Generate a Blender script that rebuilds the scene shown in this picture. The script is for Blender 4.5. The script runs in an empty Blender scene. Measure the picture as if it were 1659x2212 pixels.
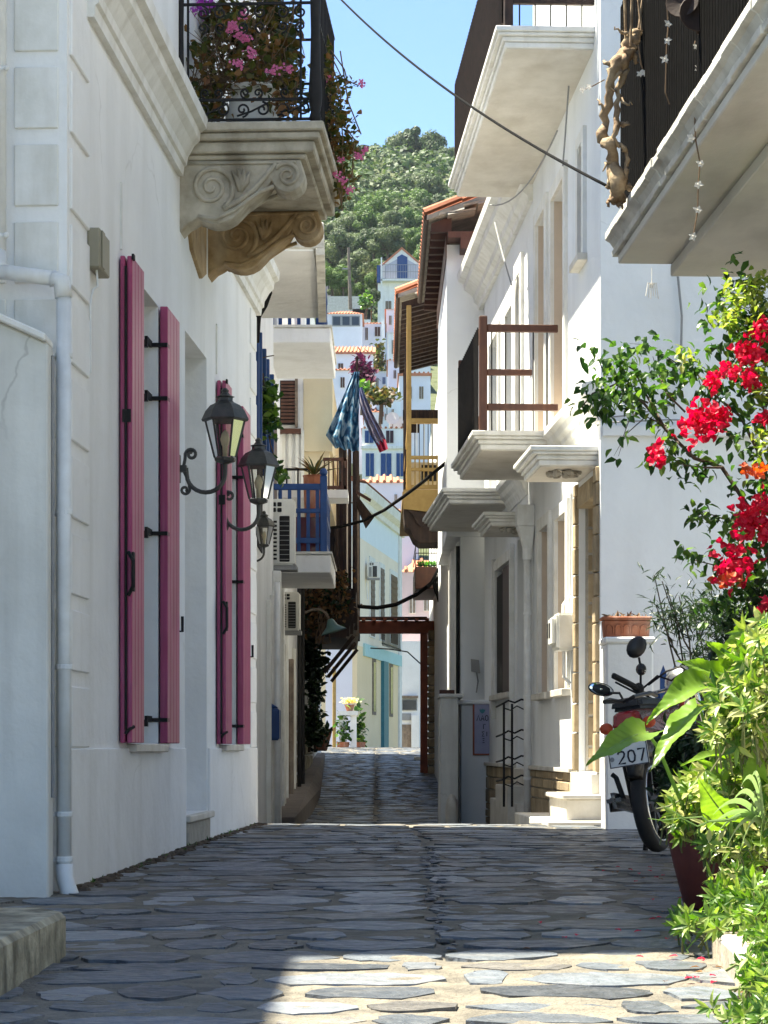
import bpy, bmesh, math, random
from mathutils import Vector, Matrix, noise
R = random.Random(7)
rad = math.radians
SC = bpy.context.scene
COL = SC.collection
# ---------------------------------------------------------------- camera, sky, sun, exposure
FD = 4800.0            # focal length in units of a 1659-wide picture
cam_d = bpy.data.cameras.new('camera'); cam = bpy.data.objects.new('camera', cam_d); COL.objects.link(cam)
cam.location = (0, 0, 0); cam.rotation_euler = (rad(90), 0, 0)
cam_d.sensor_fit = 'HORIZONTAL'; cam_d.sensor_width = 36; cam_d.lens = 36*FD/1659
cam_d.shift_y = (1614-1106)/1659; cam_d.clip_start = .1; cam_d.clip_end = 4000
SC.camera = cam
SUN = Vector((-.36, .15, .90)).normalized()
W = bpy.data.worlds.new('World'); SC.world = W; W.use_nodes = True
wn = W.node_tree.nodes; wl = W.node_tree.links
sky = wn.new('ShaderNodeTexSky'); sky.sky_type = 'NISHITA'; sky.sun_disc = False
sky.sun_elevation = math.asin(SUN.z); sky.sun_rotation = math.atan2(SUN.x, SUN.y)
sky.air_density = .56; sky.dust_density = .1; sky.ozone_density = 5.0; sky.altitude = 100
wl.new(sky.outputs[0], wn['Background'].inputs[0]); wn['Background'].inputs[1].default_value = .102
sd = bpy.data.lights.new('sun', 'SUN'); sun = bpy.data.objects.new('sun', sd); COL.objects.link(sun)
sd.energy = 5.0; sd.angle = rad(.53); sd.color = (1, .95, .87)
sun.location = (-30, 10, 60); sun.rotation_euler = SUN.to_track_quat('Z', 'Y').to_euler()
SC.render.engine = 'CYCLES'
SC.view_settings.view_transform = 'Standard'; SC.view_settings.look = 'None'
SC.view_settings.use_white_balance = True; SC.view_settings.white_balance_temperature = 7050; SC.view_settings.white_balance_tint = 4
SC.view_settings.exposure = 2.05; SC.view_settings.gamma = 1; SC.view_settings.use_curve_mapping = False
SC.cycles.max_bounces = 8; SC.cycles.diffuse_bounces = 5; SC.cycles.transparent_max_bounces = 16

def PX(x, y, Y):
    "world point seen at (x, y) of the 1659-wide picture at distance Y"
    return Vector(((x-829.5)*Y/FD, Y, (1614-y)*Y/FD))
def hx(s):
    s = s.lstrip('#'); c = [int(s[i:i+2], 16)/255 for i in (0, 2, 4)]
    return tuple(u/12.92 if u <= .04045 else ((u+.055)/1.055)**2.4 for u in c)

# ---------------------------------------------------------------- materials
def mat(name, c1, c2=None, scale=4, rough=.75, metal=0, bump=.15, bscale=45, streak=None, samt=.5, sscale=(6, 6, .7),
        rand=0, coat=0, rvar=0, crack=None, spec=.4, bdist=.01, lo=.35, hi=.68):
    m = bpy.data.materials.new(name); m.use_nodes = True
    nt = m.node_tree; n = nt.nodes; l = nt.links; b = n['Principled BSDF']
    b.inputs['Roughness'].default_value = rough; b.inputs['Metallic'].default_value = metal
    b.inputs['Specular IOR Level'].default_value = spec
    if coat: b.inputs['Coat Weight'].default_value = coat
    tc = n.new('ShaderNodeTexCoord')
    c2 = c2 or tuple(u*.86 for u in c1)
    nz = n.new('ShaderNodeTexNoise'); nz.inputs['Scale'].default_value = scale; nz.inputs['Detail'].default_value = 8
    nz.inputs['Roughness'].default_value = .62
    l.new(tc.outputs['Object'], nz.inputs['Vector'])
    rp = n.new('ShaderNodeValToRGB'); rp.color_ramp.elements[0].position = lo; rp.color_ramp.elements[1].position = hi
    rp.color_ramp.elements[0].color = (*c2, 1); rp.color_ramp.elements[1].color = (*c1, 1)
    l.new(nz.outputs['Fac'], rp.inputs['Fac']); col = rp.outputs['Color']
    if streak:
        mp = n.new('ShaderNodeMapping'); mp.inputs['Scale'].default_value = sscale
        l.new(tc.outputs['Object'], mp.inputs['Vector'])
        s = n.new('ShaderNodeTexNoise'); s.inputs['Scale'].default_value = 1; s.inputs['Detail'].default_value = 7
        l.new(mp.outputs[0], s.inputs['Vector'])
        r2 = n.new('ShaderNodeValToRGB'); r2.color_ramp.elements[0].position = .5; r2.color_ramp.elements[1].position = .78
        r2.color_ramp.elements[0].color = (0, 0, 0, 1); r2.color_ramp.elements[1].color = (samt, samt, samt, 1)
        l.new(s.outputs['Fac'], r2.inputs['Fac'])
        mx = n.new('ShaderNodeMix'); mx.data_type = 'RGBA'
        l.new(r2.outputs['Color'], mx.inputs['Factor']); l.new(col, mx.inputs['A']); mx.inputs['B'].default_value = (*streak, 1)
        col = mx.outputs['Result']
    if crack:
        ns = n.new('ShaderNodeTexNoise'); ns.inputs['Scale'].default_value = 2.5; ns.inputs['Detail'].default_value = 5; l.new(tc.outputs['Object'], ns.inputs['Vector'])
        av = n.new('ShaderNodeMix'); av.data_type = 'VECTOR'; av.inputs['Factor'].default_value = .28; l.new(tc.outputs['Object'], av.inputs['A']); l.new(ns.outputs['Color'], av.inputs['B'])
        vo = n.new('ShaderNodeTexVoronoi'); vo.feature = 'DISTANCE_TO_EDGE'; vo.inputs['Scale'].default_value = 1.1; l.new(av.outputs['Result'], vo.inputs['Vector'])
        cr = n.new('ShaderNodeMapRange'); cr.inputs['From Min'].default_value = .002; cr.inputs['From Max'].default_value = .007; cr.inputs['To Min'].default_value = 1; cr.inputs['To Max'].default_value = 0; l.new(vo.outputs['Distance'], cr.inputs['Value'])
        mk = n.new('ShaderNodeMapRange'); mk.inputs['From Min'].default_value = .55; mk.inputs['From Max'].default_value = .68; mk.inputs['To Max'].default_value = .34
        n2 = n.new('ShaderNodeTexNoise'); n2.inputs['Scale'].default_value = .9; l.new(tc.outputs['Object'], n2.inputs['Vector']); l.new(n2.outputs['Fac'], mk.inputs['Value'])
        mm = n.new('ShaderNodeMath'); mm.operation = 'MULTIPLY'; l.new(cr.outputs[0], mm.inputs[0]); l.new(mk.outputs[0], mm.inputs[1])
        mx = n.new('ShaderNodeMix'); mx.data_type = 'RGBA'; l.new(mm.outputs[0], mx.inputs['Factor']); l.new(col, mx.inputs['A']); mx.inputs['B'].default_value = (*crack, 1); col = mx.outputs['Result']
    if rand:
        oi = n.new('ShaderNodeObjectInfo'); gi = n.new('ShaderNodeNewGeometry')
        ad = n.new('ShaderNodeMath'); ad.operation = 'ADD'; fr = n.new('ShaderNodeMath'); fr.operation = 'FRACT'
        l.new(oi.outputs['Random'], ad.inputs[0]); l.new(gi.outputs['Random Per Island'], ad.inputs[1]); l.new(ad.outputs[0], fr.inputs[0])
        mr = n.new('ShaderNodeMapRange'); mr.inputs['To Min'].default_value = 1-rand; mr.inputs['To Max'].default_value = 1+rand
        l.new(fr.outputs[0], mr.inputs['Value'])
        hs = n.new('ShaderNodeHueSaturation'); l.new(mr.outputs[0], hs.inputs['Value']); l.new(col, hs.inputs['Color']); col = hs.outputs['Color']
    l.new(col, b.inputs['Base Color'])
    if rvar:
        q = n.new('ShaderNodeMapRange'); q.inputs['From Min'].default_value = .3; q.inputs['From Max'].default_value = .7
        q.inputs['To Min'].default_value = max(.05, rough-rvar); q.inputs['To Max'].default_value = min(1, rough+rvar)
        z0 = n.new('ShaderNodeTexNoise'); z0.inputs['Scale'].default_value = scale*3; z0.inputs['Detail'].default_value = 8
        l.new(tc.outputs['Object'], z0.inputs['Vector']); l.new(z0.outputs['Fac'], q.inputs['Value']); l.new(q.outputs[0], b.inputs['Roughness'])
    if bump:
        z = n.new('ShaderNodeTexNoise'); z.inputs['Scale'].default_value = bscale; z.inputs['Detail'].default_value = 6
        l.new(tc.outputs['Object'], z.inputs['Vector'])
        bp = n.new('ShaderNodeBump'); bp.inputs['Strength'].default_value = bump; bp.inputs['Distance'].default_value = bdist
        l.new(z.outputs['Fac'], bp.inputs['Height']); l.new(bp.outputs[0], b.inputs['Normal'])
    return m
def leafmat(name, cols, trans=.45, rough=.45, noise_sc=0):
    m = bpy.data.materials.new(name); m.use_nodes = True
    nt = m.node_tree; n = nt.nodes; l = nt.links; b = n['Principled BSDF']; out = n['Material Output']
    gi = n.new('ShaderNodeNewGeometry'); rp = n.new('ShaderNodeValToRGB'); rp.color_ramp.interpolation = 'LINEAR'
    e = rp.color_ramp.elements
    while len(e) < len(cols): e.new(.5)
    for i, c in enumerate(cols):
        e[i].position = i/(len(cols)-1) if len(cols) > 1 else 0; e[i].color = (*c, 1)
    if noise_sc:
        tc = n.new('ShaderNodeTexCoord'); nz = n.new('ShaderNodeTexNoise'); nz.inputs['Scale'].default_value = noise_sc; nz.inputs['Detail'].default_value = 3
        l.new(tc.outputs['Object'], nz.inputs['Vector'])
        mx = n.new('ShaderNodeMath'); mx.operation = 'MULTIPLY_ADD'; l.new(gi.outputs['Random Per Island'], mx.inputs[0]); mx.inputs[1].default_value = .5
        mr = n.new('ShaderNodeMapRange'); mr.inputs['From Min'].default_value = .3; mr.inputs['From Max'].default_value = .7
        mr.inputs['To Max'].default_value = .5; l.new(nz.outputs['Fac'], mr.inputs['Value']); l.new(mr.outputs[0], mx.inputs[2])
        l.new(mx.outputs[0], rp.inputs['Fac'])
    else: l.new(gi.outputs['Random Per Island'], rp.inputs['Fac'])
    l.new(rp.outputs[0], b.inputs['Base Color']); b.inputs['Roughness'].default_value = rough; b.inputs['Specular IOR Level'].default_value = .35
    t = n.new('ShaderNodeBsdfTranslucent'); hs = n.new('ShaderNodeHueSaturation'); hs.inputs['Saturation'].default_value = 1.15; hs.inputs['Value'].default_value = 1.5
    l.new(rp.outputs[0], hs.inputs['Color']); l.new(hs.outputs[0], t.inputs['Color'])
    ms = n.new('ShaderNodeMixShader'); ms.inputs[0].default_value = trans
    l.new(b.outputs[0], ms.inputs[1]); l.new(t.outputs[0], ms.inputs[2]); l.new(ms.outputs[0], out.inputs['Surface'])
    return m
def glassmat(name, tint=(.02, .025, .03), rough=.05):
    m = bpy.data.materials.new(name); m.use_nodes = True; b = m.node_tree.nodes['Principled BSDF']
    b.inputs['Base Color'].default_value = (*tint, 1); b.inputs['Roughness'].default_value = rough; b.inputs['Specular IOR Level'].default_value = .6
    return m
def clearglass(name):
    m = bpy.data.materials.new(name); m.use_nodes = True; n = m.node_tree.nodes; l = m.node_tree.links
    g = n.new('ShaderNodeBsdfGlossy'); g.inputs['Roughness'].default_value = .08
    t = n.new('ShaderNodeBsdfTransparent'); t.inputs[0].default_value = (.86, .85, .8, 1)
    f = n.new('ShaderNodeFresnel'); f.inputs[0].default_value = 1.5
    x = n.new('ShaderNodeMixShader'); l.new(f.outputs[0], x.inputs[0]); l.new(t.outputs[0], x.inputs[1]); l.new(g.outputs[0], x.inputs[2])
    l.new(x.outputs[0], n['Material Output'].inputs['Surface']); return m

M = {}
M['stucco'] = mat('white_stucco', (.85, .845, .83), (.76, .755, .74), 1.7, .9, bump=.55, bscale=11, streak=(.58, .565, .52), samt=.45, sscale=(3.2, 3.2, .3), bdist=.014, crack=(.42, .40, .36))
M['stucco2'] = mat('bluish_white_stucco', (.82, .83, .83), (.73, .74, .74), 1.3, .9, bump=.55, bscale=10, streak=(.54, .545, .54), samt=.5, sscale=(2.4, 2.4, .28), bdist=.014, crack=(.42, .41, .39))
M['trim'] = mat('white_trim_paint', (.81, .80, .77), (.68, .67, .62), 5, .78, bump=.3, bscale=34, streak=(.44, .41, .34), samt=.5, sscale=(9, 9, 1.5), bdist=.006)
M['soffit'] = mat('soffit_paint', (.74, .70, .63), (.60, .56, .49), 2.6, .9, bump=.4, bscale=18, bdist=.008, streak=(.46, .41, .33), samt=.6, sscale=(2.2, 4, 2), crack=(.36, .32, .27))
M['oldwall'] = mat('weathered_stucco', (.72, .715, .67), (.60, .595, .555), 2.2, .95, bump=.35, bscale=30, streak=(.36, .345, .31), samt=.6, sscale=(7, 7, .5), bdist=.008, crack=(.22, .21, .19))
M['pvc'] = mat('white_pipe', (.78, .79, .78), (.66, .66, .64), 9, .45, bump=.02, streak=(.45, .42, .36), samt=.4, sscale=(20, 20, 2))
M['pink'] = mat('pink_shutter_paint', (.42, .065, .165), (.32, .042, .115), 3, .42, bump=.06, bscale=80, streak=(.52, .16, .27), samt=.7, sscale=(40, 40, 1.6), spec=.45, bdist=.003)
M['black'] = mat('black_iron', (.013, .013, .014), (.022, .02, .02), 20, .6, .1, bump=.1, bscale=90, bdist=.003, spec=.2)
M['lampiron'] = mat('weathered_lamp_iron', (.055, .058, .055), (.10, .095, .085), 14, .5, .55, bump=.25, bscale=70, bdist=.003)
M['stonebal'] = mat('weathered_balcony_stone', (.58, .53, .43), (.32, .28, .21), 5, .9, bump=.5, bscale=40, streak=(.12, .095, .06), samt=.75, sscale=(5, 5, 2.2), bdist=.008)
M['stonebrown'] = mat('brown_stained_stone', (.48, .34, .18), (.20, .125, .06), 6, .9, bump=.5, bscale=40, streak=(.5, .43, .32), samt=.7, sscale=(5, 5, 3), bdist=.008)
M['marble'] = mat('worn_marble', (.66, .63, .57), (.50, .46, .39), 5, .55, bump=.08, bscale=60)
M['glass'] = glassmat('window_glass')
M['lampglass'] = clearglass('lantern_glass')
M['beige'] = mat('beige_paint', (.60, .50, .40), (.54, .45, .36), 6, .7, bump=.08)
M['cream'] = mat('cream_stucco', (.72, .62, .43), (.64, .55, .38), 2, .9, bump=.15)
M['brownwood'] = mat('brown_painted_wood', (.10, .038, .022), (.065, .026, .018), 8, .55, bump=.2, bscale=50, sscale=(30, 30, 1.5), streak=(.14, .07, .04), samt=.5, bdist=.004)
M['darkwood'] = mat('dark_weathered_wood', (.045, .024, .017), (.02, .012, .01), 9, .75, bump=.3, bscale=50, streak=(.11, .065, .04), samt=.5, sscale=(24, 24, 2), bdist=.005)
M['redwood'] = mat('red_brown_beam', (.36, .10, .05), (.24, .065, .035), 6, .65, bump=.25, bscale=40, bdist=.005)
M['greywood'] = mat('greyed_wood', (.26, .20, .15), (.12, .09, .07), 9, .85, bump=.4, bscale=45, streak=(.4, .35, .28), samt=.5, sscale=(24, 24, 1.6), bdist=.005)
M['yelwood'] = mat('ochre_painted_wood', (.42, .28, .09), (.32, .2, .06), 9, .6, bump=.15, bscale=50)
M['blue'] = mat('blue_paint', (.009, .056, .20), (.008, .042, .155), 9, .5, bump=.1)
M['teal'] = mat('teal_paint', (.035, .19, .24), (.028, .15, .19), 9, .55, bump=.1)
M['maroon'] = mat('dark_maroon_paint', (.040, .012, .020), (.028, .009, .015), 9, .5, bump=.08)
M['terracotta'] = mat('terracotta', (.36, .13, .065), (.26, .085, .045), 9, .85, bump=.25, bscale=60, streak=(.55, .42, .34), samt=.5, sscale=(9, 9, 3))
M['redpot'] = mat('dark_red_pot', (.12, .022, .016), (.075, .016, .013), 7, .6, bump=.15)
M['tile'] = mat('roof_tile', (.50, .20, .11), (.38, .14, .075), 3, .85, bump=.2, bscale=25, rand=.3)
M['slate'] = mat('roof_slate', (.36, .34, .29), (.2, .19, .17), 6, .85, bump=.4, bscale=30, rand=.2)
M['ochre'] = mat('ochre_stone', (.42, .33, .21), (.28, .21, .125), 7, .85, bump=.45, bscale=50, rand=.3, bdist=.006)
M['mortar'] = mat('mortar', (.42, .38, .32), (.3, .28, .24), 14, .95, bump=.6, bscale=70, bdist=.008)
M['pavmortar'] = mat('paving_mortar', (.235, .208, .164), (.12, .107, .087), 9, .95, bump=1, bscale=70, bdist=.014, streak=(.095, .088, .078), samt=.65, sscale=(2.2, 2.2, 2.2))
M['plastic'] = mat('white_plastic', (.74, .73, .68), (.66, .65, .60), 8, .45, bump=.03)
M['rubber'] = mat('rubber', (.015, .015, .016), (.022, .022, .022), 10, .75, bump=.2)
M['blackplastic'] = mat('black_plastic', (.018, .018, .02), (.025, .025, .028), 10, .4, bump=.05)
M['red'] = mat('dark_red_bodywork', (.16, .012, .02), (.12, .01, .016), 10, .25, bump=0, coat=.5)
M['chrome'] = mat('brushed_metal', (.6, .6, .6), (.5, .5, .5), 10, .25, 1, bump=.02)
M['mirror'] = mat('mirror_glass', (.85, .88, .9), (.85, .88, .9), 10, .02, 1, bump=0)
M['plate'] = mat('plate_white', (.75, .76, .74), (.7, .71, .69), 10, .4, bump=0)
M['cable'] = mat('black_cable', (.008, .008, .009), (.012, .012, .012), 10, .9, bump=0, spec=.05)
M['grey'] = mat('grey_paint', (.3, .3, .3), (.24, .24, .24), 8, .7)
M['dark'] = mat('dark_interior', (.012, .011, .012), (.01, .01, .01), 4, .9, bump=0)
M['beigebox'] = mat('beige_box_plastic', (.30, .275, .20), (.26, .235, .17), 7, .55, bump=.05)
M['bark'] = mat('bark', (.12, .085, .055), (.06, .042, .028), 14, .9, bump=.6, bscale=40)
M['drift'] = mat('driftwood', (.46, .35, .22), (.17, .10, .055), 9, .85, bump=.8, bscale=30, bdist=.012)
M['stem'] = mat('plant_stem', (.14, .17, .05), (.10, .10, .04), 12, .7, bump=.2)
M['drystem'] = mat('dry_stem', (.20, .13, .075), (.12, .075, .045), 12, .85, bump=.2)

# ---------------------------------------------------------------- mesh building
class MB:
    def __init__(s, sy=1): s.v = []; s.f = []; s.sy = sy
    def add(s, vs, fs):
        k = len(s.v); s.v += [tuple(p) for p in vs]; s.f += [tuple(i+k for i in f) for f in fs]; return s
    def box(s, x0, x1, y0, y1, z0, z1):
        return s.add([(x0, y0, z0), (x1, y0, z0), (x1, y1, z0), (x0, y1, z0), (x0, y0, z1), (x1, y0, z1), (x1, y1, z1), (x0, y1, z1)],
                     [(0, 3, 2, 1), (4, 5, 6, 7), (0, 1, 5, 4), (1, 2, 6, 5), (2, 3, 7, 6), (3, 0, 4, 7)])
    def hexa(s, p):          # eight corners, bottom ring then top ring
        return s.add(p, [(0, 3, 2, 1), (4, 5, 6, 7), (0, 1, 5, 4), (1, 2, 6, 5), (2, 3, 7, 6), (3, 0, 4, 7)])
    def prism(s, poly, ax, a, b):   # polygon in the other two axes (in x,y,z order) extruded along ax
        def mk(p, t):
            return (t, p[0], p[1]) if ax == 'x' else (p[0], t, p[1]) if ax == 'y' else (p[0], p[1], t)
        n = len(poly)
        return s.add([mk(p, a) for p in poly]+[mk(p, b) for p in poly],
                     [tuple(range(n))[::-1], tuple(range(n, 2*n))]+[(i, (i+1) % n, n+(i+1) % n, n+i) for i in range(n)])
    def tube(s, pts, r, n=6, closed=False):
        pts = [Vector(p) for p in pts]; m = len(pts)
        if not isinstance(r, (list, tuple)): r = [r]*m
        k = len(s.v); prev = None
        for i, p in enumerate(pts):
            if closed: t = pts[(i+1) % m]-pts[i-1]
            else: t = pts[min(i+1, m-1)]-pts[max(i-1, 0)]
            if t.length < 1e-9: t = Vector((0, 0, 1))
            t.normalize()
            if prev is None:
                a = Vector((0, 0, 1)) if abs(t.z) < .9 else Vector((1, 0, 0))
                u = t.cross(a).normalized()
            else:
                u = prev-t*prev.dot(t)
                u = u.normalized() if u.length > 1e-6 else t.orthogonal().normalized()
            prev = u; w = t.cross(u)
            for j in range(n):
                an = 2*math.pi*j/n; q = p+(u*math.cos(an)+w*math.sin(an))*r[i]; s.v.append(tuple(q))
        for i in range(m if closed else m-1):
            for j in range(n):
                a = k+i*n+j; b = k+i*n+(j+1) % n; c = k+((i+1) % m)*n+(j+1) % n; d = k+((i+1) % m)*n+j
                s.f.append((a, b, c, d))
        if not closed: s.f.append(tuple(range(k, k+n))[::-1]); s.f.append(tuple(range(k+(m-1)*n, k+m*n)))
        return s
    def lathe(s, prof, c=(0, 0, 0), n=14, mx=None):
        k = len(s.v); c = Vector(c)
        for r, z in prof:
            for j in range(n):
                a = 2*math.pi*j/n; p = Vector((r*math.cos(a), r*math.sin(a), z))
                if mx: p = mx @ p
                s.v.append(tuple(p+c))
        for i in range(len(prof)-1):
            for j in range(n):
                s.f.append((k+i*n+j, k+i*n+(j+1) % n, k+(i+1)*n+(j+1) % n, k+(i+1)*n+j))
        s.f.append(tuple(range(k, k+n))[::-1]); s.f.append(tuple(range(k+(len(prof)-1)*n, k+len(prof)*n))); return s
    def bar(s, a, b, w, d=None, up=(0, 0, 1)):
        a = Vector(a); b = Vector(b); d = d or w; t = (b-a).normalized(); u = Vector(up)
        if abs(t.dot(u)) > .95: u = Vector((0, 1, 0))
        x = t.cross(u).normalized()*w/2; y = x.cross(t).normalized()*d/2
        return s.hexa([a-x-y, a+x-y, a+x+y, a-x+y, b-x-y, b+x-y, b+x+y, b-x+y])
    def blob(s, c, rx, ry, rz, n=10, m=7, jit=0):
        k = len(s.v)
        for i in range(1, m):
            th = math.pi*i/m
            for j in range(n):
                a = 2*math.pi*j/n; q = 1+R.uniform(-jit, jit)
                s.v.append((c[0]+rx*q*math.sin(th)*math.cos(a), c[1]+ry*q*math.sin(th)*math.sin(a), c[2]+rz*q*math.cos(th)))
        t = len(s.v); s.v += [(c[0], c[1], c[2]+rz), (c[0], c[1], c[2]-rz)]
        for i in range(m-2):
            for j in range(n): s.f.append((k+i*n+j, k+(i+1)*n+j, k+(i+1)*n+(j+1) % n, k+i*n+(j+1) % n))
        for j in range(n):
            s.f.append((t, k+j, k+(j+1) % n)); s.f.append((t+1, k+(m-2)*n+(j+1) % n, k+(m-2)*n+j))
        return s
    def leaf(s, p, d, L, Wd, up=None, fold=.25, droop=.2):
        p = Vector(p); d = Vector(d).normalized()
        up = Vector(up) if up else Vector((R.gauss(0, .6), R.gauss(0, .6), 1))
        x = d.cross(up)
        if x.length < 1e-4: x = d.orthogonal()
        x.normalize(); n = x.cross(d).normalized()
        c1 = p+d*L*.34-n*L*droop*.06; c2 = p+d*L*.70-n*L*droop*.42; t = p+d*L*.97-n*L*droop
        f = n*Wd*fold
        return s.add([p, c1+x*Wd*.5+f, c1, c1-x*Wd*.5+f, c2+x*Wd*.34+f*.7, c2, c2-x*Wd*.34+f*.7, t],
                     [(0, 2, 1), (0, 3, 2), (1, 2, 5, 4), (2, 3, 6, 5), (4, 5, 7), (5, 6, 7)])
    def build(s, name, m, parent=None, bevel=0, smooth=False, kind=None, label=None, recalc=True, seg=1):
        me = bpy.data.meshes.new(name)
        vs = s.v if s.sy == 1 else [(a, -b, c) for a, b, c in s.v]
        me.from_pydata(vs, [], s.f)
        if recalc or bevel:
            bm = bmesh.new(); bm.from_mesh(me)
            if recalc: bmesh.ops.recalc_face_normals(bm, faces=bm.faces)
            if bevel:
                es = [e for e in bm.edges if len(e.link_faces) == 2 and e.calc_face_angle(0) > .6]
                bmesh.ops.bevel(bm, geom=es, offset=bevel, segments=seg, affect='EDGES', clamp_overlap=True)
            bm.to_mesh(me); bm.free()
        me.materials.append(M[m] if isinstance(m, str) else m)
        if smooth:
            for p in me.polygons: p.use_smooth = True
        o = bpy.data.objects.new(name, me); COL.objects.link(o)
        if parent: o.parent = parent
        if kind: o['kind'] = kind
        if label: o['label'] = label
        return o
def thing(name, label, cat, loc=(0, 0, 0), rz=0, group=None, parent=None):
    o = bpy.data.objects.new(name, None); COL.objects.link(o); o.location = loc; o.rotation_euler = (0, 0, rz)
    o.empty_display_size = .1
    o['label'] = label; o['category'] = cat
    if group: o['group'] = group
    return o
def tag(o, label, cat, group=None):
    o['label'] = label; o['category'] = cat
    if group: o['group'] = group
    return o
def sub(name, parent, loc=(0, 0, 0), rz=0):
    o = bpy.data.objects.new(name, None); COL.objects.link(o); o.location = loc; o.rotation_euler = (0, 0, rz); o.parent = parent
    o.empty_display_size = .1
    return o
def inst(src, parent=None, loc=None, rz=None, label=None, sc=None, rot=None):
    o = src.copy(); COL.objects.link(o)
    if parent: o.parent = parent
    if loc is not None: o.location = loc
    if rz is not None: o.rotation_euler = (0, 0, rz)
    if rot is not None: o.rotation_euler = rot
    if sc is not None: o.scale = sc
    if label: o['label'] = label
    return o
def copytree(src, loc, rz=None, label=None, group=None, parent=None, sc=None):
    o = src.copy(); COL.objects.link(o); o.location = loc
    if parent: o.parent = parent
    if rz is not None: o.rotation_euler = (0, 0, rz)
    if sc is not None: o.scale = sc
    if label: o['label'] = label
    if group: o['group'] = group
    for c in list(src.children):
        d = c.copy(); COL.objects.link(d); d.parent = o
        for g in list(c.children):
            e = g.copy(); COL.objects.link(e); e.parent = d
    return o
def panel(mb, s0, s1, z0, z1, ops, o, depth):
    "facade sheet in (s, o, z) with rectangular openings (a, b, c, d[, depth]) and their reveals"
    ss = sorted({s0, s1} | {v for q in ops for v in q[:2]}); zs = sorted({z0, z1} | {v for q in ops for v in q[2:4]})
    idx = {}
    def V(a, b):
        if (a, b) not in idx: idx[(a, b)] = len(mb.v); mb.v.append((a, o, b))
        return idx[(a, b)]
    for i in range(len(ss)-1):
        for j in range(len(zs)-1):
            cs = (ss[i]+ss[i+1])/2; cz = (zs[j]+zs[j+1])/2
            if any(q[0] < cs < q[1] and q[2] < cz < q[3] for q in ops): continue
            mb.f.append((V(ss[i], zs[j]), V(ss[i+1], zs[j]), V(ss[i+1], zs[j+1]), V(ss[i], zs[j+1])))
    for q in ops:
        a, b, c, d = q[:4]; dp = q[4] if len(q) > 4 else depth
        mb.add([(a, o, c), (b, o, c), (b, o, d), (a, o, d), (a, o-dp, c), (b, o-dp, c), (b, o-dp, d), (a, o-dp, d)],
               [(0, 1, 5, 4), (1, 2, 6, 5), (2, 3, 7, 6), (3, 0, 4, 7), (4, 5, 6, 7)])
def shell(mb, s0, s1, z0, z1, back, o=0, ends=True):
    "ends, back and top that close a facade sheet into a building body"
    mb.add([(s0, o, z0), (s1, o, z0), (s1, o, z1), (s0, o, z1), (s0, back, z0), (s1, back, z0), (s1, back, z1), (s0, back, z1)],
           [(0, 4, 7, 3), (1, 2, 6, 5), (3, 7, 6, 2), (4, 5, 6, 7)])
def spiral(c, r0, r1, turns, a0, plane, n=40, sgn=1):
    out = []
    for i in range(n+1):
        t = i/n; a = a0+sgn*2*math.pi*turns*t; r = r0+(r1-r0)*t**.8
        u, w = r*math.cos(a), r*math.sin(a)
        out.append((c[0], c[1]+u, c[2]+w) if plane == 'yz' else (c[0]+u, c[1], c[2]+w))
    return out
def sag(a, b, drop, n=16):
    a = Vector(a); b = Vector(b); return [a.lerp(b, i/n)-Vector((0, 0, drop*4*(i/n)*(1-i/n))) for i in range(n+1)]
# ---------------------------------------------------------------- ground and paving
def lerpt(t, pts):
    if t <= pts[0][0]: return pts[0][1]
    for (a, u), (b, v) in zip(pts, pts[1:]):
        if t <= b:
            k = (t-a)/(b-a); return u+(v-u)*k
    return pts[-1][1]
GP = [(-20, -.66), (4.8, -.605), (9, -.588), (13, -.556), (16, -.556), (17, -.60), (20, -.76), (25, -.93), (28, -.965), (31, -.92), (40, -.47), (48, -.07), (50, -.01), (51.5, -.015), (54, -.12), (60, -.6), (80, -2.4)]
def g(Y): return lerpt(Y, GP)
TP = [(60, -2.6), (95, -2.6), (110, 2), (150, 11), (190, 24), (230, 38), (290, 54), (330, 70), (380, 93), (440, 116), (500, 126), (700, 110), (1500, 0)]
def terr(X, Y):
    z = lerpt(Y, TP) if Y > 60 else -1.6
    if Y > 120: z += noise.noise((X*.012, Y*.012, 3))*min(9, (Y-120)*.05)-abs(X)*.05*min(1, (Y-120)/300)
    return z
mb = MB(); xs = [-1500, -800, -400]+list(range(-240, 241, 20))+[400, 800, 1500]; ys = [-300, -60, 0, 30, 60]+list(range(80, 560, 15))+[700, 1000, 1600, 2600]
for y in ys:
    for x in xs: mb.v.append((x, y, terr(x, y)))
n = len(xs)
for j in range(len(ys)-1):
    for i in range(n-1): mb.f.append((j*n+i, j*n+i+1, (j+1)*n+i+1, (j+1)*n+i))
M['hill'] = mat('hillside_scrub', (.10, .11, .045), (.045, .06, .025), .09, .95, bump=1, bscale=.6, bdist=.6)
mb.build('ground', 'hill', smooth=True, kind='structure')

def seam(Y): return lerpt(Y, [(0, .18), (6, .20), (8.5, .20), (12, .27), (16, .20), (28, -.085), (50, -.16)])
mb = MB(); ys = [-3+.5*i for i in range(14)]+[4+.06*i for i in range(212)]+[16.8+.2*i for i in range(178)]+[53, 58, 66, 74, 80]; xs = [-4, -3.2, -2.4, -1.9]+[-1.8+.06*i for i in range(64)]+[2.2, 2.8, 3.6, 4.5]
for y in ys:
    for x in xs:
        mb.v.append((x, y, g(y)+.006*noise.noise((x*2.2, y*2.2, 0))+.006*noise.noise((x*8, y*8, 1))+.004*noise.noise((x*17, y*17, 4))-.011*math.exp(-((x-seam(y)-.03*noise.noise((y*1.5, 0, 0)))/.035)**2)))
n = len(xs)
for j in range(len(ys)-1):
    for i in range(n-1): mb.f.append((j*n+i, j*n+i+1, (j+1)*n+i+1, (j+1)*n+i))
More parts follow.
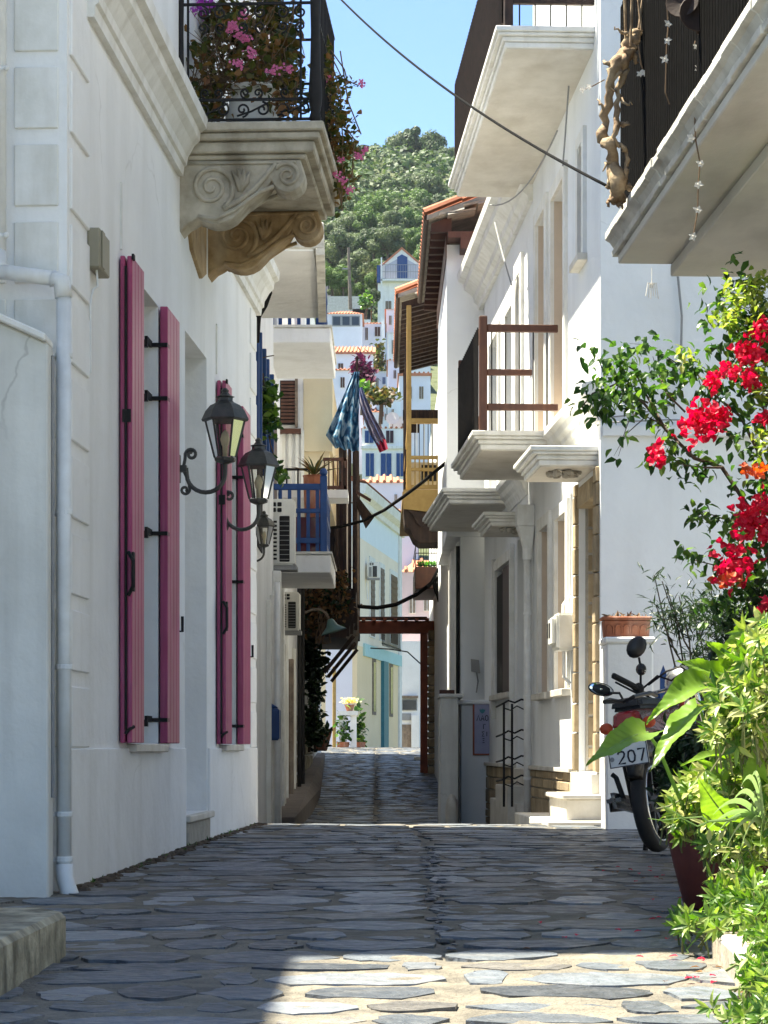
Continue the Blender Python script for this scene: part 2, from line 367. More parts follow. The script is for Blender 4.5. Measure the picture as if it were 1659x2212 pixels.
street = mb.build('street', 'pavmortar', smooth=True, kind='structure')
def slatecol(nm, c1, c2, r, streak): return mat(nm, c1, c2, 5, r, bump=.9, bscale=22, streak=streak, samt=.6, sscale=(5, 14, 5), rand=.35, spec=.5, bdist=.025, rvar=.16)
PAV = [slatecol('blue_grey_slate', (.125, .14, .158), (.075, .086, .10), .45, (.165, .155, .14)),
       slatecol('dark_slate', (.08, .09, .104), (.05, .057, .067), .45, (.125, .118, .106)),
       slatecol('pale_slate', (.195, .207, .225), (.135, .145, .158), .40, (.24, .228, .205)),
       slatecol('brownish_slate', (.14, .13, .118), (.09, .083, .075), .5, (.19, .172, .148))]
PW = [.42, .22, .16, .20]
def leftx(Y): return lerpt(Y, [(0, -1.75), (8.9, -1.5), (9.0, -1.28), (16, -.91), (16.4, -1.2), (28, -1.28), (36, -1.12), (50, -1.38), (58, -1.6)])
def rightx(Y): return lerpt(Y, [(0, .85), (6, .88), (7.4, 1.05), (8.2, 1.25), (12, 1.75), (15.9, 1.5), (20, 1.34), (23.8, .8), (24.2, .62), (34, .80), (42, .98), (58, 1.3)])
def stone(mb, x0, x1, ya, yb, gap, lift, nside=6):
    "one irregular slab; ya, yb are functions of x"
    cx = (x0+x1)/2; W_ = x1-x0-gap; sk = R.uniform(-.10, .10); p0 = R.uniform(1.6, 5); p1 = R.uniform(1.6, 5); q0 = R.uniform(.55, 1); q1 = R.uniform(.55, 1)
    e0 = R.uniform(-.3, .3); sd = R.uniform(0, 99); lo = []; hi = []
    for i in range(nside+1):
        t = i/nside; u = abs(2*t-1); x = x0+gap*.5+W_*t; d = max(.06, yb(x)-ya(x)-gap); c = (ya(x)+yb(x))/2+sk*(x-cx)
        w0 = (1-u**p0*q0)*(1+.30*noise.noise((sd, t*4, 0))); w1 = (1-u**p1*q1)*(1+.30*noise.noise((sd, t*4, 5)))
        lo.append((x+R.uniform(-.02, .02), c-d*.5*w0*R.uniform(.78, 1.1)+e0*d*.12)); hi.append((x+R.uniform(-.02, .02), c+d*.5*w1*R.uniform(.78, 1.1)+e0*d*.12))
    ring = lo+hi[::-1]; m = len(ring); cy = sum(p[1] for p in ring)/m
    tx = R.uniform(-.008, .008); ty = R.uniform(-.014, .014)
    b = len(mb.v)
    mb.v += [(x, y, g(y)-.03) for x, y in ring]+[(x, y, g(y)+lift+(x-cx)*tx+(y-cy)*ty) for x, y in ring]
    for i in range(m): mb.f.append((b+i, b+(i+1) % m, b+m+(i+1) % m, b+m+i))
    mb.f.append(tuple(range(b+m, b+2*m)))
def rows(y0, y1, dmin, dmax, wmin, wmax, emit):
    y = y0; k = 0
    while y < y1:
        d = R.uniform(dmin, dmax)
        def mk(yy, kk): return lambda x: yy+.10*dmax*2*noise.noise((x*1.3+kk*.37, yy*.7, 9))
        ya, yb = mk(y, 0), mk(y+d, 0)
        for a, b in ((leftx(y)-.15, seam(y)-.035), (seam(y)+.045, rightx(y)+.25)):
            x = a+R.uniform(-.1, .0)
            while x < b-.06:
                w = R.uniform(wmin, wmax)*(1.3 if R.random() < .2 else 1)
                e = min(x+w, b)
                if b-e < wmin*.6: e = b
                emit(x, e, ya, yb); x = e
        y += d; k += 1
jobs = []
rows(4.0, 7.2, .17, .36, .14, .46, lambda a, b, ya, yb: jobs.append((a, b, ya, yb)))
rows(7.2, 16.6, .19, .42, .17, .56, lambda a, b, ya, yb: jobs.append((a, b, ya, yb)))
near = sorted([j for j in jobs], key=lambda j: j[2](0))
rest = [MB() for _ in PAV]; cnt = 0
for a, b, ya, yb in near:
    k = R.choices(range(4), PW)[0]
    vis = abs((a+b)/2)/max(1, ya(0)) < .185
    if cnt < 300 and vis:
        s_ = MB(); stone(s_, a, b, ya, yb, R.uniform(.008, .036)+(.008 if ya(a) < 7.2 else 0), R.uniform(.001, .007)); s_.build('paving_stone', PAV[k], street, recalc=False); cnt += 1
    else: stone(rest[k], a, b, ya, yb, R.uniform(.008, .036), R.uniform(.001, .007))
rows(16.6, 52.5, .24, .5, .22, .6, lambda a, b, ya, yb: stone(rest[R.choices(range(4), [.26, .40, .30, .04])[0]], a, b, ya, yb, R.uniform(.012, .05), R.uniform(.002, .008), 3))  # extra dark slabs put the dip's shade into colour, pale ones the sky sheen
for k, r_ in enumerate(rest): r_.build('paving_stones', PAV[k], street, recalc=False, kind='stuff')
# rubble of the worn gutter along the seam
mb = MB(); y = 6.6
while y < 12.5:
    x = seam(y)+R.gauss(0, .025); s_ = R.uniform(.008, .026)
    mb.blob((x, y, g(y)), s_*1.5, s_*2, s_*.4, 6, 4, .3); y += R.uniform(.06, .16)
mb.build('gutter_rubble', PAV[1], street, kind='stuff', recalc=False)
# kerb and raised bed under the plants
mb = MB(); mb.prism([(.93, 4.0), (.97, 5.4), (1.02, 6.2), (1.12, 6.9), (1.3, 7.6), (3.4, 7.6), (3.4, 3.0), (.93, 3.0)], 'z', -.7, -.53); 
mb.build('planting_bed', 'mortar', kind='structure', bevel=.012)
M['kerbstone'] = mat('kerb_stone', (.46, .40, .31), (.33, .285, .215), 8, .9, bump=.6, bscale=35, streak=(.18, .16, .125), samt=.6, sscale=(8, 8, 3))
kt = thing('kerb', 'pale stone kerb edging the plant bed beside the sunlit paving', 'kerb', (0, 0, 0))
pts = [(.84, 3.6), (.85, 4.6), (.875, 5.4), (.925, 6.25), (1.02, 6.95), (1.2, 7.6)]
for (a, b), (c, d) in zip(pts, pts[1:]):
    s_ = MB(); t = Vector((c-a, d-b, 0)); t.normalize(); nn = Vector((t.y, -t.x, 0))*.12
    p = [Vector((a, b, 0))+t*.006, Vector((c, d, 0))-t*.006]
    zz = [-.70, -.515]
    s_.hexa([(*p[0][:2], zz[0]), (*(p[0]+nn)[:2], zz[0]), (*(p[1]+nn)[:2], zz[0]), (*p[1][:2], zz[0]), (*p[0][:2], zz[1]), (*(p[0]+nn)[:2], zz[1]), (*(p[1]+nn)[:2], zz[1]), (*p[1][:2], zz[1])])
    s_.build('kerb_stone', 'kerbstone', kt, bevel=.012)
# low step in front of the garden wall, bottom corner
mb = MB(); mb.prism([(-.935, 4.6), (-.905, 6.32), (-1.0, 6.5), (-2.2, 6.5), (-2.2, 4.6)], 'z', -.66, -.468)
M['oldstep'] = mat('lichened_step', (.44, .39, .28), (.16, .14, .095), 9, .95, bump=.9, bscale=40, streak=(.06, .05, .035), samt=1, sscale=(13, 13, 3), bdist=.012)
tag(mb.build('step_block', 'oldstep', bevel=.015), 'low lichen-stained masonry step below the grey garden wall', 'step')
# dirt, grit and dry scraps in the joint at the foot of the white wall
mb = MB(); r_ = random.Random(3)
for k in range(420):
    y = r_.uniform(9.0, 16); x = -1.291+.0532*(y-9.05)+abs(r_.gauss(0, .035))+.012; s_ = r_.uniform(.006, .02)*(1.6 if r_.random() < .1 else 1)
    mb.blob((x, y, g(y)+.003), s_*1.3, s_*1.6, s_*.7, 5, 4, .3)
tag(mb.build('grit', 'bark', None, kind='stuff', recalc=False), 'dark grit and dry scraps along the foot of the white wall', 'grit')
# ---------------------------------------------------------------- white house with pink shutters (street face seen edge-on)
LH = thing('white_house', 'white stucco house with pink shutters, ruled corner blocks and a carved stone balcony', 'house', (-1.291, 9.05, 0), math.atan2(1, .0532))
LO = LH
def L(): return MB(-1)
OPS = [(1.55, 2.40, .02, 2.27, .24), (3.37, 4.28, -.38, 2.33, .42), (5.0, 5.75, .02, 2.27, .24)]
mb = L(); panel(mb, 0, 6.95, -.9, 6.3, OPS, 0, .24); shell(mb, 0, 6.95, -.9, 6.3, -5)
wall = mb.build('wall', 'stucco', LH, recalc=False)
mb = L()
for a, b in ((.0, 3.33), (4.32, 6.95)): mb.box(a+.004, b, -.02, .014, -.9, -.005)
mb.build('plinth', 'stucco', LH, bevel=.004)
qb = None
for k in range(0, 21):
    z = .315*k
    if z > 2.85 and z < 3.55 or z > 6.2: continue
    for bx, nm in (((.05, .44, -.01, .012, z, z+.25), 0), ((6.55, 6.90, -.01, .012, z, z+.25), 0), ((-.012, .01, -.215, -.035, z, z+.25), 1), ((-.012, .01, -.60, -.25, z, z+.25), 1)):
        if bx[0] > 6 and z > 2.9: continue
        L().box(*bx).build('corner_block', 'trim' if nm else 'stucco', wall, bevel=.004)
# cornice between the floors
def cornice(mb, s0, s1, zb, prof):
    mb.prism([(o, zb+z) for o, z in prof], 'x', s0, s1)
CP = [(-.01, 0), (.03, 0), (.035, .05), (.05, .06), (.055, .10), (.09, .16), (.12, .19), (.125, .235), (.16, .25), (.165, .31), (.15, .335), (-.01, .36)]
for a, b in ((.44, 3.10), (4.66, 7.03)):
    mb = L(); cornice(mb, a, b, 3.12, CP); mb.build('cornice', 'trim', LH)
# windows
for i, (a, b, c, d, dp) in enumerate((OPS[0], OPS[2])):
    w = L()
    for q in ((a, a+.06, c, d), (b-.06, b, c, d), (a+.06, b-.06, d-.06, d), (a+.06, b-.06, c, c+.06), ((a+b)/2-.025, (a+b)/2+.025, c+.06, d-.06)): w.box(q[0], q[1], -.21, -.16, q[2], q[3])
    wf = w.build('window_frame', 'trim', LH); L().box(a+.05, b-.05, -.195, -.185, c+.05, d-.05).build('pane', 'glass', wf)
    L().box(a-.12, b+.05, -.2, .05, c-.045, c-.004).build('sill', 'marble', LH, bevel=.006)
    L().box(a-.30, a-.28, 0, .01, 2.31, 2.62).build('cable_cover', 'trim', LH)
# shutters: near leaf pair folded on itself, far leaf flat on the wall
def leafboard(parent, s0, s1, o0, o1, z0, z1, nm='shutter_board'):
    n = 4; w = (s1-s0)/n
    for k in range(n): L().box(s0+k*w+.002, s0+(k+1)*w-.002, o0, o1, z0, z1).build(nm, 'pink', parent, bevel=.004)
for i, (a, b, c, d, dp) in enumerate((OPS[0], OPS[2])):
    w1 = .34 if i == 0 else .30
    sh = sub('shutter', LH); sh['label'] = 'pink shutter folded back on the camera side of the window'
    leafboard(sh, a-w1, a+.015, .008, .030, c, d); leafboard(sh, a-w1+.004, a+.012, .040, .064, c, d)
    m = L(); m.tube([(a-w1-.006, .036, c+.06), (a-w1-.006, .036, d-.05)], .006); m.tube([(a-w1+.02, .07, c+.075), (a-w1-.012, .05, c+.06), (a-w1-.012, .035, c+.04)], .008); m.box(a-w1-.012, a-w1+.03, .064, .074, .72, .90); m.box(a-w1-.012, a-w1+.03, .064, .074, d-.02, d+.005); m.box(a-w1-.01, a-w1+.0, .02, .06, 1.5, 1.56)
    m.build('shutter_rod', 'black', sh)
    m = L(); m.tube([(a-w1-.02, .05, .70), (a-w1-.035, .075, .74), (a-w1-.035, .075, .86), (a-w1-.02, .05, .90)], .009); m.build('shutter_handle', 'black', sh)
    s2 = sub('shutter', LH); s2['label'] = 'pink shutter flat against the wall on the far side of the window'
    w2 = .43
    leafboard(s2, b-.005, b-.005+w2, .010, .050, c, d); 
    for z in (2.07, 1.795, 1.10, .14):
        m = L(); m.box(b-.16, b-.003, -.045, -.03, z-.012, z+.02); m.box(b-.17, b-.13, -.05, -.03, z-.035, z); m.box(b-.02, b+.06, -.03, .05, z-.01, z+.01)
        m.build('shutter_hinge', 'black', s2)
    m = L(); m.tube([(b+w2, .03, .62), (b+w2+.025, .06, .62), (b+w2+.025, .06, .70)], .008); m.build('shutter_catch', 'black', s2)
# door deep in its opening
m = L()
m.box(3.40, 4.25, -.42, -.38, -.34, 2.30)
dr = m.build('door', 'trim', LH)
for k in range(3): L().box(3.5, 4.15, -.378, -.365, -.2+.8*k, .45+.8*k).build('door_panel', 'trim', dr, bevel=.01)
L().box(3.33, 4.36, -.45, .04, -.42, -.382).build('threshold', 'marble', LH, bevel=.006)
L().box(3.36, 4.30, -.45, .02, -.9, -.424).build('threshold_block', 'mortar', LH, bevel=.006)
# roof
L().prism([(-5.3, 6.3), (.25, 6.3), (.25, 6.4), (-2.4, 7.2), (-5.3, 6.4)], 'x', -.2, 7.15).build('roof', 'tile', LH)
# ---------------- stone balcony
bal = L(); bal.box(3.08, 4.68, -.02, .80, 3.36, 3.41); bal.box(3.10, 4.66, -.02, .775, 3.318, 3.358); bal.box(3.13, 4.63, -.02, .745, 3.255, 3.316)
bal.box(3.16, 4.60, -.02, .70, 3.225, 3.253)
balc = bal.build('balcony', 'stonebal', LH, bevel=.008)
def console(s0, s1, m):
    arc = lambda cx, cz, r, a0, a1, n: [(cx+r*math.cos(rad(a0+(a1-a0)*i/n)), cz+r*math.sin(rad(a0+(a1-a0)*i/n))) for i in range(n+1)]
    p = [(-.02, 3.222), (.665, 3.222)]+arc(.595, 3.135, .092, 20, -165, 9)+[(.485, 3.075), (.43, 3.03), (.37, 2.985)]+arc(.20, 3.035, .16, -38, -128, 6)+[(.07, 2.89), (.04, 2.875), (.0, 2.835), (-.02, 2.83)]
    c = L(); c.prism(p, 'x', s0, s1)
    o = c.build('console', m, balc, bevel=.006)
    t = L()
    for s in (s0-.004, s1+.004):
        def sp(cx, cz, r0, turns, a0, sg): return [(s, q[1], q[2]) for q in spiral((s, cx, cz), r0, .012, turns, a0, 'yz', 44, sg)]
        t.tube(sp(.175, 3.075, .135, 2.2, rad(-60), 1), [.017-.009*i/44 for i in range(45)], 6)
        t.tube(sp(.595, 3.135, .075, 1.7, rad(150), -1), [.013-.006*i/44 for i in range(45)], 6)
        t.tube([(s, .24, 2.955), (s, .33, 3.0), (s, .41, 3.06), (s, .47, 3.125), (s, .53, 3.20)], [.016, .018, .018, .016, .012], 6)
        t.tube([(s, .10, 2.915), (s, .20, 2.90), (s, .30, 2.945), (s, .38, 3.005), (s, .45, 3.05), (s, .52, 3.075)], .012, 6)
        for a in (-.5, -.15, .2, .55):   # acanthus leaf between the scrolls
            b0 = Vector((s, .335, 3.05)); e = b0+Vector((0, math.sin(a)*.10, math.cos(a)*.13))
            t.tube([b0, b0.lerp(e, .5)+Vector((0, .01, 0)), e], [.012, .02, .004], 6)
        t.tube([(s, .04, 3.205), (s, .64, 3.205)], .008, 6)
    t.build('scroll', m, o, smooth=True)
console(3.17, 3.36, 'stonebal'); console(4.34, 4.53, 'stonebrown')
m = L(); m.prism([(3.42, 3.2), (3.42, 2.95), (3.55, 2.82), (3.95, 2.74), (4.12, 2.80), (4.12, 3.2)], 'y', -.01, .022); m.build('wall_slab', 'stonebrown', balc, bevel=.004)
# ---------------- iron railing
def cscroll(c, r, plane, flip=1, fz=1):
    a = spiral(c, r, r*.18, 1.35, rad(-90*fz), plane, 22, flip); return a
rl = sub('railing', LH)
ZB = 3.41
def bars(m, pts, r=.006): m.tube(pts, r, 5)
m = L()
for z in (ZB+.025, ZB+.135, ZB+.66, ZB+.93):
    m.bar((3.14, .0, z), (3.14, .74, z), .012, .014); m.bar((3.14, .74, z), (4.62, .74, z), .012, .014); m.bar((4.62, .74, z), (4.62, 0, z), .012, .014)
m.build('rail', 'black', rl)
for k in (0, 1): L().bar((3.14, .05+.62*k, ZB+.025), (3.14, .05+.62*k, ZB+.93), .012).build('baluster', 'black', rl)
for k in range(14): L().bar((3.24+.1*k, .74, ZB+.025), (3.24+.1*k, .74, ZB+.93), .014).build('baluster', 'black', rl)
for o_ in (.0, .74):
    m = L(); prof = [(.022, 0), (.03, .03), (.022, .06), (.03, .1), (.034, .16), (.026, .3), (.022, .5), (.026, .7), (.032, .8), (.022, .86), (.03, .9), (.03, .96)]
    m.lathe([(r*(1.15 if o_ else .7), z) for r, z in prof], (3.14, o_+.01, ZB), 10); m.build('railing_post', 'black', rl, smooth=True)
for k in range(3):
    m = L(); o_ = .13+.22*k
    m.tube(cscroll((3.135, o_, ZB+.08), .042, 'yz', 1), .006, 5); m.tube(cscroll((3.135, o_+.11, ZB+.08), .042, 'yz', -1, -1), .006, 5)
    m.tube([(3.135, o_-.03, ZB+.045), (3.135, o_+.05, ZB+.07), (3.135, o_+.14, ZB+.115)], .006, 5)
    for d in (-.035, .035): m.tube(cscroll((3.135, o_+.05+d, ZB+.17), .030, 'yz', 1 if d > 0 else -1), .0055, 5)
    for d in (-.05, .05):
        m.tube(cscroll((3.135, o_+.05+d, ZB+.61), .040, 'yz', 1 if d > 0 else -1, -1), .006, 5); m.tube(cscroll((3.135, o_+.05+d, ZB+.53), .034, 'yz', -1 if d > 0 else 1), .0055, 5)
    m.build('scrollwork', 'black', rl, kind='stuff')
# ---------------- beige box, its lead
bb = thing('junction_box', 'beige plastic junction box on the white wall left of the pink shutters', 'box', (-1.291, 9.05, 0), LH.rotation_euler.z)
L().box(.44, .68, .0, .055, 2.05, 2.22).build('cover', 'beigebox', bb, bevel=.006)
L().box(.47, .53, .055, .062, 2.055, 2.215).build('cover_rib', 'beigebox', bb, bevel=.003)
m = L(); m.tube([(.50, .03, 2.05), (.50, .035, 1.98), (.47, .02, 1.96), (.45, .012, 1.90), (.45, .012, 1.6)], .005, 5); m.build('lead', 'pvc', bb)
# ---------------- wall lamps
def lamp(s, z, label):
    t = thing('wall_lamp', label, 'lamp', LH.matrix_basis @ Vector((s, 0, z)), LH.rotation_euler.z, 'wall lanterns on the white house')
    m = L(); m.prism([(-.025, -.075), (.025, -.075), (.035, 0), (.025, .075), (-.025, .075), (-.035, 0)], 'y', 0, .014); m.build('wall_plate', 'lampiron', t)
    m = L()
    arc = [(0, .012, .0), (0, .05, -.005)]+[(0, .155+.105*math.cos(rad(a)), -.03+.105*math.sin(rad(a))*.95) for a in range(180, 361, 15)]+[(0, .26, .01), (0, .26, .04)]
    m.tube(arc, [.014]*2+[.012]*13+[.013, .016], 8)
    m.tube([(0, .03, .0), (0, .04, .05)]+[(0, q[1], q[2]) for q in spiral((0, .075, .078), .036, .010, 1.4, rad(200), 'yz', 20, -1)], .009, 6)
    m.tube([(0, .03, -.005), (0, .065, -.08)]+[(0, q[1], q[2]) for q in spiral((0, .04, -.115), .03, .008, 1.3, rad(40), 'yz', 20, -1)], .008, 6)
    m.box(-.018, .018, .0, .05, -.018, .018)
    m.build('arm', 'lampiron', t, smooth=False)
    c = Vector((0, .26, .0)); n = 6
    def ring(r, z): return [(r*math.cos(rad(30+60*i)), .26+r*math.sin(rad(30+60*i)), z) for i in range(n)]
    hd = L(); hd.lathe([(.02, .025), (.06, .04), (.064, .055), (.05, .06)], (0, .26, 0), 6); hd.build('lantern_base', 'lampiron', t)
    a, b = ring(.058, .06), ring(.108, .262)
    fr = L()
    for i in range(n): fr.tube([a[i], b[i]], .006, 5); fr.tube([b[i], b[(i+1) % n]], .006, 5)
    fr.build('lantern_frame', 'lampiron', t)
    for i in range(n):
        gsh = L(); p = [Vector(q) for q in (a[i], a[(i+1) % n], b[(i+1) % n], b[i])]; ctr = sum(p, Vector())/4; p = [ctr+(q-ctr)*.95 for q in p]
        gsh.add(p, [(0, 1, 2, 3)]); gsh.build('pane', 'lampglass', t, recalc=False)
    rf = L(); k = len(rf.v); profs = [(.125, .258), (.130, .268), (.122, .285), (.108, .315), (.082, .345), (.048, .362), (.042, .37), (.042, .385), (.055, .39), (.03, .40), (.018, .415), (.022, .425), (.008, .44)]
    mx = Matrix.Rotation(rad(30), 4, 'Z'); rf.lathe(profs, (0, .26, 0), 6, mx); rf.build('lantern_roof', 'lampiron', t)
    bl = L(); bl.lathe([(.014, .06), (.014, .12), (.02, .13), (.026, .16), (.018, .19), (.004, .21)], (0, .26, 0), 8); bl.build('bulb', 'cream', t, smooth=True)
    return t
lamp(3.09, 1.52, 'black iron wall lantern nearer the camera, between the two pairs of pink shutters')
lamp(4.76, 1.48, 'black iron wall lantern farther along, in front of the second pair of pink shutters')
# ---------------- downpipe at the near corner, garden wall
dp = thing('downpipe', 'white drainpipe that jogs across the corner and ends in a bent spout above the paving', 'drainpipe', (0, 0, 0))
m = MB(); m.tube([(-1.555, 8.96, 6.4), (-1.555, 8.96, 1.96)], .031, 14); m.tube([(-1.535, 8.90, 1.905), (-1.31, 8.90, 1.875)], .03, 12); m.tube([(-1.283, 8.90, 1.85), (-1.283, 8.91, -.515)], .03, 14)
m.tube([(-1.555, 8.96, 1.99), (-1.553, 8.93, 1.93), (-1.53, 8.90, 1.905)], .036, 12); m.tube([(-1.33, 8.90, 1.877), (-1.292, 8.90, 1.868), (-1.283, 8.90, 1.80)], .036, 12)
m.build('pipe', 'pvc', dp, smooth=True)
m = MB(); m.tube([(-1.283, 8.91, -.47), (-1.28, 8.905, -.525), (-1.262, 8.89, -.575), (-1.243, 8.87, -.612)], [.036, .036, .036, .034], 12); m.build('spout', 'pvc', dp, smooth=True)
MB().lathe([(.029, 0), (.029, .003)], (-1.2415, 8.867, -.6155), 12, Matrix.Rotation(rad(148), 4, 'Y')).build('spout_mouth', 'dark', dp)
for z in (1.56, .93, .31, -.28, -.46):
    m = MB(); m.lathe([(.034, 0), (.036, .004), (.036, .018), (.034, .022)], (-1.283, 8.91, z), 14); m.box(-1.326, -1.31, 8.9, 9.04, z+.004, z+.014); m.build('pipe_clip', 'pvc', dp)
for z in (3.5, 2.72, 2.05):
    m = MB(); m.lathe([(.033, 0), (.035, .004), (.035, .012), (.033, .016)], (-1.555, 8.96, z), 14); m.blob((-1.518, 8.93, z+.008), .012, .012, .012, 8, 5); m.build('pipe_clip', 'pvc', dp)
gw = MB(); gw.hexa([(-3.6, 8.72, -.8), (-1.318, 8.72, -.8), (-1.318, 8.86, -.8), (-3.6, 8.9, -.8), (-3.6, 8.72, 2.6), (-1.318, 8.72, 1.585), (-1.318, 8.86, 1.585), (-3.6, 8.9, 2.6)])
gwo = tag(gw.build('garden_wall', 'oldwall', bevel=.008), 'grey weathered stucco garden wall with a sloping top beside the drainpipe', 'wall')
gc = MB(); gc.hexa([(-3.6, 8.68, 2.602), (-1.322, 8.68, 1.587), (-1.322, 8.88, 1.587), (-3.6, 8.94, 2.602), (-3.6, 8.68, 2.632), (-1.322, 8.68, 1.617), (-1.322, 8.88, 1.617), (-3.6, 8.94, 2.632)])
gc.build('coping', 'trim', gwo, bevel=.006)
m = MB(); m.tube([(-1.312, 8.80, 1.55), (-1.312, 8.80, -.2)], .008, 6); tag(m.build('cable', 'grey'), 'thin grey cable in the joint between garden wall and white drainpipe', 'cable')
# unseen house added past the left edge, shaped to shade the street
nb = thing('neighbour_house', 'white stucco house above the garden wall at the left edge', 'house', (-2.45, 7.87, 0), 0)
m = MB(); m.box(-4, 0, 0, 1.58, -.9, 7.75); m.box(-4, 0, -2.2, -.003, -.9, 4.9); m.build('wall', 'stucco', nb)
MB().prism([(-4.3, 7.75), (.15, 7.75), (.15, 7.85), (-2, 8.7), (-4.3, 7.85)], 'y', -.01, 1.58).build('roof', 'tile', nb)
# ---------------------------------------------------------------- balconied house on the right
RH = thing('balconied_house', 'white stucco house with moulded door canopies, brown-railed balconies and a stone-clad doorway', 'house', (1.56, 16.0, 0), math.atan2(1, -.0478))
SL = 1.56-.0478*0
def Q(): return MB(1)
# openings: (s0, s1, z0, z1, depth)
dA = (.20, 1.16, -.19, 2.0, .55); wA1 = (1.78, 2.48, .47, 1.88, .16); wA2 = (2.95, 3.62, .47, 1.90, .16)
uA1 = (1.93, 2.74, 2.66, 4.60, .16); uA2 = (3.20, 3.88, 2.66, 4.66, .16); nich = (.82, 1.04, 3.72, 4.58, .12)
dB = (4.78, 5.55, -.19, 2.0, .3); wB = (6.0, 7.55, .55, 1.86, .09); uB1 = (5.15, 5.5, 2.66, 4.52, .16); uB2 = (5.85, 6.5, 2.66, 4.35, .16); uB3 = (7.3, 8.2, 2.66, 4.35, .16)
OPR = [dA, wA1, wA2, uA1, uA2, nich, dB, wB, uB1, uB2, uB3]
mb = Q(); panel(mb, 0, 4.25, -1.1, 8.2, [q for q in OPR if q[1] < 4.2], 0, .16); shell(mb, 0, 4.25, -1.1, 8.2, -6)
rw = mb.build('wall', 'stucco2', RH, recalc=False)
mb = Q(); panel(mb, 4.253, 9.0, -1.6, 5.3, [q for q in OPR if q[1] > 4.2], 0, .16); shell(mb, 4.253, 9.0, -1.6, 5.3, -6)
rw2 = mb.build('wall', 'stucco2', RH, recalc=False)
# mouldings
FB = [(-.01, 0), (.02, 0), (.03, .04), (.05, .07), (.055, .10), (.085, .13), (.10, .18), (.135, .21), (.14, .26), (.12, .28), (-.01, .30)]
for a, b in ((-.0, 2.38), (4.65, 6.28)):
    mb = Q(); mb.prism([(o, 2.35+z) for o, z in FB], 'x', a, b); mb.build('floor_moulding', 'trim', RH)
EC = [(-.01, 0), (.04, 0), (.05, .05), (.09, .08), (.10, .14), (.17, .2), (.2, .22), (.205, .29), (.27, .32), (.28, .40), (-.01, .44)]
mb = Q(); mb.prism([(o, 4.98+z) for o, z in EC], 'x', 4.26, 9.35); mb.build('roof_cornice', 'trim', RH)
mb = Q(); mb.box(4.3, 9.0, -6, -.0, 5.3, 5.44); mb.build('roof', 'tile', RH)
# balcony slabs and canopies with a moulded front: list of (near s, far s, projection, z0, z1)
def slab(name, s0, s1, pr, z0, z1, par=RH, m='trim'):
    h = z1-z0; st = [(0, .30, .075), (.30, .55, .055), (.55, .72, .02), (.72, 1.0, 0)]
    mb = Q()
    for a, b, i in st: mb.box(s0+i, s1-i, -.01, pr-i, z0+a*h+.001, z0+b*h)
    o = mb.build(name, m, par, bevel=.006)
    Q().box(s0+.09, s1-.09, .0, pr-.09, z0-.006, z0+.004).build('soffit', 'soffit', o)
    return o
upB = slab('balcony', .28, 4.85, .73, 5.14, 5.28); loB = slab('balcony', 2.40, 4.62, .72, 2.47, 2.62); bB = slab('balcony', 6.30, 9.30, .68, 2.45, 2.60)
cA = slab('door_canopy', .10, 1.24, .50, 2.05, 2.185); cB = slab('door_canopy', 4.40, 5.62, .44, 2.04, 2.16)
# swallow nests under the canopies
for par, s_, o_ in ((cA, .48, .20), (cB, 4.62, .10)):
    mb = Q()
    for k in range(16): mb.blob((s_+R.gauss(0, .06), o_+R.gauss(0, .055), (2.04 if par == cA else 2.03)-R.uniform(0, .03)), .035, .035, .025, 6, 4, .3)
    mb.build('swallow_nest', 'mortar', par, recalc=False)
# railings
M['darkrail'] = mat('blackened_slats', (.022, .014, .012), (.012, .009, .008), 20, .8, bump=.2, spec=.1)
def railing(par, s0, s1, pr, zb, n, m1, near=True, hgt=.92, slats=True):
    rl = sub('railing', RH)
    Q().box(s0+.02, s0+.085, pr-.13, pr-.065, zb, zb+hgt+.03).build('railing_post', m1, rl, bevel=.006)
    Q().box(s1-.085, s1-.02, pr-.13, pr-.065, zb, zb+hgt+.03).build('railing_post', m1, rl, bevel=.006)
    for z, h, e in ((zb+hgt-.10, .062, 0), (zb+.17, .055, 0), (zb+.46, .05, .3)):
        Q().box(s0+.03, s0+.075, e*pr, pr-.131, z, z+h).build('cross_rail', m1, rl, bevel=.005)
    for z, h in ((zb+hgt-.10, .06), (zb+.10, .05)):
        Q().box(s0+.09, s1-.09, pr-.12, pr-.075, z, z+h).build('cross_rail', m1, rl, bevel=.005)
    for k in range(5): Q().tube([(s0+.052, .09+.115*k, zb), (s0+.052, .09+.115*k, zb+hgt-.06)], .006, 5).build('baluster', 'black', rl)
    if not slats:
        for k in range(20): s = s0+.13+(s1-s0-.26)*k/19; Q().tube([(s, pr-.06, zb), (s, pr-.06, zb+hgt-.05)], .0065, 5).build('baluster', 'black', rl)
        n = 0
    for k in range(n):
        s = s0+.13+(s1-s0-.26)*k/(n-1); w = .03
        Q().box(s-w/2, s+w/2, pr-.073, pr-.052, zb+.05, zb+hgt-.03).build('slat', 'darkrail', rl)
railing(loB, 2.40, 4.62, .72, 2.622, 26, 'brownwood', slats=False); railing(upB, .28, 4.85, .73, 5.282, 50, 'darkwood')
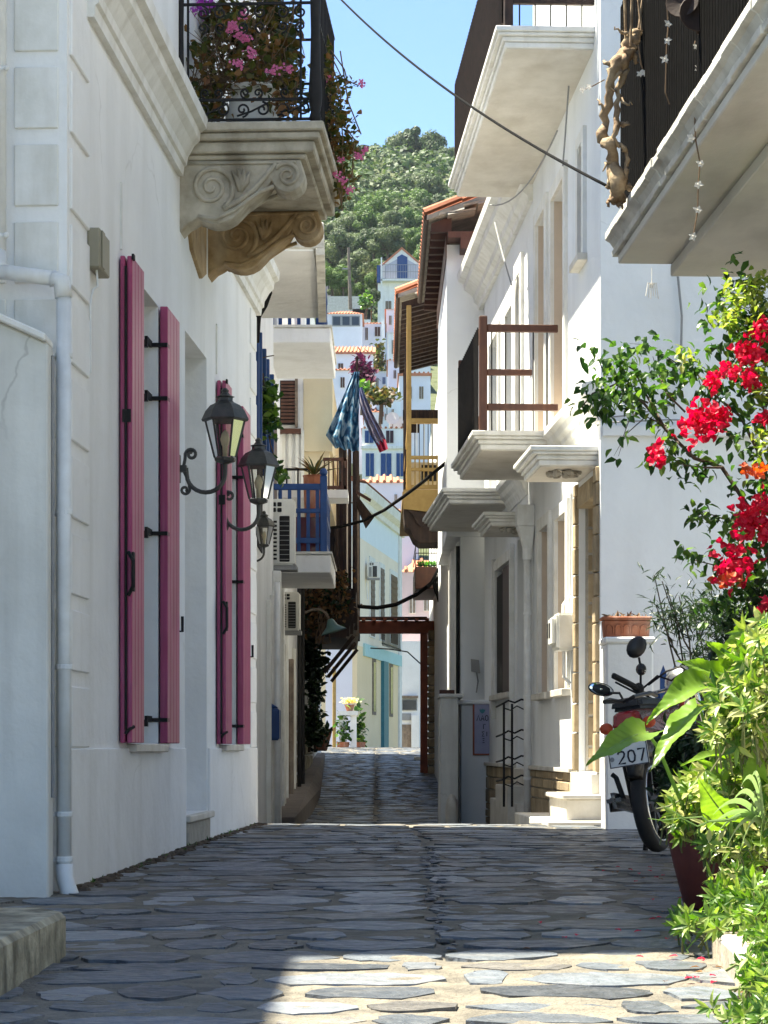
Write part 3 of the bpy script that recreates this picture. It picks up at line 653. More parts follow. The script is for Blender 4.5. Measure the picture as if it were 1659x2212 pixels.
# door with its stone-clad reveal
df = Q(); df.box(.26, 1.10, -.54, -.48, -.17, 1.98); dfo = df.build('door', 'brownwood', RH, bevel=.008)
for k in range(3): Q().box(.36, 1.0, -.478, -.462, -.05+.68*k, .5+.68*k).build('door_panel', 'brownwood', dfo, bevel=.008)
clad = sub('stone_surround', RH)
z = -.185; k = 0
while z < 1.98:
    h = R.uniform(.09, .24); h = min(h, 1.985-z)
    if h < .03: break
    for (a, b) in ((-.53, -.30), (-.295, -.06)) if R.random() < .45 else ((-.53, -.06),):
        Q().box(1.125, 1.161+R.uniform(0, .004), a+.006, b-.006, z+.008, z+h-.006).build('facing_stone', 'ochre', clad, bevel=.008)
    z += h
for (a, b, o0, o1) in ((1.165, 1.30, .0, .03), (.055, .195, .0, .03)):
    z = -.185
    while z < 2.03:
        h = min(R.uniform(.16, .30), 2.035-z)
        if h < .04: break
        Q().box(a, b, o0-.05, o1+R.uniform(-.004, .006), z+.005, z+h-.005).build('facing_stone', 'ochre', clad, bevel=.006); z += h
# facing of the lintel
for k in range(7): Q().box(.20+.137*k, .20+.137*(k+1)-.008, -.5, .012, 1.84, 1.998).build('facing_stone', 'ochre', clad, bevel=.006)
Q().box(1.13, 1.17, -.5, -.05, -.185, 1.985).build('facing_mortar', 'mortar', clad)
# steps
st = sub('door_step', RH)
Q().box(.06, 1.22, -.5, .06, -.36, -.192).build('tread', 'marble', st, bevel=.006)
Q().box(-.08, .92, .0, .26, -.80, -.375).build('riser_block', 'marble', st, bevel=.006); Q().box(-.11, .95, .0, .29, -.373, -.34).build('tread', 'marble', st, bevel=.006)
Q().box(-.3, 1.9, .0, .42, -.85, -.525).build('landing', 'marble', st, bevel=.008)
# stone plinth with a cap
pl = sub('plinth', RH)
for s0_, s1_ in ((1.33, 4.2), (5.7, 8.98)):
    Q().box(s0_, s1_, -.01, .015, -1.2, -.2).build('plinth_mortar', 'mortar', pl); Q().box(s0_-.01, s1_, -.01, .06, -.2, -.165).build('plinth_cap', 'marble', pl, bevel=.004)
    z = -.2
    while z > -1.0:
        h = R.uniform(.07, .15); s = s0_
        while s < s1_-.02:
            w = min(R.uniform(.12, .42), s1_-s); Q().box(s+.004, s+w-.004, .0, .03+R.uniform(0, .012), z-h+.008, z-.004).build('plinth_stone', 'ochre', pl, bevel=.006); s += w
        z -= h
# windows: surrounds, leaves, sills
def surround(par, a, b, c, d, w=.11, o=.03, sill=True, m='trim', arch=False):
    mb = Q()
    mb.box(a-w, a-.002, -.01, o, c, d+w); mb.box(b+.002, b+w, -.01, o, c, d+w); mb.box(a-.002, b+.002, -.01, o, d+.002, d+w)
    if arch:
        r = (b-a)/2; cx = (a+b)/2; P_ = [(a, d), (a, d-r)]+[(cx-r*math.cos(math.pi*i/10), d-r+r*math.sin(math.pi*i/10)) for i in range(1, 10)]+[(b, d-r), (b, d)]
        for i in range(1, len(P_)-2):
            p, q = P_[i], P_[i+1]
            mb.add([(p[0], -.05, p[1]), (q[0], -.05, q[1]), (q[0], -.05, d), (p[0], -.05, d), (p[0], o-.006, p[1]), (q[0], o-.006, q[1]), (q[0], o-.006, d+.001), (p[0], o-.006, d+.001)],
                   [(0, 1, 2, 3), (4, 5, 6, 7), (0, 1, 5, 4)])
    s = mb.build('window_surround', m, par, bevel=.004)
    if sill: Q().box(a-w-.03, b+w+.03, -.01, .075, c-.06, c-.003).build('sill', 'marble', par, bevel=.005)
    return s
def casement(a, b, c, d, dep, m='beige', leaves=2, glass=True, arch=False, sill=True, w=.11):
    wo = sub('window', RH); surround(wo, a, b, c, d, w, sill=sill, arch=arch); o = -dep
    mb = Q(); L_ = (b-a)/leaves
    for k in range(leaves):
        s = a+k*L_
        for q in ((s, s+.05, c, d), (s+L_-.05, s+L_, c, d), (s+.05, s+L_-.05, d-.07, d), (s+.05, s+L_-.05, c, c+.09), (s+.05, s+L_-.05, c+(d-c)*.45, c+(d-c)*.45+.06)):
            mb.box(q[0]+.002, q[1]-.002, o+.005, o+.045, q[2]+.002, q[3]-.002)
    mb.build('casement', m, wo)
    if not glass: Q().box(b-.006, b-.001, -dep, -.004, c+.001, d-.001).build('reveal', m, wo)
    Q().box(a+.01, b-.01, o+.012, o+.022, c+.02, d-.02).build('pane', 'glass' if glass else m, wo)
    return wo
casement(*wA1, glass=False); casement(*wA2, glass=False); casement(*uA1, glass=False, sill=False); casement(*uA2, glass=False, sill=False)
casement(*uB1, arch=True, leaves=1, sill=False, w=.16); casement(*uB2, m='trim', sill=False); casement(*uB3, m='trim', sill=False)
casement(*nich, leaves=1, arch=True, w=.10)
wb = casement(*wB, m='maroon')
Q().box(wB[0]+.01, wB[0]+.86, -.004, .012, wB[2]+.02, wB[3]-.02).build('shutter', 'maroon', wb, bevel=.005)
Q().box(wB[0]+.9, wB[1]-.01, -.004, .006, wB[2]+.02, wB[3]-.06).build('shutter', 'dark', wb, bevel=.005)
for a in (wB[0]-.16, wB[1]+.12): Q().box(a, a+.04, 0, .05, wB[2]-.25, wB[3]+.14).build('window_jamb', 'trim', wb, bevel=.005)
mb = Q(); mb.box(dB[0]+.02, dB[1]-.02, -.28, -.23, -.18, 1.98); dbo = mb.build('door', 'trim', RH, bevel=.006)
for k in range(3): Q().box(dB[0]+.12, dB[1]-.12, -.228, -.216, -.06+.68*k, .5+.68*k).build('door_panel', 'trim', dbo, bevel=.008)
# steps of the second door, iron handrail
Q().box(4.6, 5.7, .0, .20, -1.4, -.36).build('door_step', 'marble', RH, bevel=.008); Q().box(4.45, 7.0, .02, .13, -1.4, -.52).build('door_step', 'marble', RH, bevel=.008)
Q().box(4.7, 5.65, -.25, .03, -.357, -.20).build('door_step', 'marble', RH, bevel=.008)
hr = sub('handrail', RH)
for o_ in (.24, .165): Q().bar((4.50, o_, -.55), (4.50, o_, .40), .020).build('handrail_post', 'black', hr)
for z in (.40, .12, -.12, -.30):
    m = Q(); m.tube([(5.0, .26, z-.02), (4.5, .25, z), (4.5, .20, z+.03), (4.5, .14, z+.01), (4.5, .08, z+.04), (4.5, .0, z+.03)], .009, 6)
    m.tube([(4.5, .24, z-.04), (4.5, .18, z-.06), (4.5, .12, z-.02), (4.5, .06, z-.05), (4.5, .0, z-.03)], .007, 6); m.build('handrail_bar', 'black', hr)
# downpipe with hopper
rp = thing('downpipe', 'white drainpipe with a box hopper between the two house doors', 'drainpipe', RH.matrix_basis @ Vector((4.15, 0, 0)), RH.rotation_euler.z)
Q().tube([(0, .06, 1.78), (0, .06, -.75)], .036, 12).build('pipe', 'pvc', rp, smooth=True)
m = Q(); m.hexa([(-.04, .02, 1.80), (.04, .02, 1.80), (.04, .10, 1.80), (-.04, .10, 1.80), (-.085, .003, 2.0), (.085, .003, 2.0), (.085, .16, 2.0), (-.085, .16, 2.0)]); m.box(-.09, .09, .003, .165, 2.0, 2.19); m.build('hopper', 'pvc', rp, bevel=.006)
Q().tube([(0, .06, 1.84), (0, .06, 1.70)], .046, 12).build('pipe_socket', 'pvc', rp)
for z in (1.2, .45, -.3): Q().lathe([(.04, z), (.042, z+.006), (.042, z+.02), (.04, z+.026)], (0, .06, 0), 12).build('pipe_clip', 'pvc', rp)
# meter box
mt = thing('meter_box', 'white plastic meter box with dark slots on the wall beside the stone-clad door', 'box', RH.matrix_basis @ Vector((1.56, 0, 0)), RH.rotation_euler.z)
Q().box(-.22, .12, .0, .15, .76, 1.05).build('case', 'plastic', mt, bevel=.02, seg=2); Q().box(-.19, .09, .15, .18, .80, 1.02).build('lid', 'plastic', mt, bevel=.014, seg=2)
for k in range(2): Q().box(-.06+.12*k, .0+.12*k, .178, .186, .86, .98).build('slot', 'dark', mt, bevel=.004)
Q().tube([(-.05, .07, .76), (-.05, .07, .55), (-.05, .02, .5)], .014, 8).build('conduit', 'pvc', mt)
Q().tube([(-.05, .08, 1.05), (-.05, .08, 1.12), (-.04, .02, 1.2), (-.04, .012, 2.0)], .010, 8).build('conduit', 'pvc', mt)
# dangling wires on the facade and the band on the camera-facing side wall
wi = tag(Q().tube([(0, 0, 0)]+[(0, 0, -.01)], .001).build('spare_wire', 'grey'), 'thin grey wire sagging under the top balcony', 'cable') if 0 else None
m = MB()
for a, b, d in (((1.0, 20.9, 5.1), (1.42, 18.2, 5.05), .18), ((1.07, 21.5, 5.08), (1.16, 20.2, 4.2), .02), ((1.43, 17.2, 5.12), (1.40, 17.4, 4.55), .01)): m.tube(sag(a, b, d, 10), .007, 5)
tag(m.build('wire', 'grey'), 'thin grey wires sagging under the topmost white balcony', 'cable')
m = MB(); m.tube([(2.07, 15.97, 4.2), (2.10, 15.97, 3.5), (2.14, 15.97, 3.1), (2.13, 15.97, 2.6), (2.07, 15.97, 2.45)], .009, 5); m.tube(sag((2.06, 15.96, 2.46), (1.58, 15.96, 2.37), .02), .006, 5); m.tube([(1.58, 15.95, 2.33), (2.05, 15.95, 2.35), (2.4, 15.95, 2.34)], .006, 5)
tag(m.build('wire', 'grey'), 'grey conduit and wires clipped to the blank white side wall', 'cable')
MB().box(1.575, 6, 15.965, 16.02, 2.24, 2.31).build('band', 'stucco2', None)
bpy.data.objects['band'].parent = RH; bpy.data.objects['band'].matrix_parent_inverse = RH.matrix_basis.inverted()
MB().box(1.58, 1.61, 15.97, 16.0, -.55, 2.05)
for o_ in (): pass
# ---------------------------------------------------------------- white gate pier, planter, blue gate behind the motorbike
gp = MB(); gp.box(1.50, 1.82, 15.0, 15.35, -.7, .70); gp.box(1.485, 1.835, 14.985, 15.365, .70, .745)
tag(gp.build('gate_pier', 'stucco', bevel=.012), 'short white plastered gate pier carrying a terracotta trough', 'pier')
tp = thing('planter_trough', 'terracotta trough with moulded arches standing on the white gate pier', 'planter', (1.65, 15.16, .747))
m = MB(); m.hexa([(-.15, -.075, 0), (.15, -.075, 0), (.15, .075, 0), (-.15, .075, 0), (-.16, -.085, .115), (.16, -.085, .115), (.16, .085, .115), (-.16, .085, .115)]); m.build('trough', 'terracotta', tp, bevel=.006)
m = MB(); m.box(-.172, .172, -.095, .095, .117, .14); m.build('rim', 'terracotta', tp, bevel=.007)
m = MB()
for k in range(5):
    cx = -.115+.0575*k; m.tube([(cx-.022, -.078, .02), (cx-.022, -.084, .06)]+[(cx-.022*math.cos(math.pi*i/6), -.086, .06+.022*math.sin(math.pi*i/6)) for i in range(1, 6)]+[(cx+.022, -.084, .06), (cx+.022, -.078, .02)], .005, 5)
m.build('arch_moulding', 'terracotta', tp)
m = MB()
for k in range(40): m.leaf((R.uniform(-.13, .13), R.uniform(-.06, .06), .135), (R.gauss(0, .6), R.gauss(0, .6), .6), R.uniform(.03, .07), .02)
m.build('dried_plants', 'drystem', tp, recalc=False, kind='stuff')
bg = thing('garden_gate', 'blue painted slatted garden gate behind the motorbike', 'gate', (1.86, 15.2, 0))
for k in range(12):
    m = MB(); x = .05+.075*k; m.prism([(x-.022, -.45), (x+.022, -.45), (x+.022, .50), (x, .56), (x-.022, .50)], 'y', -.012, .012); m.build('slat', 'blue', bg)
for z in (-.3, .3): MB().box(.0, .95, .014, .05, z, z+.07).build('rail', 'blue', bg)
sl = MB(); 
gp2 = MB(); gp2.box(2.9, 3.4, 15.0, 15.35, -.7, 1.0); tag(gp2.build('gate_pier', 'stucco', bevel=.012), 'white plastered gate pier hidden behind the shrubs right of the blue gate', 'pier')
# ---------------------------------------------------------------- overhead balcony at the upper right
OB = thing('neighbour_house', 'near house at the right edge whose worn concrete balcony hangs over the plants', 'house', (1.264, 12.0, 0), math.atan2(1, -.0437))
OBM = OB.matrix_basis
# local: x recedes, y points to the street; the slab runs from x=-7.5 to 0
m = Q(); m.box(-7.5, -.3, -4.5, -1.15, -.9, 6.4); m.build('wall', 'stucco2', OB)
M['oldslab'] = mat('worn_concrete_slab', (.78, .76, .70), (.56, .54, .48), 3.5, .9, bump=.6, bscale=22, streak=(.22, .20, .17), samt=.7, sscale=(5, 5, 9), bdist=.01)
M['oldsoffit'] = mat('stained_soffit', (.76, .73, .66), (.62, .60, .54), 1.2, .95, bump=.25, bscale=30, streak=(.30, .28, .24), samt=.5, sscale=(1.2, 3, 1))
m = Q(); m.box(-7.5, 0, -1.2, 0, 2.61, 2.66); obs = m.build('balcony_slab', 'oldsoffit', OB, bevel=.006)
P_ = [(-.05, 2.662), (.02, 2.662), (.025, 2.69), (.01, 2.70), (.035, 2.735), (.06, 2.75), (.06, 2.79), (.045, 2.80), (-.05, 2.80)]
m = Q(); n0 = 40
for i in range(n0):   # worn moulding, broken in short irregular lengths
    a = -7.5+7.56*i/n0; b = a+7.56/n0; j = R.uniform(-.006, .006)
    m.prism([(o+(j if o > 0 else 0), z+R.uniform(-.004, .004)) for o, z in P_], 'x', a, b+.001*(i % 2))
m.build('slab_moulding', 'oldslab', OB, bevel=.003)
Q().box(-7.5, .05, -1.2, -.052, 2.663, 2.79).build('slab_top', 'oldslab', OB)
Q().box(-7.5, .004, -1.16, -.285, 2.545, 2.608).build('slab_beam', 'oldsoffit', OB, bevel=.006)
rl = sub('railing', OB); M['darkslat'] = mat('blackened_bamboo', (.006, .0055, .0055), (.003, .003, .003), 20, .9, bump=.3, spec=.02)
for k in range(84):
    s = -.03-.062*k; Q().box(s-.026, s+.026, -.035+R.uniform(-.004, .004), -.012, 2.80, 4.0+R.uniform(-.03, .03)).build('slat', 'darkslat', rl)
for k in range(12): Q().box(.0, .02, -.09-.09*k, -.05-.09*k, 2.80, 4.0).build('slat', 'black', rl) if 0 else None
Q().box(-5.3, .03, -.07, -.036, 2.86, 2.9).build('rail', 'black', rl); Q().box(-5.3, .03, -.07, -.036, 3.9, 3.94).build('rail', 'black', rl)
# driftwood hung by ropes
dw = thing('driftwood', 'gnarled driftwood hung on ropes at the end of the dark slatted balcony', 'driftwood', (0, 0, 0))
def DP(*a): return [PX(x, y, 11.25+R.uniform(-.04, .04)) for x, y in a]
def knob(pts, r, n=3):
    out = []; rr = []
    for (p, q), (ra, rb) in zip(zip(pts, pts[1:]), zip(r, r[1:])):
        for i in range(n):
            t = i/n; v = p.lerp(q, t)+Vector((R.gauss(0, .006), R.gauss(0, .006), R.gauss(0, .006))); out.append(v); rr.append((ra+(rb-ra)*t)*R.uniform(.78, 1.2))
    out.append(pts[-1]); rr.append(r[-1]); return out, rr
m = MB()
for pts, r in ((((1388, 58), (1368, 85), (1352, 112), (1334, 132), (1322, 165), (1314, 215), (1306, 262), (1303, 300), (1316, 315), (1326, 350), (1332, 395), (1334, 438)), (.03, .055, .06, .05, .04, .034, .034, .045, .045, .05, .075, .05)),
               (((1360, 105), (1352, 135), (1345, 160), (1336, 200), (1334, 250), (1328, 300), (1326, 330)), (.05, .04, .03, .022, .026, .024, .03)),
               (((1326, 310), (1345, 318), (1354, 330), (1356, 362), (1348, 390)), (.03, .02, .02, .02, .03)),
               (((1334, 392), (1318, 402), (1310, 404)), (.06, .03, .012)), (((1334, 392), (1352, 402), (1364, 405)), (.06, .035, .01)), (((1332, 410), (1322, 432)), (.05, .02)), (((1336, 410), (1348, 436)), (.05, .02)),
               (((1330, 145), (1312, 138), (1302, 132)), (.03, .015, .006)), (((1320, 300), (1300, 302)), (.035, .02)), (((1352, 112), (1366, 120), (1378, 135)), (.045, .03, .01)), (((1340, 150), (1318, 186), (1330, 196)), (.02, .012, .006)), (((1312, 240), (1296, 226), (1290, 214)), (.016, .010, .005)), (((1334, 205), (1350, 222), (1366, 226)), (.014, .010, .005)), (((1366, 78), (1340, 70), (1328, 58)), (.02, .012, .006)), (((1328, 350), (1308, 356), (1302, 370)), (.018, .012, .005)), (((1334, 425), (1338, 446), (1344, 452)), (.03, .018, .006)), ((((1326, 424)), (1314, 438), (1312, 446)), (.026, .014, .005)), (((1338, 268), (1352, 270), (1360, 268)), (.02, .02, .01))):
    a, b = knob(DP(*pts), [q*.62 for q in r], 4); m.tube(a, b, 8)
m.build('wood', 'drift', dw, smooth=True)
for a, b in (((1352, 108), (1349, -30)), ((1380, 62), (1392, -30)), ((1386, 66), (1376, -30)), ((1362, 100), (1366, -30))):
    m = MB(); m.tube(DP(a, b), .007, 5); m.build('rope', 'drift', dw)
# garlands of pale shells
M['shell'] = mat('pale_shell', (.80, .76, .68), (.62, .56, .48), 30, .5)
def garland(label, pts, Y, shells):
    t = thing('shell_garland', label, 'garland', (0, 0, 0), 0, 'shell garlands of the overhead balcony')
    P = [PX(x, y, Y) for x, y in pts]; m = MB(); m.tube(P, .0035, 5); m.build('string', 'drystem', t)
    for (x, y) in shells:
        c = PX(x, y, Y-.02); s = MB()
        for k in range(5):
            a = k*1.257+R.uniform(-.3, .3); s.leaf(c, (math.cos(a), -.3, math.sin(a)), R.uniform(.016, .026), .014, up=(0, -1, .2), fold=.1)
        s.blob(c, .007, .007, .007, 6, 4); s.build('shell', 'shell', t, recalc=False)
    return t
garland('string of white shells dangling lowest below the worn balcony slab', [(1500, 225), (1502, 300), (1512, 352), (1508, 400), (1507, 455), (1497, 512)], 9.6, [(1492, 300), (1513, 354), (1508, 399), (1507, 454), (1497, 511)])
garland('string of white shells down the middle of the dark slats', [(1378, 95), (1385, 140), (1400, 190), (1405, 260), (1408, 300), (1414, 330)], 11.2, [(1383, 160), (1392, 158), (1402, 172), (1404, 200), (1405, 262), (1408, 292), (1408, 312)])
garland('string of pale shells hanging near the top right of the dark slats', [(1440, -10), (1443, 60), (1440, 95), (1437, 200), (1446, 225)], 10.4, [(1443, 52), (1436, 128), (1441, 88)])
garland('short string of shells tied between driftwood and white house', [(1306, 172), (1280, 186), (1256, 196)], 12.4, [(1258, 194), (1272, 188)])
garland('string of pale shells nearest the slab edge beside the round dark discs', [(1515, -10), (1512, 60), (1500, 96), (1510, 140), (1514, 160)], 9.8, [(1514, 8), (1513, 96), (1505, 100), (1511, 148), (1514, 160)])
# dark round discs hung on the slats
dd = thing('hanging_discs', 'cluster of large dark round discs on the balcony slats at the top edge', 'ornament', (0, 0, 0))
for x, y, r in ((1475, 10, .075), (1500, 38, .08), (1530, 52, .085), (1510, 2, .07), (1548, 15, .075)):
    MB().lathe([(.004, 0), (r*.6, .004), (r, .018), (r*.97, .022), (.01, .012)], PX(x, y, 9.75)+Vector((0, R.uniform(-.03, .03), 0)), 18, Matrix.Rotation(rad(R.uniform(70, 110)), 4, 'X') @ Matrix.Rotation(rad(R.uniform(-20, 20)), 4, 'Y')).build('disc', 'darkwood', dd)
m = MB(); sp = PX(1408, 618, 15.8); M['spi'] = M['shell']
for k in range(6): m.tube([sp+Vector((0, 0, .0)), sp+Vector((.012*(k-2.5), -.02, .02)), sp+Vector((.018*(k-2.5), -.02, -.075-.01*(k % 3)))], .004, 5)
m.tube([sp, sp+Vector((0, 0, .13))], .003, 4); m.blob(sp, .018, .018, .016, 8, 5)
tag(m.build('octopus_ornament', 'shell'), 'small pale octopus ornament dangling before the blank white wall', 'ornament')
# ---------------------------------------------------------------- house with jettied upper storey and tiled verge (right, behind the balconied house)
def tilerow(parent, x0, z0, x1, z1, y, individual=True, r=.085, n=6):
    "a column of barrel tiles climbing from (x0, z0) to (x1, z1) at depth y"
    L_ = math.hypot(x1-x0, z1-z0); n = max(2, int(L_/.38)); u = Vector((x1-x0, 0, z1-z0)).normalized(); nn = Vector((-u.z, 0, u.x))
    if nn.z < 0: nn = -nn
    out = MB() if not individual else None
    for k in range(n):
        a = Vector((x0, y, z0))+u*(L_*k/n)+nn*(.012); b = a+u*(L_/n+.05)+nn*.022
        mb = out or MB(); q = len(mb.v); seg = 5
        for p, rr in ((a, r), (b, r*.86)):
            for t in (1, .82):
                for i in range(seg+1):
                    an = math.pi*i/seg; mb.v.append(tuple(p+Vector((0, 1, 0))*math.cos(an)*rr*t+nn*math.sin(an)*rr*t*.8))
        s = seg+1
        for i in range(seg):
            mb.f += [(q+i, q+i+1, q+2*s+i+1, q+2*s+i), (q+s+i, q+s+i+1, q+3*s+i+1, q+3*s+i), (q+i, q+i+1, q+s+i+1, q+s+i), (q+2*s+i, q+2*s+i+1, q+3*s+i+1, q+3*s+i)]
        if individual: mb.build('roof_tile', 'tile', parent, recalc=False)
    return out
def verge_house(name, label, cat, xe, ze, x1, slope, y0, y1, ys=None):
    t = thing(name, label, cat, (0, 0, 0))
    z1 = ze+(x1-xe)*slope
    roof = MB().prism([(xe, ze), (x1, z1), (x1+2.2, ze-.2), (x1+2.2, ze-.3), (x1, z1-.12), (xe, ze-.05)], 'y', y0, y1).build('roof', 'slate', t)
    tilerow(roof, xe-.02, ze+.02, x1, z1+.02, y0+.08); tilerow(roof, xe-.02, ze+.02, x1, z1+.02, y0+.27)
    st = MB(); k = 0; y = y0+.46
    while y < y1:
        o = tilerow(None, xe-.02, ze+.02, x1, z1+.02, y, False); b = len(st.v); st.v += o.v; st.f += [tuple(i+b for i in f) for f in o.f]; y += .19
    st.build('roof_tiles', 'tile', roof, kind='stuff', recalc=False)
    for k in range(int((x1-xe)/.3)):       # slates that show under the verge
        for lay in range(2):
            a = xe+.12+.3*k+.13*lay+R.uniform(-.04, .04); w = R.uniform(.22, .36); zz = ze+(a-xe)*slope-.055-.04*lay
            mb = MB(); mb.hexa([(a, y0-R.uniform(.02, .09), zz), (a+w, y0-R.uniform(.02, .09), zz+w*slope*.6), (a+w, y0+.3, zz+w*slope*.6), (a, y0+.3, zz), (a, y0-.05, zz+.022), (a+w, y0-.05, zz+.022+w*slope*.6), (a+w, y0+.3, zz+.022+w*slope*.6), (a, y0+.3, zz+.022)])
            mb.build('slate', 'slate', roof, recalc=False)
    MB().tube([(xe-.0, y0+.02, ze-.02), (xe-.0, y1, ze-.02)], .035, 7).build('gutter', 'darkwood', t)
    return t, roof
M['rafterwood'] = mat('dark_red_rafter', (.055, .02, .013), (.035, .014, .01), 8, .7, bump=.2)
VH, vroof = verge_house('jettied_house', 'white house with a jettied upper storey, dark rafters and a tiled roof over pale slates', 'house', .48, 5.96, 2.6, .36, 24.9, 29.6)
MB().box(.713, 4.5, 25.3, 29.3, 2.4, 5.72).build('upper_wall', 'stucco2', VH); MB().box(.874, 4.5, 25.32, 29.3, -1.4, 2.398).build('lower_wall', 'stucco2', VH)
for k in range(13):
    y = 25.02+.37*k; MB().hexa([(.53, y, 5.80), (.76, y, 5.80), (.76, y+.085, 5.80), (.53, y+.085, 5.80), (.53, y, 5.895), (.76, y, 5.98), (.76, y+.085, 5.98), (.53, y+.085, 5.895)]).build('rafter', 'rafterwood', VH)
MB().box(.70, .712, 25.2, 29.5, 5.55, 5.8).build('wall_plate', 'brownwood', VH); MB().box(.72, 2.6, 24.98, 25.28, 5.73, 5.80).build('verge_board', 'brownwood', VH)
for k in range(4): MB().box(.86+.62*k, .98+.62*k, 24.95, 25.29, 5.60, 5.725).build('purlin_end', 'brownwood', VH)
# its street face: slim posts, pipe and boards seen edge-on
for (x0, y0, y1, z0, z1, m_) in ((.835, 25.5, 26.3, .55, 2.35, 'trim'), (.80, 26.6, 27.6, -1.1, 2.35, 'trim'), (.835, 27.7, 28.4, -1.2, 2.2, 'brownwood')):
    MB().box(x0, .873, y0, y1, z0, z1).build('door_leaf' if m_ == 'brownwood' else 'wall_pilaster', m_, VH, bevel=.006)
MB().tube([(.845, 25.42, 2.3), (.845, 25.42, -1)], .022, 8).build('pipe', 'black', VH); 
MB().box(.66, .87, 26.4, 26.5, .62, .68).build('rail', 'brownwood', VH); MB().box(.665, .70, 26.4, 26.46, -.9, .62).build('post', 'brownwood', VH)
m = MB(); m.lathe([(.0, 0), (.05, .01), (.09, .05), (.04, .09)], (.80, 29.2, 2.3), 8); 
lw = MB(); lw.box(.605, .80, 23.9, 24.9, -1.4, .53); lw.box(.59, .86, 23.88, 24.92, .532, .575)
tag(lw.build('porch_wall', 'oldwall', bevel=.01), 'low grey plastered porch wall at the foot of the jettied house', 'wall')
pw2 = MB(); pw2.box(.845, 1.30, 24.45, 24.95, -1.4, .47); pw2.box(.80, 1.30, 24.40, 25.0, .472, .52)
tag(pw2.build('porch_wall', 'stucco2', bevel=.01), 'white porch wall that carries the framed notice', 'wall')
no = thing('notice_board', 'lavender notice with a dark red frame and Greek lettering on the white porch wall', 'sign', (1.08, 24.44, .20))
MB().box(-.105, .105, -.02, .0, -.29, .29).build('frame', 'redwood', no, bevel=.006)
M['lav'] = mat('lavender_print', (.34, .34, .48), (.28, .29, .44), 8, .5, bump=0); M['ink'] = mat('dark_ink', (.03, .03, .05), rough=.6, bump=0)
MB().box(-.085, .085, -.026, -.018, -.27, .27).build('sheet', 'lav', no)
GL = {'2': [[(0, .8), (.1, .97), (.3, 1), (.5, .95), (.58, .78), (.5, .55), (0, 0), (.6, 0)]], '0': [[(.3, 1), (.08, .88), (0, .5), (.08, .12), (.3, 0), (.52, .12), (.6, .5), (.52, .88), (.3, 1)]],
      '7': [[(0, 1), (.6, 1), (.22, 0)]], 'Λ': [[(0, 0), (.3, 1), (.6, 0)]], 'Α': [[(0, 0), (.3, 1), (.6, 0)], [(.12, .35), (.48, .35)]], 'Ο': [[(.3, 1), (.05, .8), (.05, .2), (.3, 0), (.55, .2), (.55, .8), (.3, 1)]],
      'Σ': [[(.55, 1), (.05, 1), (.35, .5), (.05, 0), (.55, 0)]], 'Γ': [[(.05, 0), (.05, 1), (.5, 1)]], 'Ι': [[(.3, 0), (.3, 1)]], 'Κ': [[(.05, 0), (.05, 1)], [(.5, 1), (.05, .45), (.55, 0)]], 'Ξ': [[(.05, 1), (.55, 1)], [(.12, .5), (.48, .5)], [(.05, 0), (.55, 0)]]}
def strokes(mb, text, x, z, h, y, w, adv=.8):
    for ch in text:
        for s in GL.get(ch, []): mb.tube([(x+u*h, y, z+v*h) for u, v in s], w, 5)
        x += h*adv
m = MB(); strokes(m, 'ΛΑΟ', -.06, .09, .06, -.027, .0055, .75); strokes(m, 'Γ', .01, .0, .05, -.027, .005); strokes(m, 'ΣΙ', -.005, -.08, .05, -.027, .005); strokes(m, 'Ξ', .0, -.15, .045, -.027, .0045)
m.build('lettering', 'ink', no, recalc=False)
m = MB()
for k in range(5): m.leaf((0, -.027, .17), (.35*(k-2), -.05, 1), .06, .02, up=(0, -1, 0), fold=0, droop=0)
m.build('tree_emblem', 'teal', no, recalc=False)
m = MB(); m.hexa([(.99, 25.20, .86), (1.09, 25.16, .84), (1.09, 25.24, .84), (.99, 25.26, .86), (.985, 25.18, 1.0), (1.075, 25.12, .985), (1.075, 25.2, .985), (.985, 25.24, 1.0)]); m.tube([(1.04, 25.27, .92), (1.07, 25.29, .75), (1.05, 25.29, .62)], .008, 5)
tag(m.build('floodlight', 'grey'), 'small grey floodlight on the bluish white wall above the notice', 'lamp')
tag(MB().blob((.72, 23.55, -.72), .07, .10, .22, 9, 7, .12).build('boulder', 'marble', smooth=True), 'upright grey stone leaning at the foot of the porch wall', 'stone')
# ---------------------------------------------------------------- timber loggia house
TH, troof = verge_house('timber_house', 'old house with an ochre timber loggia, dark rafters and a carved dark underside', 'house', .19, 6.12, 1.4, .36, 30, 35.6)
MB().box(.905, 4, 30.05, 44.5, -1.5, 6.0).build('wall', 'stucco2', TH)
for k in range(16):
    y = 30.12+.34*k; MB().hexa([(.24, y, 5.93), (.90, y, 6.10), (.90, y+.09, 6.10), (.24, y+.09, 5.93), (.24, y, 6.03), (.90, y, 6.22), (.90, y+.09, 6.22), (.24, y+.09, 6.03)]).build('rafter', 'darkwood', TH)
MB().box(.25, .9, 30.1, 35.4, 3.36, 3.46).build('floor', 'yelwood', TH)
for y, m_ in ((30.06, 'yelwood'), (32.7, 'darkwood'), (35.3, 'darkwood')): MB().box(.305, .37, y, y+.075, 3.46, 5.98).build('post', m_, TH, bevel=.006)
MB().box(.82, .9, 30.06, 30.13, 3.46, 5.98).build('post', 'trim', TH); MB().box(.30, .9, 35.3, 35.37, 5.2, 5.36).build('beam', 'darkwood', TH)
MB().box(.372, .56, 35.3, 35.36, 5.0, 5.2).build('bracket', 'darkwood', TH)
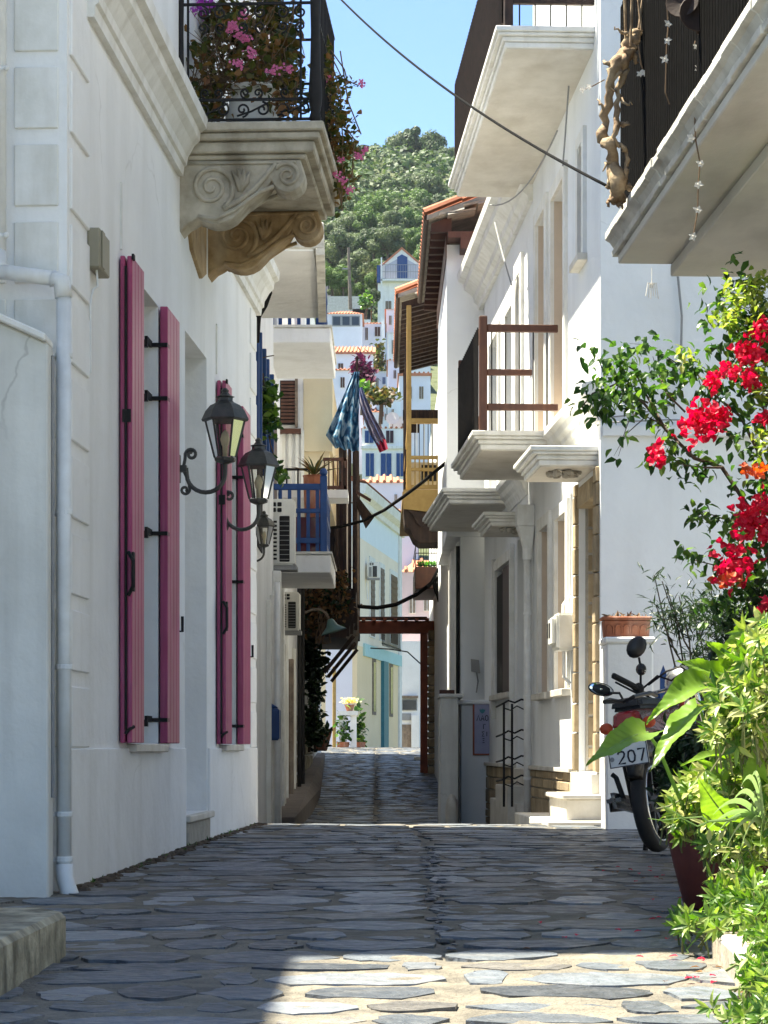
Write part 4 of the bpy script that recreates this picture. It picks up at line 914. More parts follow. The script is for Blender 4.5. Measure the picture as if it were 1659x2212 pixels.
for z, h, m_ in ((4.38, .07, 'yelwood'), (3.90, .045, 'yelwood'), (3.74, .04, 'yelwood'), (3.50, .05, 'yelwood')):
    MB().box(.37, .82, 30.07, 30.12, z, z+h).build('cross_rail', m_, TH); MB().box(.315, .36, 30.2, 35.3, z, z+h).build('cross_rail', m_, TH)
for k in range(7): MB().box(.41+.06*k, .43+.06*k, 30.08, 30.11, 3.55, 3.9).build('baluster', 'yelwood', TH)
for k in range(24): MB().box(.33, .345, 30.3+.2*k, 30.34+.2*k, 3.5, 4.38).build('baluster', 'yelwood', TH)
MB().prism([(.26, 3.48), (.96, 3.48), (.96, 3.14), (.26, 3.22)], 'y', 30.02, 30.055).build('fascia_board', 'yelwood', TH)
MB().prism([(.27, 3.36), (.96, 3.36), (.96, 2.76), (.48, 2.76), (.40, 2.82), (.34, 2.95), (.28, 3.0), (.26, 3.2)], 'y', 30.06, 30.9).build('carved_underside', 'darkwood', TH, bevel=.01)
MB().prism([(.30, 3.22), (.60, 3.14), (.58, 3.02), (.50, 2.98), (.44, 3.04), (.40, 3.13)], 'y', 30.03, 30.058).build('carved_board', 'darkwood', TH)
for k in range(6): MB().box(.40+.07*k, .46+.07*k, 30.064, 30.075, 4.46, 5.3).build('louvre', 'darkwood', TH) if 0 else None
for k in range(7): MB().bar((.42+.07*k, 35.25, 4.55), (.42+.07*k, 35.25, 5.32), .012).build('iron_bar', 'black', TH)
MB().box(.38, .9, 35.5, 35.56, 3.46, 4.55).build('back_wall', 'cream', TH); MB().box(.52, .78, 35.44, 35.5, 3.6, 4.1).build('back_window', 'dark', TH); MB().box(.60, .86, 35.44, 35.5, 4.25, 4.5).build('back_window', 'dark', TH)
for k in range(4): MB().box(.44+.10*k, .452+.10*k, 30.08, 30.1, 3.94, 4.39).build('mullion', 'trim', TH)
# small planted balcony farther on
pb = thing('planted_balcony', 'small iron-railed balcony box with green herbs on its brown ledge', 'balcony', (0, 0, 0))
PB = lambda x, y: PX(x, y, 38)
MB().box(PB(897, 0).x, 1.0, 38, 41, PB(0, 1272).z, PB(0, 1224).z).build('ledge', 'brownwood', pb, bevel=.01)
m = MB(); x0 = PB(898, 0).x; z0 = PB(0, 1224).z; z1 = PB(0, 1178).z
for z in (z1, z1-.13, z0+.02): m.bar((x0, 38.05, z), (.95, 38.05, z), .014); m.bar((x0, 38.05, z), (x0, 41, z), .014)
m.build('rail', 'black', pb)
for k in range(9): MB().bar((x0+.045*k, 38.05, z0), (x0+.045*k, 38.05, z1), .009).build('baluster', 'black', pb)
M['herb'] = leafmat('herb_leaf', [(.05, .16, .03), (.12, .30, .06)])
m = MB()
for k in range(120): m.leaf((R.uniform(x0+.05, .9), 38.1+R.uniform(-.03, .2), z0+R.uniform(0, .07)), (R.gauss(0, .6), R.gauss(0, .6), .8), R.uniform(.04, .09), .04)
m.build('herbs', 'herb', pb, recalc=False, kind='stuff')
# red-brown beams over the lane, post and rubble pillar
bt = thing('lane_pergola', 'red-brown timber beam spanning the lane on a post beside a rubble pillar', 'pergola', (0, 0, 0))
BX = lambda x: PX(x, 0, 40).x
BZ = lambda y: PX(0, y, 40).z
MB().box(BX(772), BX(938), 40, 40.22, BZ(1368), BZ(1341)).build('beam', 'redwood', bt, bevel=.012); MB().box(BX(775), BX(922), 39.7, 39.86, BZ(1341), BZ(1334)).build('beam', 'brownwood', bt, bevel=.008)
for k in range(7): MB().box(BX(782)+.19*k, BX(782)+.06+.19*k, 39.6, 42.6, BZ(1343), BZ(1338)).build('joist', 'redwood', bt)
MB().box(BX(908), BX(924), 40.02, 40.16, -.5, BZ(1367)).build('post', 'redwood', bt, bevel=.01)
MB().box(BX(926), BX(936), 39.9, 40.3, -.5, BZ(1367)).build('pillar_core', 'mortar', bt)
z = -.5
while z < 2.0:
    h = R.uniform(.10, .2)
    MB().box(BX(923)+R.uniform(0, .02), BX(940), 39.84+R.uniform(0, .03), 40.34, z+.01, z+h).build('pillar_stone', 'ochre', bt, bevel=.02); z += h
pl = MB(); pl.box(.60, .98, 44.2, 44.8, -.35, -.18); tag(pl.build('step_block', 'marble', bevel=.02), 'pale step block at the foot of the red-brown post on the crest', 'step')
# ---------------------------------------------------------------- left row beyond the pink-shuttered house
H2 = thing('terrace_house', 'white house with blue shutters and a deep plastered balcony just past the pink shutters', 'house', (0, 0, 0))
m = MB(); m.box(-5, -1.2, 17.2, 24.1, -1.5, 4.0); m.box(-5, -1.2, 19.7, 24.1, 4.0, 8.5); m.build('wall', 'stucco2', H2)
s_ = MB(); s_.hexa([(-1.22, 17.6, 3.95), (-.475, 17.6, 3.95), (-.535, 20.4, 3.95), (-1.22, 20.4, 3.95), (-1.22, 17.6, 4.16), (-.475, 17.6, 4.16), (-.535, 20.4, 4.16), (-1.22, 20.4, 4.16)]); s2 = s_.build('balcony', 'oldslab', H2, bevel=.01)
MB().box(-1.2, -.56, 17.62, 20.38, 3.935, 3.952).build('soffit', 'stucco', s2); MB().hexa([(-.54, 17.6, 3.9), (-.47, 17.6, 3.9), (-.53, 20.4, 3.9), (-.60, 20.4, 3.9), (-.54, 17.6, 3.953), (-.47, 17.6, 3.953), (-.53, 20.4, 3.953), (-.60, 20.4, 3.953)]).build('drip_edge', 'oldslab', s2)
for y in (18.2, 19.1, 19.6, 20.4, 20.95, 21.8):
    MB().box(-1.19, -1.075 if y < 20 else -1.08, y, y+.045, 2.66, 3.66).build('shutter', 'blue', H2, bevel=.005)
for y0, y1 in ((18.3, 19.1), (19.66, 20.4), (21.0, 21.8)): MB().box(-1.203, -1.19, y0, y1, 1.9, 3.6).build('window', 'dark', H2)
cb = MB(); cb.tube([PX(560, 585, 16.6), PX(572, 588, 16.7), PX(581, 605, 16.8), PX(582, 632, 16.9), PX(572, 660, 17), PX(558, 684, 17.1), PX(554, 740, 17.1)], .022, 8)
tag(cb.build('cable', 'cable', smooth=True), 'thick black cable looping under the carved balcony corner', 'cable')
for y0, y1, o, z0, z1, m_ in ((22.6, 22.75, .05, -1.3, 1.5, 'trim'), (23.3, 23.45, .06, -1.3, 1.6, 'trim'), (23.9, 24.1, .09, -1.3, 1.9, 'trim')):
    MB().box(-1.2, -1.2+o, y0, y1, z0, z1).build('wall_pilaster', m_, H2, bevel=.006)
vt = MB(); vt.tube([(-1.1, 22.9, 1.7), (-1.1, 22.9, -1)], .03, 10); vt.build('pipe', 'pvc', H2, smooth=True)
H3 = thing('blue_balcony_house', 'white house with two stacked balconies and bright blue wooden railings', 'house', (0, 0, 0))
MB().box(-5, -1.32, 24.4, 28.2, -1.5, 8.4).build('wall', 'stucco2', H3)
def bluebal(z0, z1, cut=False):
    b = MB(); b.box(-1.33, -.60, 25, 27.45, z0, z1); o = b.build('balcony', 'stucco', H3, bevel=.01)
    MB().box(-1.33, -.585, 24.98, 27.47, z1+.002, z1+.03).build('coping', 'oldslab', o)
    z = z1+.03; ys = 25.06
    XO = -.715 if z0 > 4 else -.68
    for x in (-1.28, XO): MB().box(x-.04, x+.04, ys-.04, ys+.04, z, z+.86).build('railing_post', 'blue', o, bevel=.006); MB().blob((x, ys, z+.9), .045, .045, .05, 8, 6).build('post_ball', 'blue', o, smooth=True)
    for zz, h in ((z+.70, .07), (z+.44, .05), (z+.10, .06)):
        MB().box(-1.24, -.72, ys-.025, ys+.025, zz, zz+h).build('rail', 'blue', o, bevel=.004); MB().box(XO-.02, XO+.02, ys+.1, 27.4, zz, zz+h).build('rail', 'blue', o, bevel=.004)
    for k in range(5): MB().box(-1.19+.105*k, -1.15+.105*k, ys-.018, ys+.018, z+.0, z+.70).build('baluster', 'blue', o)
    for k in range(12): MB().box(XO-.015, XO+.015, ys+.18+.19*k, ys+.225+.19*k, z, z+.70).build('baluster', 'blue', o)
    return o
MB().box(-1.25, -.72, 25.3, 25.34, 2.2, 2.62).build('red_screen', 'red', H3); bluebal(1.96, 2.17); bluebal(4.55, 4.72)
MB().box(-1.32, -1.28, 25.4, 26.6, 2.2, 3.9).build('door', 'maroon', H3); MB().box(-1.32, -1.28, 25.4, 26.6, 4.75, 6.6).build('door', 'trim', H3)
# cream upper storey of the next house with brown shuttered window
H4 = thing('cream_house', 'cream house whose upper storey juts out behind the blue balconies', 'house', (0, 0, 0))
MB().box(-1.03, -.66, 28.4, 32.5, 3.78, 4.74).build('upper_wall', 'cream', H4); MB().box(-5, -1.031, 28.41, 32.5, 3.2, 4.74).build('upper_wall', 'stucco', H4); MB().box(-1.028, -.70, 28.45, 32.5, 3.2, 3.778).build('jetty', 'cream', H4); MB().box(-5, -1.30, 28.5, 36, -1.5, 3.2).build('lower_wall', 'stucco2', H4)
wn_ = MB(); wn_.box(-1.33, -1.12, 28.36, 28.40, 4.12, 4.68); w4 = wn_.build('window', 'dark', H4)
for k in range(12): MB().box(-1.315, -1.135, 28.34, 28.362, 4.14+.045*k, 4.17+.045*k).build('shutter_slat', 'brownwood', w4)
MB().box(-1.135, -1.10, 28.33, 28.39, 4.08, 4.72).build('window_frame', 'greywood', w4); MB().box(-1.37, -1.06, 28.30, 28.42, 4.0, 4.06).build('sill', 'brownwood', w4)
for x in (-1.30, -1.22, -1.13, -1.06): MB().box(x, x+.04, 28.37, 28.41, 3.2, 4.05).build('shutter_leaf', 'trim', H4)
# air conditioners
def aircon(label, x0, x1, Y, z0, z1, grp):
    t = thing('air_conditioner', label, 'air conditioner', ((x0+x1)/2, Y, z0), 0, grp); w = (x1-x0)/2; h = z1-z0
    MB().box(-w, w, 0, .36, 0, h).build('case', 'plastic', t, bevel=.02, seg=2)
    MB().box(-w*.15, w*.62, -.012, .002, h*.05, h*.74).build('grille', 'dark', t, bevel=.012)
    for k in range(10): MB().box(-w*.80, -w*.34, -.008, .004, h*(.08+.062*k), h*(.08+.062*k)+h*.03).build('vent_slot', 'dark', t)
    for a in range(2):
        for b in range(2): MB().box(-w*.72+w*.42*a, -w*.40+w*.42*a, -.01, .004, h*(.80+.085*b), h*(.80+.085*b)+h*.062).build('vent_square', 'dark', t, bevel=.006)
    MB().box(-w*1.1, w*1.15, .02, .34, -.05, -.004).build('bracket', 'grey', t); MB().tube([(-w, .2, h*.2), (-w*1.25, .22, -.1), (-w*1.1, .25, -.6)], .014, 6).build('hose', 'pvc', t)
    for k in range(9): MB().box(-w*.14, w*.61, -.016, -.0125, h*(.08+.072*k), h*(.08+.072*k)+.006).build('grille_wire', 'grey', t)
    return t
aircon('larger white air conditioner hung in front of the lower blue balcony', -1.26, -.97, 24.15, 1.98, 2.70, 'air conditioners on the left house fronts')
aircon('smaller white air conditioner below the lower blue balcony', -1.31, -1.06, 27.9, 1.47, 1.95, 'air conditioners on the left house fronts')
t = lamp(0, 0, 'distant wall lantern half hidden behind the far end of the pink-shuttered house'); t.scale = (.82, .82, .82); t.location = (-1.325, 20.6, 1.83); t.rotation_euler = (0, 0, math.atan2(1, .02))
del t['group']
m = MB(); m.box(-1.2, -1.075, 22.85, 23.2, .07, .40); m.prism([(-1.2, .402), (-1.075, .402), (-1.2, .47)], 'y', 22.85, 23.2); tag(m.build('letter_box', 'blue', bevel=.02), 'blue metal letter box on the grey-white wall past the pink shutters', 'letter box')
# ---------------- old timber house with dark projecting bay
H5 = thing('old_bay_house', 'weathered house with a dark timber bay on raking struts over the lane', 'house', (0, 0, 0))
MB().box(-5, -1.33, 33.0, 47, -1.6, 8.2).build('wall', 'oldwall', H5)
for y0, o, z1, m_ in ((25.6, .05, 1.9, 'trim'), (26.2, .07, 1.4, 'greywood'), (27.0, .05, 1.7, 'trim'), (28.0, .08, 1.3, 'oldwall'), (29.2, .06, 1.6, 'trim'), (30.2, .09, 1.2, 'greywood'), (31.4, .07, 1.4, 'trim')):
    p_ = MB().box(-1.32, -1.32+o, y0, y0+.16, -1.4, z1).build('door_jamb', m_, H3 if y0 < 28.2 else H4, bevel=.006)
for y0 in (25.78, 29.4): MB().box(-1.33, -1.305, y0, y0+.95, -1.3, 1.1).build('door', 'maroon' if y0 < 28 else 'greywood', H3 if y0 < 28.2 else H4)
for y0, x in ((27.6, -1.26), (32.0, -1.22), (32.8, -1.2)): MB().tube([(x, y0, 2.6), (x, y0, -1)], .03, 8).build('pipe', 'pvc' if y0 < 30 else 'black', H3 if y0 < 28.2 else H4)
z = -1
while z < .45:
    h = R.uniform(.14, .26); y = 33.05
    while y < 40:
        w = R.uniform(.3, .7); MB().box(-1.34, -1.30+R.uniform(0, .02), y+.012, y+w-.012, z+.01, z+h-.01).build('rubble_stone', 'oldstep', H5, bevel=.015); y += w
    z += h
MB().box(-1.34, -.45, 35, 41, 2.3, 2.5).build('bay_floor', 'darkwood', H5); MB().box(-1.34, -.62, 35.2, 41, 2.5, 5.0).build('bay_wall', 'greywood', H5)
for x, y in ((-.62, 35.0), (-.54, 35.0), (-.47, 35.02), (-.47, 37), (-.47, 39), (-.47, 40.9), (-.74, 35.0), (-.9, 35.0)):
    MB().box(x-.028, x+.028, y, y+.07, 1.95 if x > -.5 else 2.5, 5.0).build('post', 'darkwood' if int(y*10) % 3 else 'greywood', H5)
for k in range(9): MB().box(-1.3+.075*k, -1.24+.075*k, 35.12, 35.16, 2.5, 4.0+.1*(k % 3)).build('plank', ('darkwood', 'greywood', 'brownwood')[k % 3], H5)
for k in range(13):
    a = -1.30+.064*k; MB().box(a, a+.052, 34.93, 34.965, 1.74+R.uniform(-.02, .05), 2.32+R.uniform(-.05, .05)).build('plank', R.choice(('darkwood', 'greywood', 'brownwood', 'darkwood')), H5)
for y in (35.2, 37.5, 40): MB().bar((-.95, y, 1.18), (-.48, y, 1.76), .05, .06).build('strut', 'darkwood', H5); MB().box(-1.34, -.46, y-.05, y+.05, 2.1, 2.3).build('bearer', 'brownwood', H5)
MB().hexa([(-1.3, 34.9, 1.75), (-.6, 34.9, 1.72), (-.5, 41, 1.8), (-1.3, 41, 1.8), (-1.34, 34.9, 2.1), (-.47, 34.9, 2.1), (-.45, 41, 2.1), (-1.34, 41, 2.1)]).build('dark_boarding', 'darkwood', H5)
# wooden railing balcony in front of the bay, with wire bracing
wb_ = thing('wooden_balcony', 'grey-brown wooden balcony with straight balusters below the beach towels', 'balcony', (0, 0, 0))
MB().box(-1.3, -.45, 27.62, 28.3, 3.10, 3.20).build('floor', 'stucco', wb_)
for z in (3.56, 3.21): MB().box(-.76, -.47, 27.62, 27.66, z, z+.04).build('rail', 'brownwood', wb_); MB().box(-.50, -.47, 27.62, 28.3, z, z+.04).build('rail', 'brownwood', wb_)
for z in (3.44, 3.22): MB().box(-1.24, -.77, 27.62, 27.65, z, z+.03).build('rail', 'black', wb_)
for k in range(4): MB().box(-1.22+.14*k, -1.20+.14*k, 27.62, 27.65, 3.2, 3.46).build('baluster', 'black', wb_)
for k in range(6): MB().box(-.75+.055*k, -.732+.055*k, 27.63, 27.65, 3.2, 3.58).build('baluster', 'brownwood', wb_)
rw_ = MB(); rw_.hexa([PX(768, 1065, 36), PX(800, 1085, 36), PX(800, 1085, 37), PX(768, 1065, 37), PX(768, 1058, 36), PX(802, 1078, 36), PX(802, 1078, 37), PX(768, 1058, 37)]); rw_.build('bay_eave', 'brownwood', H5)
MB().hexa([PX(764, 1068, 36), PX(792, 1140, 36), PX(790, 1142, 36.3), PX(762, 1075, 36.3), PX(764, 1060, 36), PX(808, 1118, 36), PX(806, 1118, 36.3), PX(764, 1062, 36.3)]).build('torn_awning', 'darkwood', H5)
# raised pavement strip on the left of the dip
M['darkpave'] = mat('worn_pavement', (.17, .14, .12), (.11, .092, .08), 4, .9, bump=.5, bscale=30); sw = MB(); pts = [(-1.33, 26), (-1.05, 26), (-.95, 36), (-1.22, 46), (-1.6, 46)]
m = MB(); a = [(-1.34, 25.5), (-1.02, 25.5), (-.98, 34), (-1.18, 44.5), (-1.6, 44.5)]
for i in range(1): 
    q = [(x, y, g(y)+.13) for x, y in a]; b_ = [(x, y, g(y)-.3) for x, y in a]
    m.add(b_+q, [tuple(range(5)), tuple(range(5, 10)), (0, 1, 6, 5), (1, 2, 7, 6), (2, 3, 8, 7), (3, 4, 9, 8), (4, 0, 5, 9)])
m.build('pavement', 'darkpave', kind='structure')
# ---------------------------------------------------------------- pale blue and cream house beyond the crest
CH = thing('pale_blue_house', 'cream and pale blue house with a teal pilaster and deep white cornice beyond the crest', 'house', (-.75, 62, 0), math.atan2(1, .13))
M['paleblue'] = mat('pale_blue_stucco', (.74, .81, .85), (.70, .77, .81), 2, .9, bump=.1); M['pinkwall'] = mat('pale_pink_stucco', (.62, .46, .44), (.56, .42, .40), 2, .9, bump=.1)
M['lavwall'] = mat('lavender_white_stucco', (.78, .77, .83), (.68, .67, .73), .5, .9, bump=.1); M['creamwall'] = mat('sunny_cream_stucco', (.86, .68, .43), (.80, .62, .38), .8, .9, bump=.1)
M['warmwhite'] = mat('warm_white_stucco', (.88, .77, .62), (.82, .71, .56), 1, .9, bump=.1); L().box(0, 10, -8, 0, -4, 2.85).build('lower_wall', 'creamwall', CH); L().box(0, 10, -8, -.002, 2.85, 5.9).build('upper_wall', 'warmwhite', CH); L().box(0, 10, -8, .004, 5.9, 6.8).build('frieze', 'paleblue', CH)
m = L(); m.prism([(-.1, 6.8), (.10, 6.8), (.12, 6.95), (.28, 7.05), (.32, 7.3), (-.1, 7.38)], 'x', -.4, 10.3); m.build('cornice', 'trim', CH)
L().prism([(.3, 7.38), (-4, 9.0), (-8, 7.38)], 'x', -.4, 10.3).build('roof', 'tile', CH)
for a, b in ((2.6, 3.5), (4.8, 5.7), (7.3, 8.9)):
    f = L().box(a-.15, b+.15, .0, .03, 3.2, 5.55).build('window_frame', 'trim', CH); L().box(a, b, .02, .035, 3.25, 5.4).build('shutter', 'brownwood' if a > 7 else 'greywood', CH)
    for k in range(10): L().box(a+.06, b-.06, .036, .05, 3.4+.2*k, 3.5+.2*k).build('shutter_slat', 'brownwood' if a > 7 else 'greywood', f)
L().box(9.3, 9.95, .0, .05, -3, 6.78).build('pilaster', 'trim', CH)
for a, b in ((3.1, 3.9), (7.1, 7.9)):
    f = L().box(a, b, -.01, .02, .95, 2.6).build('window', 'greywood', CH); L().box(a+.15, b-.15, .02, .03, 1.05, 2.5).build('pane', 'glass', f)
L().box(5.1, 6.2, .0, .10, -3, 2.6).build('teal_pilaster', 'teal', CH); M['aqua'] = mat('aqua_awning', (.42, .64, .64), (.36, .58, .58), 4, .7, bump=.05); L().box(1.2, 9.9, .0, .06, 2.6, 2.95).build('teal_band', 'aqua', CH); L().box(7.6, 8.5, 0, .03, -3, -.1).build('door', 'greywood', CH)
aircon('distant air conditioner on the upper front of the pale blue house', -.46, -.14, 63.6, 4.85, 5.3, None)
rl = sub('balcony_railing', CH)
for z in (3.0, 3.6): L().box(2.6, 7, .35, .38, z, z+.04).build('rail', 'black', rl)
for k in range(16): L().box(2.65+.28*k, 2.68+.28*k, .355, .375, 2.95, 3.62).build('baluster', 'black', rl)
wl_ = MB(); wl_.box(-1.5, -.82, 57, 57.4, -3, 2.7); tag(wl_.build('courtyard_wall', 'lavwall'), 'tall pale lavender wall between the ochre pipe and the cream house', 'wall')
op = MB(); op.tube([PX(722, 1440, 55), PX(722, 1700, 55)], .045, 8); tag(op.build('pipe', 'yelwood'), 'ochre standpipe rising beside the flower pedestal on the crest', 'pipe')
pd = thing('flower_pedestal', 'white double pedestal topped by a pot of yellow flowers on the crest', 'pedestal', (0, 0, 0))
for a, b in ((733, 748), (757, 770)): MB().box(PX(a, 0, 54).x, PX(b, 0, 54).x, 54, 54.3, -1.5, PX(0, 1545, 54).z).build('pillar', 'stucco', pd)
MB().box(PX(730, 0, 54).x, PX(773, 0, 54).x, 53.9, 54.4, PX(0, 1545, 54).z, PX(0, 1536, 54).z).build('slab', 'trim', pd)
fp = thing('flower_pot', 'pot of yellow flowers standing on the white pedestal', 'flower pot', PX(755, 1536, 54.1))
MB().lathe([(.07, 0), (.12, .14), (.13, .16)], (0, 0, 0), 10).build('pot', 'terracotta', fp)
M['yelflower'] = leafmat('yellow_petals', [(.85, .72, .25), (.9, .85, .5)], .3); m = MB()
for k in range(160): m.leaf((R.gauss(0, .09), R.gauss(0, .06), .17+R.uniform(0, .13)), (R.gauss(0, 1), R.gauss(0, 1), .7), .06, .05)
m.build('flowers', 'yelflower', fp, recalc=False, kind='stuff')
WE = thing('white_end_house', 'bright white house closing the lane with a grey door and window', 'house', (0, 0, 0))
WX = lambda x: PX(x, 0, 82).x
WZ = lambda y: PX(0, y, 82).z
MB().box(WX(862), WX(960), 82, 90, -5, WZ(1385)).build('wall', 'stucco', WE); MB().box(WX(868), WX(888), 81.94, 82, -5, WZ(1565)).build('door', 'greywood', WE)
f = MB().box(WX(868), WX(901), 81.93, 82, WZ(1535), WZ(1510)).build('window', 'grey', WE); MB().box(WX(870), WX(899), 81.9, 81.935, WZ(1533), WZ(1513)).build('pane', 'glass', f); MB().box(WX(866), WX(903), 81.8, 82, WZ(1508), WZ(1503)).build('lintel', 'greywood', WE)
MB().box(WX(868), WX(888), 81.95, 82.0, WZ(1556), WZ(1541)).build('vent', 'grey', WE)
MB().box(WX(889), WX(905), 81.5, 81.98, -5, WZ(1545)).build('porch_pier', 'stucco', WE)
# ---------------------------------------------------------------- town climbing the hill
def block(label, x0, x1, yt, yb, Y, depth, wall, wins=(), roof=None, name='hill_house', rz=0, front=None):
    """a house whose camera-facing wall spans pixels x0..x1, yt..yb at distance Y; roof = (kind, top y, overhang px)"""
    c = PX((x0+x1)/2, yb, Y); t = thing(name, label, 'house', c, rz, 'houses of the hillside town'); k = Y/FD
    w = (x1-x0)*k/2; h = (yb-yt)*k
    MB().box(-w, w, 0, depth, -5, h).build('wall', wall, t)
    if roof:
        kind, yr, ov = roof; r = (yt-yr)*k; o = ov*k
        mb = MB()
        if kind == 'hip':
            mb.add([(-w-o, -o, h), (w+o, -o, h), (w+o, depth+o, h), (-w-o, depth+o, h), (-w*.25, depth*.5, h+r), (w*.25, depth*.5, h+r)], [(0, 1, 5, 4), (1, 2, 5), (2, 3, 4, 5), (3, 0, 4), (0, 3, 2, 1)])
        elif kind == 'gable':
            mb.prism([(-w-o, h-.15*r), (0, h+r), (w+o, h-.15*r), (w+o, h-.15*r-.25), (0, h+r-.28), (-w-o, h-.15*r-.25)], 'y', -o, depth+o)
            MB().prism([(-w, h-.01), (w, h-.01), (0, h+r-.27)], 'y', .01, depth).build('gable', wall, t)
        elif kind == 'shed':
            mb.hexa([(-w-o, -o, h), (w+o, -o, h), (w+o, depth, h+r), (-w-o, depth, h+r), (-w-o, -o, h+.2), (w+o, -o, h+.2), (w+o, depth, h+r+.2), (-w-o, depth, h+r+.2)])
        elif kind == 'flat':
            mb.box(-w-o, w+o, -o, depth, h, h+max(r, .15))
        ro = mb.build('roof', 'trim' if kind == 'flat' else 'tile', t)
        if kind in ('hip', 'shed', 'gable') and Y < 240:
            st = MB(); n = int((2*w)/.3)
            for i in range(n):
                x = -w+2*w*(i+.5)/n
                if kind == 'hip': y1 = depth*.5*min(1, (1-abs(x)/(w*1.0))/.75 if abs(x) > w*.25 else 1); zt = h+r*y1/(depth*.5)
                elif kind == 'shed': y1 = depth; zt = h+r+.2
                else: continue
                if kind == 'shed': st.tube([(x, -o, h+.24), (x, y1, zt+.04)], .08, 5)
                else: st.tube([(x, -o, h+.03), (x, y1, zt+.03)], .08, 5)
            if st.v: st.build('roof_tiles', 'tile', ro, kind='stuff')
    for wx0, wx1, wy0, wy1, m_ in wins:
        a = (wx0-(x0+x1)/2)*k; b = (wx1-(x0+x1)/2)*k; zt = (yb-wy0)*k; zb = (yb-wy1)*k; f = .10*(b-a)
        fr = MB().box(a, b, -.07, .0, zb, zt).build('window', 'trim' if m_ != 'glass' else 'grey', t)
        if m_ == 'glass':
            n = max(1, round((b-a)/1.0))
            for i in range(n): MB().box(a+(b-a)*i/n+f*.4, a+(b-a)*(i+1)/n-f*.4, -.09, -.06, zb+f*.4, zt-f*.4).build('pane', 'glass', fr)
        else:
            mid = (a+b)/2
            for p, q in ((a+f*.6, mid-.02), (mid+.02, b-f*.6)): MB().box(p, q, -.12, -.065, zb+f*.4, zt-f*.4).build('shutter', m_, fr)
    return t
block('low white house with an orange hipped roof and a wide dark window band', 705, 782, 678, 712, 228, 9, 'lavwall', [(717, 778, 682, 705, 'glass')], ('hip', 655, 4))
block('white house with a big orange tiled roof below the window-band house', 700, 806, 766, 830, 190, 9, 'lavwall', [(730, 742, 785, 815, 'brownwood'), (760, 772, 785, 815, 'brownwood'), (786, 796, 785, 805, 'brownwood')], ('shed', 714, 5))
block('white house with orange hip roof and one small brown window', 783, 832, 699, 775, 235, 8, 'lavwall', [(809, 822, 706, 727, 'brownwood'), (789, 795, 708, 735, 'brownwood')], ('hip', 682, 3))
block('narrow white house with a small tiled roof beside the dark eave', 834, 880, 668, 720, 240, 8, 'lavwall', [(840, 846, 682, 702, 'greywood'), (856, 864, 682, 702, 'brownwood')], ('hip', 652, 3))
block('white house under the narrow one with one long grey window', 838, 890, 722, 775, 222, 8, 'stucco', [(846, 851, 735, 765, 'greywood'), (864, 872, 738, 760, 'brownwood')], ('flat', 718, 1))
block('tiny white house with terracotta roof left of the white stairs', 786, 812, 762, 800, 210, 5, 'stucco', [(792, 797, 772, 788, 'brownwood'), (802, 807, 772, 788, 'brownwood')], ('hip', 750, 2))
block('white house with flat roof and dark doorway above the scrub', 806, 840, 806, 850, 195, 6, 'lavwall', [(812, 818, 818, 836, 'greywood'), (826, 833, 815, 830, 'blue')], ('flat', 803, 1))
block('small tiled white house at the top of the gap by the pole', 762, 800, 668, 700, 262, 7, 'stucco', [(770, 776, 676, 690, 'brownwood'), (786, 792, 676, 690, 'brownwood')], ('hip', 654, 3))
block('low white house with two blue windows below the long tiled roof', 776, 812, 842, 885, 172, 6, 'lavwall', [(781, 788, 852, 868, 'blue'), (799, 806, 852, 868, 'blue')], ('hip', 828, 3))
block('white house with a terracotta lean-to behind the ochre loggia', 868, 930, 735, 790, 205, 8, 'stucco', [(876, 884, 748, 770, 'brownwood'), (896, 904, 748, 770, 'brownwood')], ('shed', 722, 3))
block('white stepped house with a small orange roof at mid slope', 838, 885, 778, 850, 180, 8, 'lavwall', [(850, 856, 800, 818, 'brownwood')], ('hip', 766, 3))
block('lavender white house with a tiled shed roof seen through the timber loggia', 862, 930, 812, 905, 165, 9, 'lavwall', [(880, 890, 835, 862, 'greywood'), (905, 915, 835, 862, 'greywood')], ('shed', 795, 3))
block('pale blue house with tiny dark windows and a satellite dish', 815, 866, 868, 935, 150, 8, 'paleblue', [(832, 838, 894, 908, 'greywood'), (846, 851, 884, 893, 'greywood')], ('flat', 865, 0))
block('small white house with an orange roof left of the pale blue one', 786, 826, 890, 945, 148, 6, 'lavwall', [(818, 824, 900, 925, 'brownwood')], ('hip', 868, 3))
bw = block('white house with blue shutters and one maroon shuttered window above a cornice', 782, 885, 925, 1060, 130, 9, 'stucco', [(787, 808, 930, 958, 'blue'), (833, 851, 930, 958, 'maroon'), (789, 809, 979, 1030, 'blue'), (821, 847, 979, 1040, 'blue'), (855, 874, 979, 1030, 'blue')], ('hip', 903, 2))
MB().box(-1.45, 1.45, -.2, 0, (1060-970)*130/FD, (1060-964)*130/FD).build('string_course', 'trim', bw)
block('lavender white house with a low orange roof and one small window', 778, 882, 1042, 1120, 100, 7, 'lavwall', [(852, 858, 1068, 1084, 'greywood')], ('hip', 1008, 4))
block('small house with an orange tiled roof tucked behind the timber house', 838, 905, 1128, 1190, 92, 6, 'lavwall', [], ('hip', 1088, 3))
block('pale pink house at the right end of the lane above the red-brown beam', 868, 960, 1235, 1400, 88, 8, 'pinkwall', [(884, 898, 1290, 1325, 'greywood'), (915, 930, 1280, 1320, 'greywood')], ('hip', 1190, 3))
block('pinkish house with brown shutters at the left edge of the hill gap', 690, 726, 605, 650, 300, 8, 'pinkwall', [(708, 714, 615, 638, 'maroon')], ('gable', 585, 3))
block('small white house with a pink roof behind the beach towels', 712, 775, 800, 860, 170, 8, 'lavwall', [(735, 745, 815, 838, 'brownwood')], ('hip', 778, 5))
